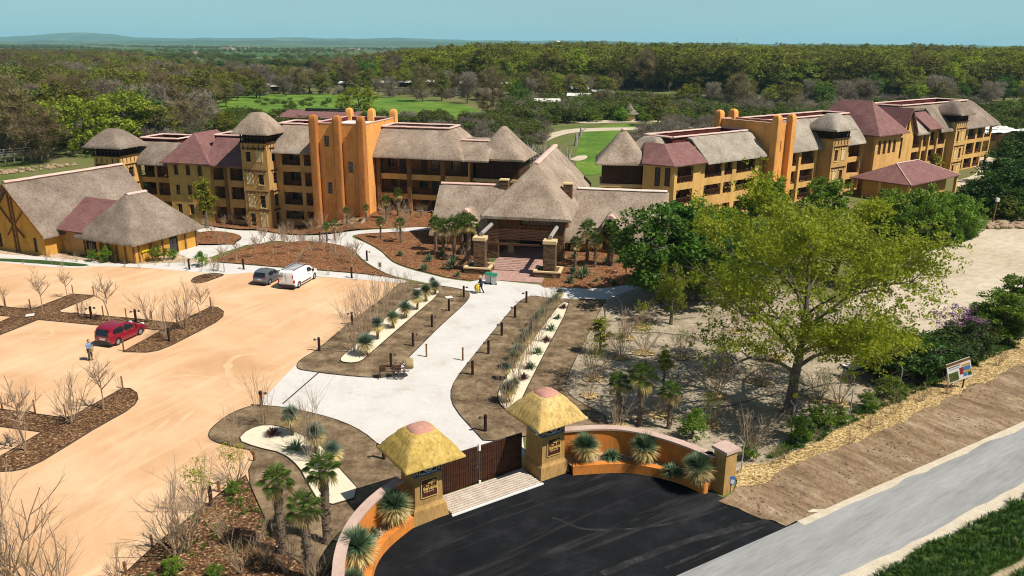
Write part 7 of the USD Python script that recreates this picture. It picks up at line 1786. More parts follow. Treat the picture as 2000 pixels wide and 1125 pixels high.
# ------------------------------------------------------------------ bare saplings and shrubs
def bare(seed, kind):
    def build(t):
        rng = np.random.default_rng(seed); mb = MB()
        def br(p, d, L, r, depth):
            n = 4; P = [np.array(p, float)]; dd = np.array(d, float)
            for _ in range(n):
                dd = dd + rng.normal(0, 0.10, 3) + [0, 0, 0.06]; dd /= np.linalg.norm(dd); P.append(P[-1] + dd * L / n)
            mb.tube(P, np.linspace(r, r * 0.35, n + 1), 4 if depth else 3, False)
            if depth:
                for k in range(5 if depth > 1 else 4):
                    f_ = rng.uniform(0.3, 0.95); q = P[int(f_ * n)]
                    a = rng.uniform(0, 2 * np.pi); e = dd + 0.75 * np.array([math.cos(a), math.sin(a), 0.25]); br(q, e / np.linalg.norm(e), L * rng.uniform(0.3, 0.55), r * 0.45, depth - 1)
        if kind == 'tree':
            br((0, 0, -0.05), (0.02, 0, 1), 1.5, 0.055, 0)
            for k in range(9):
                a = k * 2.4; h = 1.0 + 0.9 * k / 9; br((0, 0, h), np.array([math.cos(a), math.sin(a), 0.9]) / 1.35, 1.2 - 0.5 * k / 9, 0.03, 2)
            br((0, 0, 1.4), (0, 0, 1), 1.5, 0.03, 2)
        elif kind == 'vase':
            for k in range(8):
                a = k * 0.8 + rng.uniform(-0.3, 0.3); s = rng.uniform(0.25, 0.65); br((0.06 * math.cos(a), 0.06 * math.sin(a), -0.05), np.array([math.cos(a) * s, math.sin(a) * s, 1]) / math.hypot(s, 1), rng.uniform(2.0, 3.0), 0.028, 2)
        else:
            for k in range(12):
                a = rng.uniform(0, 6.28); s = rng.uniform(0.05, 0.22); q = rng.uniform(0, 0.25); br((q * math.cos(a), q * math.sin(a), -0.05), np.array([math.cos(a) * s, math.sin(a) * s, 1]) / math.hypot(s, 1), rng.uniform(2.2, 3.1), 0.017, 1)
        obj('stems', mb, 'twig', t)
    return build
BARE = {'tree': [bare(s, 'tree') for s in (1, 2, 3)], 'vase': [bare(s, 'vase') for s in (4, 5, 6)], 'reed': [bare(s, 'reed') for s in (7, 8)]}
NAMES = {'tree': 'bare_tree', 'vase': 'bare_shrub', 'reed': 'reedy_shrub'}
def with_leaves(seed):
    def build(t):
        bare(seed, 'vase')(t)
        rng = np.random.default_rng(seed); u = rng.normal(0, 1, (70, 3)); u /= np.linalg.norm(u, axis=1, keepdims=True)
        c = u * [0.85, 0.85, 0.9] * rng.random((70, 1)) ** 0.5 + [0, 0, 2.0]
        obj('leaves', leaf_quads(c, 7, 0.22, 0.10, rng), 'leaf_oak', t)
    return build
BARE['budding'] = [with_leaves(s) for s in (14, 15)]; NAMES['budding'] = 'budding_shrub'
chip_ring = None
def saplings(kind, rows, text, cat, group=None, ring=False):
    for i, (px, py, top) in enumerate(rows):
        b = gpt(px, py); s = tall(px, py, top) / 2.9
        k = BARE[kind]
        lab = text.format(ORD[i] if i < len(ORD) else 'last')
        tt = place(f'bare_{kind}{i % len(k)}', NAMES[kind], k[i % len(k)], lab, cat, b, i * 2.1, s, group)
        if ring:
            rg = np.random.default_rng(i + len(rows)); a = np.linspace(0, 2 * np.pi, 22)[:-1]
            rad = rg.uniform(0.55, 0.8) * (1 + 0.16 * rg.standard_normal(21))
            sheet('chip_ring', Polygon([(b[0] + r * math.cos(x) * 1.15, b[1] + r * math.sin(x)) for r, x in zip(rad, a)]).buffer(0), 6, 'wood_chips', lift=0.10, cell=0.4, relief=0.06)
saplings('tree', [(83, 606, 524), (213, 627, 530), (396, 621, 548), (131, 582, 520), (10, 603, 555)], 'young bare tree in the upper mulch island, {} of its saplings', 'young tree')
saplings('vase', [(162, 619, 570), (290, 628, 568), (360, 641, 545), (322, 658, 585)], 'bare vase-shaped shrub in the mulch island around the red car, {} from the left', 'shrub')
saplings('tree', [(203, 801, 686), (50, 882, 730)], 'young bare tree in the lower mulch island, {} from the round tip', 'young tree')
saplings('vase', [(142, 826, 718)], 'wide bare shrub in the middle of the lower mulch island', 'shrub')
saplings('reed', [(236, 764, 735), (417, 603, 580), (45, 870, 800)], 'thin bare stems at the stakes of the mulch islands, {} of three', 'shrub')
saplings('vase', [(8, 1150, 930), (45, 1150, 975), (110, 1170, 1020), (232, 1135, 1062)], 'bare branching shrub at the bottom left corner of the car park, {} from the left', 'shrub')
saplings('vase', [(345, 1085, 930), (365, 1075, 960)], 'bare tan shrub over the stakes of the near mulch bed, {} of two', 'shrub')
saplings('budding', [(392, 1000, 895), (458, 950, 862)], 'shrub with opening buds by the near bed stakes, {} from the left', 'shrub')
saplings('vase', [(520, 1100, 1010), (470, 1120, 1050), (560, 1120, 1040), (620, 1140, 1060), (440, 1060, 990)], 'tangled bare shrub among the near palms, {} as seen from the car park', 'shrub')
saplings('reed', [(515, 828, 728), (605, 852, 775), (612, 900, 770), (452, 870, 795), (648, 908, 830)], 'tall bare stems around the pale sand bed by the gate, {} from the drive corner', 'shrub')
saplings('reed', [(692, 686, 582), (712, 668, 560), (728, 648, 545), (745, 632, 540), (758, 612, 535), (772, 596, 530), (785, 584, 528), (800, 572, 525), (700, 625, 555), (735, 600, 548)], 'tall bare stems among car-park-side yuccas, {} from the near end', 'shrub')
saplings('reed', [(990, 798, 712), (1010, 752, 668), (1024, 720, 640), (1035, 695, 615), (1048, 668, 590), (1060, 645, 580), (1072, 622, 565), (1085, 604, 555), (1064, 815, 755)], 'tall bare stems among yuccas in the bed right of the drive, {} from the gate', 'shrub')
saplings('tree', [(438, 532, 470), (420, 545, 498)], 'slender bare sapling on the kerb beside the small round island, {} of two', 'young tree')
rs = np.random.default_rng(77)
def scatter_px(poly, n, seed, gap=1.0):
    r = np.random.default_rng(seed); g = poly.buffer(-0.5); out = []
    for p in inside_pts(g, n * 6, r):
        if all(np.hypot(*(p - q)) > gap for q in out): out.append(p)
        if len(out) >= n: break
    return out
def scatter(kind, pts, lo, hi, label, cat, group, seed):
    r = np.random.default_rng(seed)
    for i, p in enumerate(pts):
        b = np.array([p[0], p[1], float(zg(*p))]); k = BARE[kind]
        place(f'bare_{kind}{i % len(k)}', NAMES[kind], k[i % len(k)], label, cat, b, r.uniform(0, 6), r.uniform(lo, hi) / 2.9, group)
scatter('tree', scatter_px(P_['mulch_b'], 26, 1, 1.3), 1.8, 3.4, 'slender bare sapling in the mulch bed behind the parked van and hatchback', 'young tree', 'saplings behind the van', 2)
scatter('reed', scatter_px(P_['mulch_b'], 12, 3, 1.6), 0.7, 1.5, 'low dry stems in the mulch bed behind the parked van and hatchback', 'shrub', 'dry stems behind the van', 4)
scatter('vase', scatter_px(P_['mulch_c'], 26, 5, 1.5), 1.6, 3.2, 'bare shrub in the mulch along the foot of the left hotel wing', 'shrub', 'shrubs along the left wing', 6)
scatter('reed', scatter_px(P_['mulch_d'], 10, 7, 1.6), 0.8, 2.2, 'dry reddish stems in the mulch bed left of the lobby', 'shrub', 'stems left of the lobby', 8)
scatter('vase', scatter_px(P_['mulch_d'], 5, 9, 2.5), 2.2, 3.2, 'bare forked shrub in the mulch bed left of the lobby', 'shrub', 'forked shrubs left of the lobby', 10)
scatter('reed', scatter_px(P_['mulch_e'], 8, 11, 1.6), 0.8, 2.0, 'dry stems in the mulch bed right of the lobby', 'shrub', 'stems right of the lobby', 12)
scatter('tree', scatter_px(P_['mulch_a'], 4, 13, 1.5), 1.8, 3.0, 'slender bare sapling in the small mulch bed by the annex', 'young tree', 'saplings by the annex', 14)
scatter('reed', [p for p in scatter_px(P_['kerb_path'].buffer(0.8), 26, 15, 1.5) if p[1] > 78], 0.6, 1.3, 'sparse young stems along the pale kerb path at the head of the car park', 'shrub', 'stems along the kerb path', 16)
saplings('vase', [(1222, 662, 598), (1152, 775, 722), (1400, 775, 690), (1412, 722, 648), (1290, 812, 760), (1485, 748, 690), (1205, 838, 770), (1640, 790, 725), (1735, 752, 700), (1440, 650, 590)], 'bare multi-stemmed shrub ringed with chips in the pale garden, {} one', 'shrub', None, True)
saplings('budding', [(1212, 700, 640), (1258, 690, 625), (1385, 830, 760), (1600, 782, 716), (1330, 700, 640), (1160, 740, 650), (1520, 700, 640), (1255, 640, 585)], 'shrub in first leaf ringed with chips, pale garden, {} one', 'shrub', None, True)
saplings('vase', [(1462, 892, 800), (1520, 905, 868), (1590, 862, 832), (1660, 868, 835), (1745, 810, 770), (1800, 785, 748), (1850, 770, 730), (1880, 745, 712), (1950, 715, 680), (1700, 838, 805)], 'small twiggy shrub in the golden wood-chip strip, {} from the gate', 'shrub')

# ------------------------------------------------------------------ yuccas, palms, tussocks
def blades(rng, n, L, w, th0, th1, c=(0, 0, 0), droop=0.25):
    """Narrow pointed blades radiating between two polar angles (0 = straight up)."""
    ct = rng.uniform(math.cos(th1), math.cos(th0), n); th = np.arccos(ct); ph = rng.uniform(0, 2 * np.pi, n)
    d = np.column_stack([np.sin(th) * np.cos(ph), np.sin(th) * np.sin(ph), ct])
    s = np.cross(d, [0, 0, 1.0]); s /= np.maximum(np.linalg.norm(s, axis=1, keepdims=True), 1e-6)
    l = L * rng.uniform(0.8, 1.1, (n, 1)); c = np.asarray(c, float)
    m = c + d * l * 0.55; e = c + d * l + np.array([0, 0, -1.0]) * l * droop * np.sin(th)[:, None]
    V = np.stack([c + d * 0.04 - s * w * 0.6, c + d * 0.04 + s * w * 0.6, m + s * w, m - s * w, e], 1)
    k = np.arange(n)[:, None] * 5
    return V.reshape(-1, 3), np.vstack([k + [[0, 1, 2]], k + [[0, 2, 3]], k + [[3, 2, 4]]])
def yucca_ball(seed, green='yucca_green', trunk=0.25, n=620, L=0.78):
    def build(t):
        rng = np.random.default_rng(seed); c = (0, 0, trunk + 0.45)
        mb = MB(); mb.tube([(0, 0, -0.05), (0, 0, trunk + 0.45)], [0.13, 0.11], 8); obj('trunk', mb, 'palm_bark', t)
        obj('green_blades', blades(rng, n, L, 0.014, 0, 1.35, c, 0.1), green, t)
        obj('dry_blades', blades(rng, int(n * 0.8), L * 1.0, 0.016, 1.2, 2.75, c, 0.05), 'yucca_dry', t)
    return build
def yucca_tree(seed):
    def build(t):
        rng = np.random.default_rng(seed); h = 1.15
        mb = MB(); mb.tube([(0, 0, -0.05), (0.03, 0, 0.6), (0, 0.02, h)], [0.09, 0.10, 0.12], 8); obj('trunk', mb, 'palm_bark', t)
        obj('green_blades', blades(rng, 360, 0.62, 0.013, 0, 1.7, (0, 0, h + 0.1), 0.1), 'yucca_blue', t)
        obj('dry_blades', blades(rng, 300, 0.75, 0.016, 1.75, 3.0, (0, 0, h), 0.0), 'yucca_dry', t)
    return build
def tussock(seed, m, n=60, L=0.75, th=1.1):
    def build(t):
        obj('blades', blades(np.random.default_rng(seed), n, L, 0.028, 0.05, th, (0, 0, 0.0), 0.35), m, t)
    return build
def put_list(key, name, builds, rows, text, cat, nominal, group=None, lift=0.0, yaw=1.7):
    """rows: (px, py, top row) or (px, py, top row, label)"""
    for i, r in enumerate(rows):
        b = gpt(*r[:2]) + [0, 0, lift]
        if lift:
            b = np.append(at_z(r[0], r[1], lift)[:2], lift)
            lo, hi = 0.0, 6.0
            for _ in range(30):
                m_ = (lo + hi) / 2
                if proj(b + [0, 0, m_])[1] > r[2]: lo = m_
                else: hi = m_
            s = lo / nominal
        else: s = tall(*r[:3]) / nominal
        place(f'{key}{i % len(builds)}', name, builds[i % len(builds)], r[3] if len(r) > 3 else text.format(ORD[i] if i < len(ORD) else 'last'), cat, b, i * yaw, s, group)
YB = [yucca_ball(1), yucca_ball(2)]
put_list('yball', 'round_yucca', YB, [(1143, 900, 843, 'round yucca nearest the right gate pillar, against the orange wall'), (1258, 902, 845, 'round yucca in the middle of the right planter, green top and dry skirt'), (1362, 943, 882, 'round yucca beside the square end pillar')], '', 'yucca', 1.45, None, 0.55)
put_list('yball', 'round_yucca', YB, [(771, 1022, 953, 'round yucca at the left gate pillar, in the left planter'), (699, 1107, 1029, 'large round yucca lower down in the left curved planter'), (690, 1160, 1110, 'yucca half cut by the bottom edge in the left planter')], '', 'yucca', 1.45, None, 0.55)
put_list('ysmall', 'small_yucca', [tussock(3, 'yucca_green', 140, 0.6, 1.5)], [(1195, 895, 872, 'small dark yucca between the first two round ones, right planter'), (1313, 924, 900, 'small dark yucca between the last two round ones, right planter'), (724, 1044, 1026, 'small dark yucca between the two round ones, left planter')], '', 'yucca', 0.55, None, 0.55)
YR = [yucca_ball(5, 'yucca_blue', 0.35, 340, 0.72), yucca_tree(6), yucca_ball(7, 'yucca_green', 0.45, 300, 0.7)]
put_list('yrow', 'yucca', YR, [(715, 695, 648), (738, 664, 625), (768, 642, 605), (792, 622, 584), (815, 606, 570), (832, 590, 553), (850, 576, 545), (845, 568, 545)], 'blue-green yucca on the cream strip beside the car park, {} from near end', 'yucca', 1.5)
put_list('yrow', 'yucca', YR, [(992, 786, 740), (988, 742, 712), (1003, 720, 682), (1012, 705, 668), (1022, 690, 655), (1030, 675, 640), (1037, 662, 632), (1045, 650, 618), (1052, 638, 605), (1060, 628, 598), (1068, 615, 590), (1076, 606, 580), (1085, 596, 572), (1093, 590, 566), (1004, 770, 738)], 'blue-green yucca on the cream strip right of the drive, {} from the gate', 'yucca', 1.5)
put_list('tus', 'flax', [tussock(8, 'phormium', 70, 0.8)], [(1101, 603, 590), (1068, 668, 652), (1022, 742, 725)], 'dark red flax tuft on the cream strip right of the drive, {} from the lobby', 'flax', 0.7)
put_list('tusg', 'spiky_tuft', [tussock(9, 'yucca_green', 70, 0.8)], [(1090, 624, 612), (1076, 646, 630), (1050, 692, 676), (1037, 722, 704)], 'spiky green tuft on the cream strip right of the drive, {} from the lobby', 'tuft', 0.7)
put_list('ytree', 'stemmed_yucca', [yucca_tree(11), yucca_tree(12)], [(571, 852, 796, 'stemmed yucca at the top of the pale sand bed by the gate'), (618, 888, 832, 'stemmed yucca in the middle of the pale sand bed by the gate'), (652, 918, 866, 'stemmed yucca behind the near palms on the sand bed')], '', 'yucca', 1.6)
put_list('tus', 'flax', [tussock(8, 'phormium', 70, 0.8)], [(533, 852, 832, 'dark red flax tuft on the pale sand bed by the gate')], '', 'flax', 0.7)
put_list('tusg', 'spiky_tuft', [tussock(9, 'yucca_green', 70, 0.8)], [(578, 882, 856, 'spiky green tuft on the pale sand bed by the gate')], '', 'tuft', 0.7)
put_list('tusg', 'spiky_tuft', [tussock(9, 'yucca_green', 70, 0.8)], [(883, 525, 499), (893, 540, 528), (828, 528, 512), (782, 500, 488), (838, 510, 493), (862, 500, 485)], 'spiky green tuft in the red mulch left of the lobby, {} one', 'tuft', 0.7)
put_list('tusg', 'spiky_tuft', [tussock(9, 'yucca_green', 70, 0.8)], [(1140, 542, 515), (1113, 552, 535), (1118, 535, 518), (1200, 556, 544), (1165, 550, 540), (1182, 515, 500), (1208, 512, 502), (1122, 505, 490)], 'spiky green tuft in the red mulch right of the lobby, {} one', 'tuft', 0.7)

def palm(seed, h, n=30, fan=0.44, dry=7, k_=1.0):
    """Fan palm: fibrous trunk, fans of folded leaflets on stalks."""
    def build(t):
        rng = np.random.default_rng(seed)
        P = [(0.02 * math.sin(k), 0.02 * math.cos(k * 1.3), h * k / 7) for k in range(8)]
        mb = MB(); mb.tube(P, [0.15, 0.125, 0.12, 0.12, 0.125, 0.135, 0.15, 0.10], 9)
        for k in range(90):                                    # old leaf bases
            z = rng.uniform(0.05, 0.99) * h; a = rng.uniform(0, 6.28); r = 0.12
            p = np.array([r * math.cos(a), r * math.sin(a), z]); mb.bar(p, p + [0.05 * math.cos(a), 0.05 * math.sin(a), 0.09], 0.05, 0.02)
        obj('trunk', mb, 'palm_bark', t)
        lv, st = MB(), MB(); top = np.array([0, 0, h])
        def fans(n, lo, hi, out):
            for k in range(n):
                th = lo + (hi - lo) * (k + rng.random()) / n; ph = k * 2.399 + rng.uniform(-0.2, 0.2)
                d = np.array([math.sin(th) * math.cos(ph), math.sin(th) * math.sin(ph), math.cos(th)])
                L = rng.uniform(0.28, 0.52) * k_; e = top + d * L + np.array([0, 0, -0.12 * th * L]); st.tube([top, e], [0.016, 0.010], 3, False)
                dd = e - top; dd /= np.linalg.norm(dd); s = np.cross(dd, [0, 0, 1.0]); s /= max(np.linalg.norm(s), 1e-6); u = np.cross(s, dd)
                m = 17
                for q in range(m):
                    b = -1.75 + 3.5 * q / (m - 1); w = 0.075
                    dirq = dd * math.cos(b) + s * math.sin(b); nrm = u * 0.02 * (1 if q % 2 else -1)
                    l = k_ * fan * rng.uniform(0.85, 1.05) * (1 - 0.10 * abs(b)); side = dd * -math.sin(b) + s * math.cos(b)
                    mid = e + dirq * l * 0.6 + nrm; tip = e + dirq * l + np.array([0, 0, -0.20 * l * (0.4 + th * 0.5)])
                    out.add(np.array([e, mid - side * w * l * 0.55, tip, mid + side * w * l * 0.55]), [[0, 1, 2], [0, 2, 3]])
        fans(n, 0.15, 1.75, lv); obj('fans', lv, 'palm_green', t)
        dr = MB(); fans(dry, 1.9, 2.5, dr); obj('dry_fans', dr, 'yucca_dry', t)
        obj('stalks', st, 'leaf_bright', t)
    return build
PALM = [palm(1, 2.5, 20), palm(2, 2.6, 18), palm(3, 2.5, 19)]
PALM_N = [palm(6, 2.65, 17, 0.44, 5, 0.82), palm(7, 2.7, 16, 0.44, 5, 0.82), palm(8, 2.65, 17, 0.44, 4, 0.82)]
put_list('palm', 'fan_palm', PALM, [(1206, 822, 727, 'fan palm behind the right curved wall, left of three'), (1249, 830, 712, 'fan palm behind the right curved wall, middle of three'), (1306, 838, 745, 'fan palm behind the right curved wall, right of three')], '', 'palm', 3.1)
put_list('palmn', 'fan_palm', PALM_N, [
    (552, 1080, 912, 'fan palm left of the curved wall, leftmost of the near group'), (604, 1135, 968, 'fan palm lowest of the near group by the curved wall'), (640, 1060, 890, 'fan palm rising over the sand bed, rightmost of the near group')], '', 'palm', 3.1)
PL = [palm(4, 2.5, 20), palm(5, 2.6, 20)]
put_list('palmb', 'fan_palm', PL, [(851, 490, 418), (866, 500, 425), (887, 500, 418), (916, 510, 415), (902, 492, 412)], 'fan palm in front of the lobby left wing, {} from the left', 'palm', 3.3)
put_list('palmb', 'fan_palm', PL, [(1123, 522, 458), (1146, 516, 428), (1162, 522, 450), (1188, 518, 438), (1195, 520, 435), (1228, 498, 438)], 'fan palm in front of the lobby right wing, {} from the porch', 'palm', 3.3)
put_list('palmb', 'fan_palm', PL, [(678, 440, 402), (716, 434, 398), (639, 474, 432), (654, 470, 428), (744, 466, 422), (783, 474, 424), (755, 428, 378), (778, 422, 366)], 'fan palm in the mulch before the left orange tower, {} from its corner', 'palm', 3.3)

# ------------------------------------------------------------------ grass verge by the road, hoses
def instancer(path_name, protos, pos, yaw, scl, idx, kind='stuff', label=None):
    """protos: list of (vertices, faces, material). One object of many uncountable pieces."""
    pi = UsdGeom.PointInstancer.Define(stage, numbered('/World', path_name))
    rel = pi.CreatePrototypesRel()
    for k, (v, f, m) in enumerate(protos):
        x = usdkit.mesh(stage, f'{pi.GetPath()}/source_{k}', (v, f), M[m]); x.CreateDoubleSidedAttr(True); rel.AddTarget(x.GetPath())
    pi.CreatePositionsAttr(Vt.Vec3fArray.FromNumpy(np.asarray(pos, np.float32)))
    pi.CreateProtoIndicesAttr(Vt.IntArray.FromNumpy(np.asarray(idx, np.int32)))
    pi.CreateOrientationsAttr(Vt.QuathArray([Gf.Quath(float(math.cos(a / 2)), 0, 0, float(math.sin(a / 2))) for a in yaw]))
    pi.CreateScalesAttr(Vt.Vec3fArray.FromNumpy(np.asarray(scl, np.float32)))
    return tag(pi, label, None, None, kind)
rg = np.random.default_rng(12)
tf = [(*blades(np.random.default_rng(s), 26, 0.55, 0.018, 0.05, 1.0, (0, 0, 0), 0.5), m) for s, m in ((1, 'grass_blade'), (2, 'grass_blade'), (3, 'leaf_bright'))]
vz = P_['verge'].intersection(sbox(-20, 10, 60, 75)).difference(P_['track']).difference(P_['field_edge'])
pts = inside_pts(vz, 9000, rg)
instancer('tall_grass', tf, np.column_stack([pts, np.zeros(len(pts))]), rg.uniform(0, 6.28, len(pts)), np.repeat(rg.uniform(0.5, 1.15, (len(pts), 1)), 3, 1), rg.choice(3, len(pts), p=[0.5, 0.44, 0.06]), label='tall dark green grass on the verge below the road')
pts = inside_pts(px_poly([(1480, 905), (1560, 845), (1660, 805), (1760, 765), (1860, 715), (1990, 650), (1990, 675), (1880, 728), (1760, 785), (1660, 830), (1560, 880)], 0), 900, rg)
instancer('fence_grass', tf, np.column_stack([pts, np.zeros(len(pts))]), rg.uniform(0, 6.28, len(pts)), np.repeat(rg.uniform(0.3, 0.9, (len(pts), 1)), 3, 1), rg.choice(3, len(pts), p=[0.4, 0.4, 0.2]), label='rough grass growing along the foot of the wire fence')
pts = inside_pts(px_poly([(1740, 505), (1825, 486), (1880, 474), (1912, 462), (1900, 445), (1800, 455), (1700, 490)], 0), 1500, rg)
instancer('lot_grass', tf, np.column_stack([pts, np.zeros(len(pts))]), rg.uniform(0, 6.28, len(pts)), np.repeat(rg.uniform(0.5, 1.2, (len(pts), 1)), 3, 1), rg.choice(3, len(pts)), label='rough green grass along the edge of the sandy lot')
plain('hose_black', (0.02, 0.018, 0.016), 0.7)
for i, (row, w) in enumerate((([(1092, 770), (1100, 790), (1130, 805), (1165, 828), (1195, 845)], 'curling along the brown soil edge towards the wall'), ([(1190, 630), (1240, 626), (1300, 628), (1360, 622)], 'across the pale garden, farthest from the gate'), ([(1200, 655), (1260, 652), (1330, 655), (1400, 680), (1440, 705)], 'across the middle of the pale garden'),
                                ([(1390, 802), (1430, 795), (1480, 780), (1530, 768)], 'beside the bushes left of the oak trunk'), ([(1560, 770), (1600, 755), (1660, 748), (1720, 765)], 'right of the oak trunk'), ([(1210, 790), (1235, 815), (1230, 830)], 'looped beside the gate palms'), ([(1170, 690), (1185, 640), (1180, 600)], 'along the seam between brown and pale soil'))):
    c = chaikin([gpt(*q)[:2] for q in row], 3, False)
    h_ = thing('drip_hose', 'thin black irrigation hose ' + w, 'hose')
    obj('hose', MB().tube(np.column_stack([c, np.full(len(c), 0.14) + 0.03 * np.sin(np.arange(len(c)))]), 0.028, 5), 'hose_black', h_)
pts = inside_pts(P_['mulch_i'], 420, np.random.default_rng(66))
pts = pts[meshkit.noise(np.column_stack([pts * 0.8, np.zeros(len(pts))])) > 0.55]
instancer('bed_grass', tf, np.column_stack([pts, np.full(len(pts), 0.03)]), rg.uniform(0, 6.28, len(pts)), np.repeat(rg.uniform(0.2, 0.6, (len(pts), 1)), 3, 1), rg.choice(3, len(pts), p=[0.3, 0.3, 0.4]), label='sparse young grass in the near mulch bed')
# ------------------------------------------------------------------ the wood and everything behind the hotel
ROWX = [-300, 0, 130, 300, 400, 432, 470, 600, 780, 1000, 1250, 1500, 1800, 2000, 2300]
ROWY = [300, 284, 286, 272, 240, 200, 180, 174, 168, 172, 180, 186, 192, 190, 192]
def front_row(px): return np.interp(px, ROWX, ROWY)
def proj_many(P):
    q = P - EYE; z = q @ FW
    return CX + FPX * (q @ RT) / z, CY - FPX * (q @ UP) / z, z
FAR = {}
def far_tree(key, seed, Ht, R, base, nclu, nleaf, leaf, spread, m, bark_m='twig_dark', twiggy=False, tw=0.06, **kw):
    rng = np.random.default_rng(seed)
    mb, c = skeleton(rng, Ht, R, base, 7, nclu, oct_=3, r0=Ht * 0.016, **kw)
    if twiggy: v, f = slivers(c, nleaf, spread, leaf, tw, rng)
    else: v, f = leaf_quads(c, nleaf, spread * rng.uniform(0.7, 1.3, len(c)), leaf, rng, up=0.6)
    FAR.setdefault(key, []).append((mb.arrays(), (v, f), m, bark_m))
for s in (1, 2, 3): far_tree('spring', s, 18, 6.2, 0.16, 60, 34, 0.80, 1.55, 'leaf_spring', shell=0.5)
for s in (4, 5, 6): far_tree('olive', s, 18, 6.0, 0.16, 60, 30, 0.78, 1.5, 'leaf_olive', shell=0.45)
for s in (7, 8): far_tree('brown', s, 16, 5.6, 0.15, 70, 40, 1.6, 1.3, 'leaf_brown', twiggy=True, tw=0.075, shell=0.4)
for s in (9,): far_tree('grey', s, 15, 4.6, 0.15, 60, 40, 1.6, 1.2, 'leaf_grey', twiggy=True, tw=0.07, shell=0.4)
for s in (10, 11): far_tree('green', s, 14, 5.0, 0.10, 55, 34, 0.72, 1.4, 'leaf_green', shell=0.5)
for s in (21, 22): far_tree('dome', s, 12, 6.6, 0.04, 120, 36, 0.55, 1.15, 'leaf_spring', shell=0.55)
far_tree('poplar', 12, 18, 2.2, 0.05, 60, 34, 0.6, 0.9, 'leaf_dark', shell=0.3)
for s in (13, 14): far_tree('scrub', s, 4, 2.6, 0.02, 30, 28, 0.42, 0.8, 'leaf_scrub', shell=0.4)
for s in (15, 16): far_tree('scrub_grey', s, 4, 2.4, 0.02, 40, 26, 1.0, 0.7, 'leaf_grey', twiggy=True, tw=0.05, shell=0.3)
far_tree('scrub_bright', 17, 4, 2.5, 0.02, 30, 28, 0.42, 0.8, 'leaf_bright', shell=0.4)
NOM = {'spring': 18, 'olive': 18, 'brown': 16, 'grey': 15, 'green': 14, 'poplar': 18, 'dome': 12, 'scrub': 4, 'scrub_grey': 4, 'scrub_bright': 4}
def far_build(key, i):
    def build(t):
        w, c, m, b = FAR[key][i]
        obj('trunk', w, b, t); obj('crown', c, m, t)
    return build
# scatter the wood
rw_ = np.random.default_rng(5)
gx, gy = np.meshgrid(np.arange(-640, 760, 9.5), np.arange(120, 1000, 9.5))
P = np.column_stack([gx.ravel(), gy.ravel()]) + rw_.uniform(-3.6, 3.6, (gx.size, 2))
P3_ = np.column_stack([P, zg(P[:, 0], P[:, 1])])
px, row, zc_ = proj_many(P3_)
back = np.interp(px, [-300, 250, 300, 380, 640, 720, 800, 2300], [1000, 980, 620, 470, 470, 640, 760, 760])
ok_ = (zc_ > 60) & (px > -260) & (px < 2260) & (row < front_row(px) + rw_.uniform(-2, 2, len(px))) & (P[:, 1] < back)
# clearings for the lodges
P3_, px, row = P3_[ok_], px[ok_], row[ok_]
fields = 0.5 + 0.5 * np.sin(P3_[:, 0] * 0.011 + 1.3) * np.cos(P3_[:, 1] * 0.013)
u = 0.62 * rw_.random(len(px)) + 0.38 * meshkit.noise(np.column_stack([P3_[:, :2] * 0.014, np.zeros(len(px))]), 3)
left_ = px < 800
kinds = np.where(u < 0.36, 0, np.where(u < 0.58, 1, np.where(u < 0.74, 2, np.where(u < 0.83, 3, 4))))
kinds = np.where(~left_ & (u < 0.52), 0, np.where(~left_ & (u < 0.84), 1, np.where(~left_ & (u < 0.93), 2, kinds)))
KN = ['spring', 'olive', 'brown', 'grey', 'green']
hgt_ = np.where(left_, rw_.uniform(9.5, 15.5, len(px)), rw_.uniform(16, 22.5, len(px)))
hgt_ = np.where((px > 640) & (px < 900), np.interp(px, [640, 900], [13.5, 19.0]) * rw_.uniform(0.85, 1.15, len(px)), hgt_)
depth = front_row(px) - row
order = np.argsort(depth)
near_i = [i for i in np.argsort(P3_[:, 1]) if True]
# the nearest trees one can tell apart stand as things of their own
single = set(list(order[:190]) + list(np.argsort(P3_[:, 1])[:90]))
WOODLAB = {'dome': 'round-crowned oak', 'spring': 'freshly green oak', 'olive': 'olive-brown oak', 'brown': 'bare brown tree', 'grey': 'bare grey tree', 'green': 'full green tree'}
def zone(p):
    return ('at the left edge of the picture behind the thatched hall', 'behind the left hotel wing') [int(p > 170)] if p < 430 else 'at the wood edge left of the meadow' if p < 640 else 'at the wood edge behind the meadow' if p < 1000 else 'along the wood front behind the lodges' if p < 1400 else 'along the wood front behind the right wing' if p < 1750 else 'along the wood front at the far right'
rest = {k: [] for k in range(5)}
for i in range(len(px)):
    k = int(kinds[i]); key = KN[k]; sc = hgt_[i] / NOM[key]; w = rw_.uniform(1.05, 1.45)
    if i in single:
        q = i % len(FAR[key]); lab = f'{WOODLAB[key]} {zone(px[i])}'
        place(f'far_{key}{q}', {'spring': 'oak_tree', 'olive': 'oak_tree', 'brown': 'bare_tree', 'grey': 'bare_tree', 'green': 'broadleaf_tree'}[key], far_build(key, q), lab, 'tree', P3_[i] - [0, 0, 0.2], rw_.uniform(0, 6.28), (sc * w, sc * w, sc), lab.replace(' ', ' ') + 's')
    else: rest[k].append((P3_[i] - [0, 0, 0.2], rw_.uniform(0, 6.28), (sc * w, sc * w, sc)))
def merged(key, i):
    w, c, m, b = FAR[key][i]
    return (np.vstack([w[0], c[0]]), np.vstack([w[1], np.asarray(c[1])[:, [0, 1, 2]] + len(w[0])] + ([np.asarray(c[1])[:, [0, 2, 3]] + len(w[0])] if np.shape(c[1])[1] == 4 else [])), m)
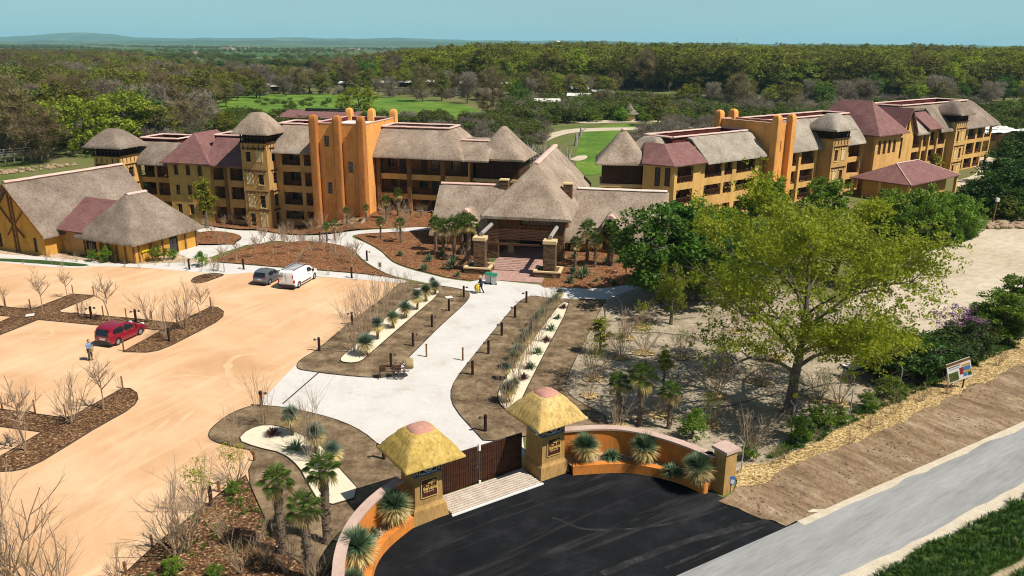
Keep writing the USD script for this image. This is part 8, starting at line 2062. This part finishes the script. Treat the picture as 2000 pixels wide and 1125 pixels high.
for k, L in rest.items():
    if not L: continue
    key = KN[k]; n = len(FAR[key])
    instancer('woodland', [merged(key, i) for i in range(n)], np.array([a[0] for a in L]), [a[1] for a in L], [a[2] for a in L], [j % n for j in range(len(L))], label=f'woodland mass of {WOODLAB[key]}s stretching back to the horizon')
def far_list(rows, name='field_tree'):
    for i, (key, x, y, top, wide, lab) in enumerate(rows):
        b = gpt(x, y); s = 1.14 * tall(x, y, top) / NOM[key]; wide *= 1.12; q = i % len(FAR[key])
        place(f'far_{key}{q}', name, far_build(key, q), lab, 'tree', b - [0, 0, 0.1], i * 1.3, (s * wide, s * wide, s))
far_list([
    ('dome', 700, 232, 172, 1.0, 'round yellow-green tree in the meadow behind the orange tower'),
    ('brown', 588, 186, 137, 1.3, 'broad pinkish-brown bare tree at the left end of the meadow'),
    ('olive', 632, 186, 146, 1.0, 'olive tree just right of the broad brown bare tree'),
    ('olive', 720, 184, 140, 1.2, 'olive tree at the meadow edge above the yellow-green round tree'),
    ('grey', 762, 192, 150, 1.0, 'grey bare tree standing on the far edge of the meadow'),
    ('brown', 828, 200, 136, 1.1, 'tall brown bare tree right in the meadow, leftmost of three'),
    ('olive', 862, 198, 146, 1.0, 'olive tree right in the meadow, middle of three'),
    ('grey', 912, 202, 152, 1.1, 'grey-green tree at the right end of the meadow'),
    ('brown', 962, 196, 134, 1.2, 'large brown bare tree right of the meadow'),
    ('brown', 953, 230, 188, 1.3, 'small dark bare tree in front of the meadow end'),
    ('green', 1016, 210, 160, 0.9, 'green slender tree among the lodges, nearest the meadow'),
    ('olive', 1080, 205, 172, 1.3, 'olive tree standing among the white lodges'),
    ('brown', 1178, 216, 178, 1.3, 'bare brown tree hiding the lodges in the middle'),
    ('olive', 1284, 247, 184, 1.25, 'wide brown-green tree above the conical roof of the right wing'),
    ('dome', 1345, 215, 165, 0.8, 'light green tree left of the pair behind the right orange tower'),
    ('brown', 1440, 215, 152, 1.35, 'big pinkish bare tree above the right orange tower'),
    ('olive', 1535, 212, 156, 1.3, 'pale olive tree in the field behind the right wing, left one'),
    ('olive', 1605, 210, 162, 1.2, 'pale olive tree in the field behind the right wing, right one'),
    ('grey', 1390, 212, 165, 0.9, 'thin grey tree between the two field trees by the right orange tower'),
    ('grey', 1690, 205, 158, 1.4, 'grey bare tree behind the tall red pyramid roof'),
    ('grey', 1830, 205, 150, 1.5, 'spreading grey-green tree behind the far thatched roofs'),
    ('green', 1960, 200, 150, 1.0, 'bright green tree beside the far right road'),
    ('poplar', 116, 224, 152, 1.4, 'dark columnar poplar rising over the left wood'),
    ('dome', 165, 298, 190, 1.0, 'large leafy oak behind the left end tower, left of two'),
    ('dome', 245, 285, 186, 1.05, 'large leafy oak behind the left end tower, right of two'),
    ('olive', 320, 280, 200, 1.2, 'olive tree behind the red roofs of the left wing'),
    ('brown', 80, 318, 215, 1.3, 'dark tangled bare tree beside the pale bank at the far left'),
    ('brown', 15, 300, 170, 1.3, 'tall dark bare tree at the left edge of the picture'),
    ('grey', 395, 262, 182, 1.2, 'grey twisted bare tree between the wood and the left wing'),
    ('brown', 370, 270, 205, 1.2, 'brown bare tree just above the left red-roofed block'),
    ('dome', 440, 262, 220, 0.9, 'golden-green tree left of the thatched window tower')])
# scrub as stuff: the green and grey thickets between meadow and hotel
def scrub(key, poly, n, lo, hi, seed, label):
    r = np.random.default_rng(seed); p = inside_pts(poly, n, r); m = len(FAR[key])
    s = r.uniform(lo, hi, n) / NOM[key]
    instancer('scrub', [merged(key, i) for i in range(m)], np.column_stack([p, zg(p[:, 0], p[:, 1]) - 0.1]), r.uniform(0, 6.28, n), np.column_stack([s * 1.2, s * 1.2, s]), r.integers(0, m, n), label=label)
scrub('scrub', px_poly([(430, 226), (560, 228), (680, 236), (800, 236), (935, 236), (1010, 232), (1060, 260), (1030, 300), (950, 270), (780, 248), (600, 262), (430, 262)], 0), 200, 2.0, 4.5, 31, 'green scrub between the meadow and the left hotel wing')
scrub('scrub_grey', px_poly([(780, 234), (935, 236), (1060, 245), (1070, 285), (1000, 300), (800, 246)], 0), 120, 1.6, 3.4, 32, 'grey brushwood behind the long thatched gallery')
scrub('scrub', px_poly([(985, 205), (1240, 200), (1400, 208), (1420, 236), (1150, 236), (1050, 250), (990, 240)], 0), 300, 2.5, 6.0, 33, 'lush green thicket among the lodges')
scrub('scrub_bright', px_poly([(985, 205), (1240, 205), (1400, 215), (1400, 238), (1050, 240)], 0), 130, 2.0, 5.0, 34, 'bright green bushes among the lodges')
scrub('scrub', px_poly([(1320, 222), (1420, 222), (1700, 212), (1900, 208), (1900, 225), (1450, 245), (1320, 244)], 0), 220, 2.5, 5.0, 35, 'green thicket behind the right hotel wing')
scrub('scrub', px_poly([(500, 196), (640, 196), (660, 212), (560, 214), (500, 208)], 1), 34, 1.0, 2.4, 43, 'dark shrubs dotted over the meadow')
scrub('scrub_grey', px_poly([(430, 180), (960, 182), (1000, 196), (760, 192), (600, 186), (430, 192)], 0), 110, 1.5, 4.0, 44, 'grey brush along the far edge of the meadow')
scrub('scrub_grey', px_poly([(985, 205), (1240, 200), (1400, 208), (1420, 236), (1150, 236), (1050, 250), (990, 240)], 0), 150, 2.0, 5.0, 45, 'grey brush among the lodges')
scrub('scrub_grey', px_poly([(1320, 196), (1900, 200), (1960, 215), (1700, 222), (1450, 245), (1320, 240)], 0), 170, 2.0, 5.0, 46, 'grey brush in the field behind the right wing')
scrub('scrub_grey', px_poly([(1230, 255), (1320, 252), (1400, 250), (1420, 275), (1300, 300), (1230, 290)], 0), 70, 2.0, 4.5, 36, 'grey brushwood behind the conical roof of the right wing')
scrub('scrub', px_poly([(1870, 225), (2060, 205), (2150, 300), (2000, 330), (1925, 290)], 0), 150, 2.5, 6.0, 37, 'dense scrub beyond the far end of the right wing')
scrub('scrub', px_poly([(1905, 400), (1960, 360), (2080, 330), (2120, 440), (1920, 432)], 0), 110, 2.0, 4.5, 38, 'dark scrub behind the rubble bank')
scrub('scrub_bright', px_poly([(1700, 500), (1800, 468), (1890, 452), (1900, 440), (1800, 440), (1690, 470)], 0), 60, 1.2, 2.6, 39, 'undergrowth of the thicket by the sandy lot')
scrub('scrub', px_poly([(1700, 745), (1790, 735), (1900, 690), (2010, 640), (2050, 600), (1950, 640), (1840, 690), (1700, 720)], 0), 90, 1.0, 2.4, 40, 'undergrowth along the inside of the wire fence')
scrub('scrub_grey', px_poly([(-200, 330), (0, 296), (170, 290), (330, 285), (430, 262), (430, 240), (0, 265), (-200, 290)], 0), 130, 2.5, 6.0, 41, 'tangled grey brush behind the left wing')
scrub('scrub', px_poly([(-200, 330), (0, 296), (170, 290), (330, 285), (430, 262), (430, 240), (0, 265), (-200, 290)], 0), 110, 2.0, 5.0, 42, 'green brush behind the left wing')
# hedgerows far out in the plain
rh = np.random.default_rng(19); L = []
for _ in range(150):
    y0 = 800 + 3600 * rh.random() ** 2; x0 = rh.uniform(-0.75, 0.75) * y0; a = rh.uniform(-0.4, 0.4); n = int(rh.integers(6, 26))
    for k in range(n): L.append((x0 + math.cos(a) * k * 13 + rh.normal(0, 3), y0 + math.sin(a) * k * 13 + rh.normal(0, 3)))
L = np.array(L)
instancer('hedgerow', [merged('olive', 0), merged('green', 0)], np.column_stack([L, np.zeros(len(L))]), rh.uniform(0, 6.28, len(L)), np.column_stack([rh.uniform(0.8, 1.7, (len(L), 2)), rh.uniform(0.3, 0.55, len(L))]), rh.integers(0, 2, len(L)), label='lines of trees between the distant fields')

# safari lodges with white canopies
rough('canvas', [(0.3, (0.56, 0.54, 0.47)), (0.7, (0.66, 0.64, 0.58))], 0.5, fine_amt=0.3)
def lodge(t):
    obj('deck', MB().box((-5, -4, 0.9), (5, 4, 1.1)), 'timber_warm', t)
    for x in (-4.8, 4.8):
        for y in (-3.8, 3.8): obj('stilt', MB().box((x - 0.12, y - 0.12, -0.3), (x + 0.12, y + 0.12, 4.0 if y < 0 else 3.4)), 'timber', t)
    obj('tent_wall', MB().box((-4, -2.2, 1.1), (4, 3.5, 3.4)), 'timber', t)
    v = [(-5.4, -4.6, 3.75), (5.4, -4.6, 3.75), (5.4, 0, 4.9), (-5.4, 0, 4.9), (5.4, 4.4, 3.5), (-5.4, 4.4, 3.5)]
    mb = MB(); mb.add(np.array(v), [[0, 1, 2, 3], [3, 2, 4, 5]]); mb.add(np.array(v) - [0, 0, 0.08], [[3, 2, 1, 0], [5, 4, 2, 3]])
    obj('canopy', mb, 'canvas', t)
    obj('rail', MB().box((-5, -4, 1.9), (5, -3.92, 2.0)).box((-5, -4, 1.5), (5, -3.92, 1.58)), 'timber', t)
LODGE = [(322, 193), (356, 193), (396, 192), (458, 187), (530, 182), (682, 176), (748, 174), (796, 173), (847, 172), (917, 176), (992, 176), (1054, 178), (1097, 181), (1132, 187), (1174, 194), (1130, 203), (1068, 216)]
for i, (x, y) in enumerate(LODGE):
    place('lodge', 'safari_lodge', lodge, f'dark lodge under a white canopy at the wood edge, {ORD[i] if i < 16 else "last"} from the left' if i < 15 else ('dark lodge under a white canopy standing below the main row of lodges' if i == 15 else 'dark lodge under a white canopy nearest the hotel, in the thicket'), 'lodge', gpt(x, y), [0.1, -0.2, 0.15, -0.1][i % 4], 0.92, 'white canopied lodges')
hut = thing('round_hut', 'small round hut with a grey pointed thatch roof beyond the path', 'hut', gpt(1229, 236))
obj('wall', MB().lathe([(2.2, 0), (2.2, 2.6)], 16), 'pale_plaster', hut, smooth=50); hh_ = tall(1229, 236, 201)
obj('roof', MB().lathe([(3.3, 2.3), (1.6, hh_ * 0.62), (0.5, hh_ * 0.86), (0.05, hh_)], 16), 'twig_grey', hut, smooth=50)
a_, b_ = gpt(540, 250)[:2], gpt(690, 254)[:2]; FSH = frame(a_, b_ - a_); Ls = float(np.hypot(*(b_ - a_)))
sh = thing('long_shed', 'long low shed with red roof and dark panels behind the left wing', 'shed')
zs = float(zg(*a_))
obj('wall', MB().box((0.8, 0.8, zs - 1), (Ls - 0.8, 8, zs + 3.0), FSH), 'ochre_dull', sh)
obj('roof', hull([(0, 0, zs + 3.0), (Ls, 0, zs + 3.0), (0, 0, zs + 3.15), (Ls, 0, zs + 3.15), (0, 9, zs + 4.6), (Ls, 9, zs + 4.6), (0, 9, zs + 4.4), (Ls, 9, zs + 4.4)], FSH), 'red_shingle', sh)
for i in range(8): obj('roof_panel', MB().box((Ls * 0.25 + i * Ls * 0.085, 7.6, zs + 4.75), (Ls * 0.25 + i * Ls * 0.085 + Ls * 0.075, 8.9, zs + 5.2), FSH), 'black_paint', sh)
for i in range(5): obj('window', MB().box((2 + i * Ls * 0.18, 0.74, zs + 1.2), (4 + i * Ls * 0.18, 0.79, zs + 2.2), FSH), 'pane', sh)
br = thing('footbridge', 'grey timber footbridge with railings at the far left behind the thatched hall', 'bridge')
A_, B_ = gpt(-90, 325), gpt(66, 312)
d_ = (B_ - A_); nn = 9
obj('deck', MB().bar(A_ + [0, 0, 1.6], B_ + [0, 0, 1.6], 1.8, 0.25), 'grey_log', br)
for k in range(nn + 1):
    q = A_ + d_ * k / nn; obj('post', MB().box(q - [0.12, 0.9, 0.3], q + [0.12, -0.7, 2.9]), 'grey_log', br)
for h in (2.3, 2.85): obj('rail', MB().bar(A_ + [0, -0.8, h], B_ + [0, -0.8, h], 0.14), 'grey_log', br)
# fenced enclosure with white tarpaulin at the far right
ce = gpt(1925, 292); ez = 4.2
en = thing('board_enclosure', 'round ochre enclosure with a brown board fence at the far end', 'enclosure', ce)
re_ = 7.5
obj('wall', MB().lathe([(re_, -0.5), (re_, 2.9), (re_ - 0.5, 2.9), (re_ - 0.5, -0.5)], 28), 'ochre', en, smooth=30)
for k in range(64):
    a = k * 2 * np.pi / 64; obj('fence_board', MB().box((-0.36, -0.05, 2.9), (0.36, 0.05, 4.3 + 0.2 * ((k * 7) % 3))).moved(rotz(a + np.pi / 2, (re_ * math.cos(a), re_ * math.sin(a), 0))), 'timber_warm', en)
tp = thing('white_tarpaulin', 'crumpled white tarpaulin with a dark hollow inside the board enclosure', 'tarpaulin', ce + [0, 0, 4.25])
mbt = grid_mesh(np.linspace(-6.2, 6.2, 26), np.linspace(-6.2, 6.2, 26), lambda X, Y: 1.5 * meshkit.fbm(np.stack([X * 0.5, Y * 0.5, 0 * X + 3], -1), 4) - 0.9 * np.exp(-((X - 1) ** 2 + Y ** 2) / 4))
obj('sheet', mbt, 'white_paint', tp); obj('hollow', MB().box((-0.6, -1.4, 0.25), (2.6, 1.2, 0.62)), 'glass_dark', tp)
# brush pile, water tower, mast, village
rb = np.random.default_rng(4); v, f = slivers(np.column_stack([rb.normal(0, 3.0, 60), rb.normal(0, 1.8, 60), rb.uniform(0.2, 1.5, 60)]), 12, 1.2, 3.0, 0.09, rb, 0.2)
b = gpt(1052, 318); bp_ = thing('brush_pile', 'pale heap of cut branches between the two hotel wings', 'brush pile', b)
obj('branches', (v, f), 'grey_log', bp_)
for (x, y, tp_) in ((1133, 268, 246), (1124, 285, 258)):
    bq = gpt(x, y); h = tall(x, y, tp_); t_ = thing('dead_trunk', 'pale dead trunk with stub branches, ' + ('taller' if x == 1133 else 'shorter') + ' of two beside the path', 'dead tree', bq)
    obj('trunk', MB().tube([(0, 0, 0), (0.2, 0, h * 0.5), (0.1, 0.1, h)], [0.5, 0.35, 0.15], 7), 'grey_log', t_); obj('stub', MB().tube([(0.2, 0, h * 0.5), (1.6, 0, h * 0.8)], [0.2, 0.06], 5), 'grey_log', t_)
def at_depth(pxx, pyy, Y): return at_y(pxx, pyy, Y)
w_ = at_depth(1088, 92, 900.0); wt = thing('water_tower', 'white flared water tower above the treetops on the horizon', 'water tower', (w_[0], w_[1], 0))
obj('stem', MB().lathe([(1.6, 0), (1.6, 22), (2.2, 22.5)], 14), 'white_paint', wt, smooth=50); obj('bowl', MB().lathe([(2.2, 22.5), (3.8, 26.5), (3.2, 27.5), (0.1, 27.8)], 14), 'white_paint', wt, smooth=50)
w_ = at_depth(1437, 90, 1500.0); ms = thing('radio_mast', 'thin grey radio mast on the horizon above the right wing', 'mast', (w_[0], w_[1], 0))
obj('mast', MB().tube([(0, 0, 0), (0, 0, 38)], [0.5, 0.3], 5), 'galvanised', ms); obj('aerial', MB().box((-0.8, -0.1, 34), (0.8, 0.1, 35)), 'galvanised', ms)
plain('far_wall', (0.60, 0.57, 0.50), 0.9); plain('far_roof', (0.24, 0.13, 0.10), 0.9)
def farmhouse(t):
    obj('wall', MB().box((-9, -5, 0), (9, 5, 6)), 'far_wall', t)
    mb = MB(); mb.add(np.array([(-9.5, -5.5, 6), (9.5, -5.5, 6), (9.5, 5.5, 6), (-9.5, 5.5, 6), (-9.5, 0, 9.5), (9.5, 0, 9.5)], float), [[0, 1, 5, 4], [2, 3, 4, 5]]); mb.add(np.array([(-9.5, -5.5, 6), (-9.5, 5.5, 6), (-9.5, 0, 9.5), (9.5, -5.5, 6), (9.5, 5.5, 6), (9.5, 0, 9.5)], float), [[0, 2, 1], [3, 4, 5]])
    obj('roof', mb, 'far_roof', t)
    for x in (-6, -2, 2, 6): obj('window', MB().box((x - 0.7, -5.06, 2), (x + 0.7, -5.01, 3.6)), 'pane', t)
for i, (x, y) in enumerate(((440, 97), (452, 97), (482, 96), (380, 108), (700, 97), (712, 96), (690, 98))):
    place('farmhouse', 'farmhouse', farmhouse, f'tiny pale farmhouse with red roof in the distant plain, {ORD[[3 if i == 3 else i, i][0]] if i != 3 else "lowest"} of the far houses', 'house', gpt(x, y), 0.5 * i, (1.0, 0.9, 0.7) if i != 2 else (1.3, 1.0, 0.8), 'distant farmhouses')

# ------------------------------------------------------------------ distant hills and the air
rough('hill_cover', [(0.3, (0.030, 0.055, 0.020)), (0.55, (0.06, 0.09, 0.03)), (0.75, (0.16, 0.17, 0.07))], 0.0022, fine_scale=0.02, fine_amt=0.4)
def hills(dist, depth_, prof, seed, amp):
    X = np.linspace(-0.95 * dist, 0.95 * dist, 260); D = np.linspace(0, depth_, 9)
    pxx = np.array([proj((x, dist, H))[0] for x in X]); hor = np.array([proj((x, dist, H))[1] for x in X])
    rows = np.interp(pxx, [p[0] for p in prof], [p[1] for p in prof])
    top = H + (hor - rows) / FPX * dist
    top = top + amp * (meshkit.fbm(np.column_stack([X / 700.0, np.full(len(X), seed), np.zeros(len(X))]), 5) - 0.5)
    V = []
    for k, d in enumerate(D):
        q = math.sin(math.pi * k / (len(D) - 1)) ** 0.8
        V.append(np.column_stack([X * (1 + (d - depth_ / 2) / dist), np.full(len(X), dist + d - depth_ / 2), np.maximum(top * q + (20 * (meshkit.noise(np.column_stack([X / 300.0, np.full(len(X), k * 1.7), np.full(len(X), float(seed))])) - 0.5) if 0 < k < len(D) - 1 else 0), -2) - 1]))
    V = np.array(V).reshape(-1, 3); n = len(X); i = np.arange(len(D) - 1)[:, None] * n; j = np.arange(n - 1)[None]
    return obj('hills', (V, np.stack([i + j, i + j + 1, i + n + j + 1, i + n + j], -1).reshape(-1, 4)), 'hill_cover', kind='structure')
hills(13000.0, 2600.0, [(-900, 78), (-200, 76), (0, 74), (60, 69), (120, 66), (170, 64), (225, 67), (270, 73), (330, 75), (480, 75), (560, 74), (640, 76), (740, 76), (780, 74), (820, 77), (1000, 80), (1200, 81), (1320, 84), (1500, 86), (1750, 87), (2000, 90), (2300, 93), (2900, 96)], 3, 14)
hills(8000.0, 1800.0, [(-900, 84), (0, 80), (300, 79), (600, 80), (900, 82), (1180, 84), (1240, 82.5), (1400, 85), (1700, 88), (2000, 92), (2900, 98)], 8, 14)
mat_h = usdkit.material(stage, '/World/Looks/haze', {'v': ('principled_volume', {'color': (0.42, 0.84, 1.0), 'density': 0.00006, 'anisotropy': 0.0})}, [], volume='v.volume')
M['haze'] = mat_h
obj('haze', MB().box((-19000, -2600, -4.7), (19000, 16500, 172)), 'haze', kind='stuff')
# more trees standing in front of the lodges and in the rough field behind the right wing
rf = np.random.default_rng(51)
for i in range(60):
    x = rf.uniform(440, 1210); y = front_row(x) + rf.uniform(4, 17) * (1 if x < 940 else 1.3); key = ['olive', 'brown', 'spring', 'grey', 'olive'][i % 5]
    b = gpt(x, y); h = rf.uniform(8, 12.5); s = h / NOM[key]; q = i % len(FAR[key])
    place(f'far_{key}{q}', 'field_tree', far_build(key, q), f'{WOODLAB[key]} in front of the lodges at the meadow edge', 'tree', b - [0, 0, 0.1], rf.uniform(0, 6), (s * 1.25, s * 1.25, s), f'{WOODLAB[key]}s in front of the lodges')
for i in range(44):
    x = rf.uniform(1380, 2080); y = rf.uniform(190, 214); key = ['olive', 'grey', 'spring', 'brown', 'grey', 'green'][i % 6]
    b = gpt(x, y); h = rf.uniform(6, 12.0); s = h / NOM[key]; q = i % len(FAR[key])
    place(f'far_{key}{q}', 'field_tree', far_build(key, q), f'{WOODLAB[key]} in the rough field behind the right wing', 'tree', b - [0, 0, 0.1], rf.uniform(0, 6), (s * 1.3, s * 1.3, s), f'{WOODLAB[key]}s in the rough field')
for p in stage.GetPrimAtPath('/World').GetChildren():
    l_ = p.GetCustomDataByKey('label')
    if l_ and len(l_.split()) > 16: p.SetCustomDataByKey('label', ' '.join(l_.split()[:16])); print('LONG', len(l_.split()), l_)
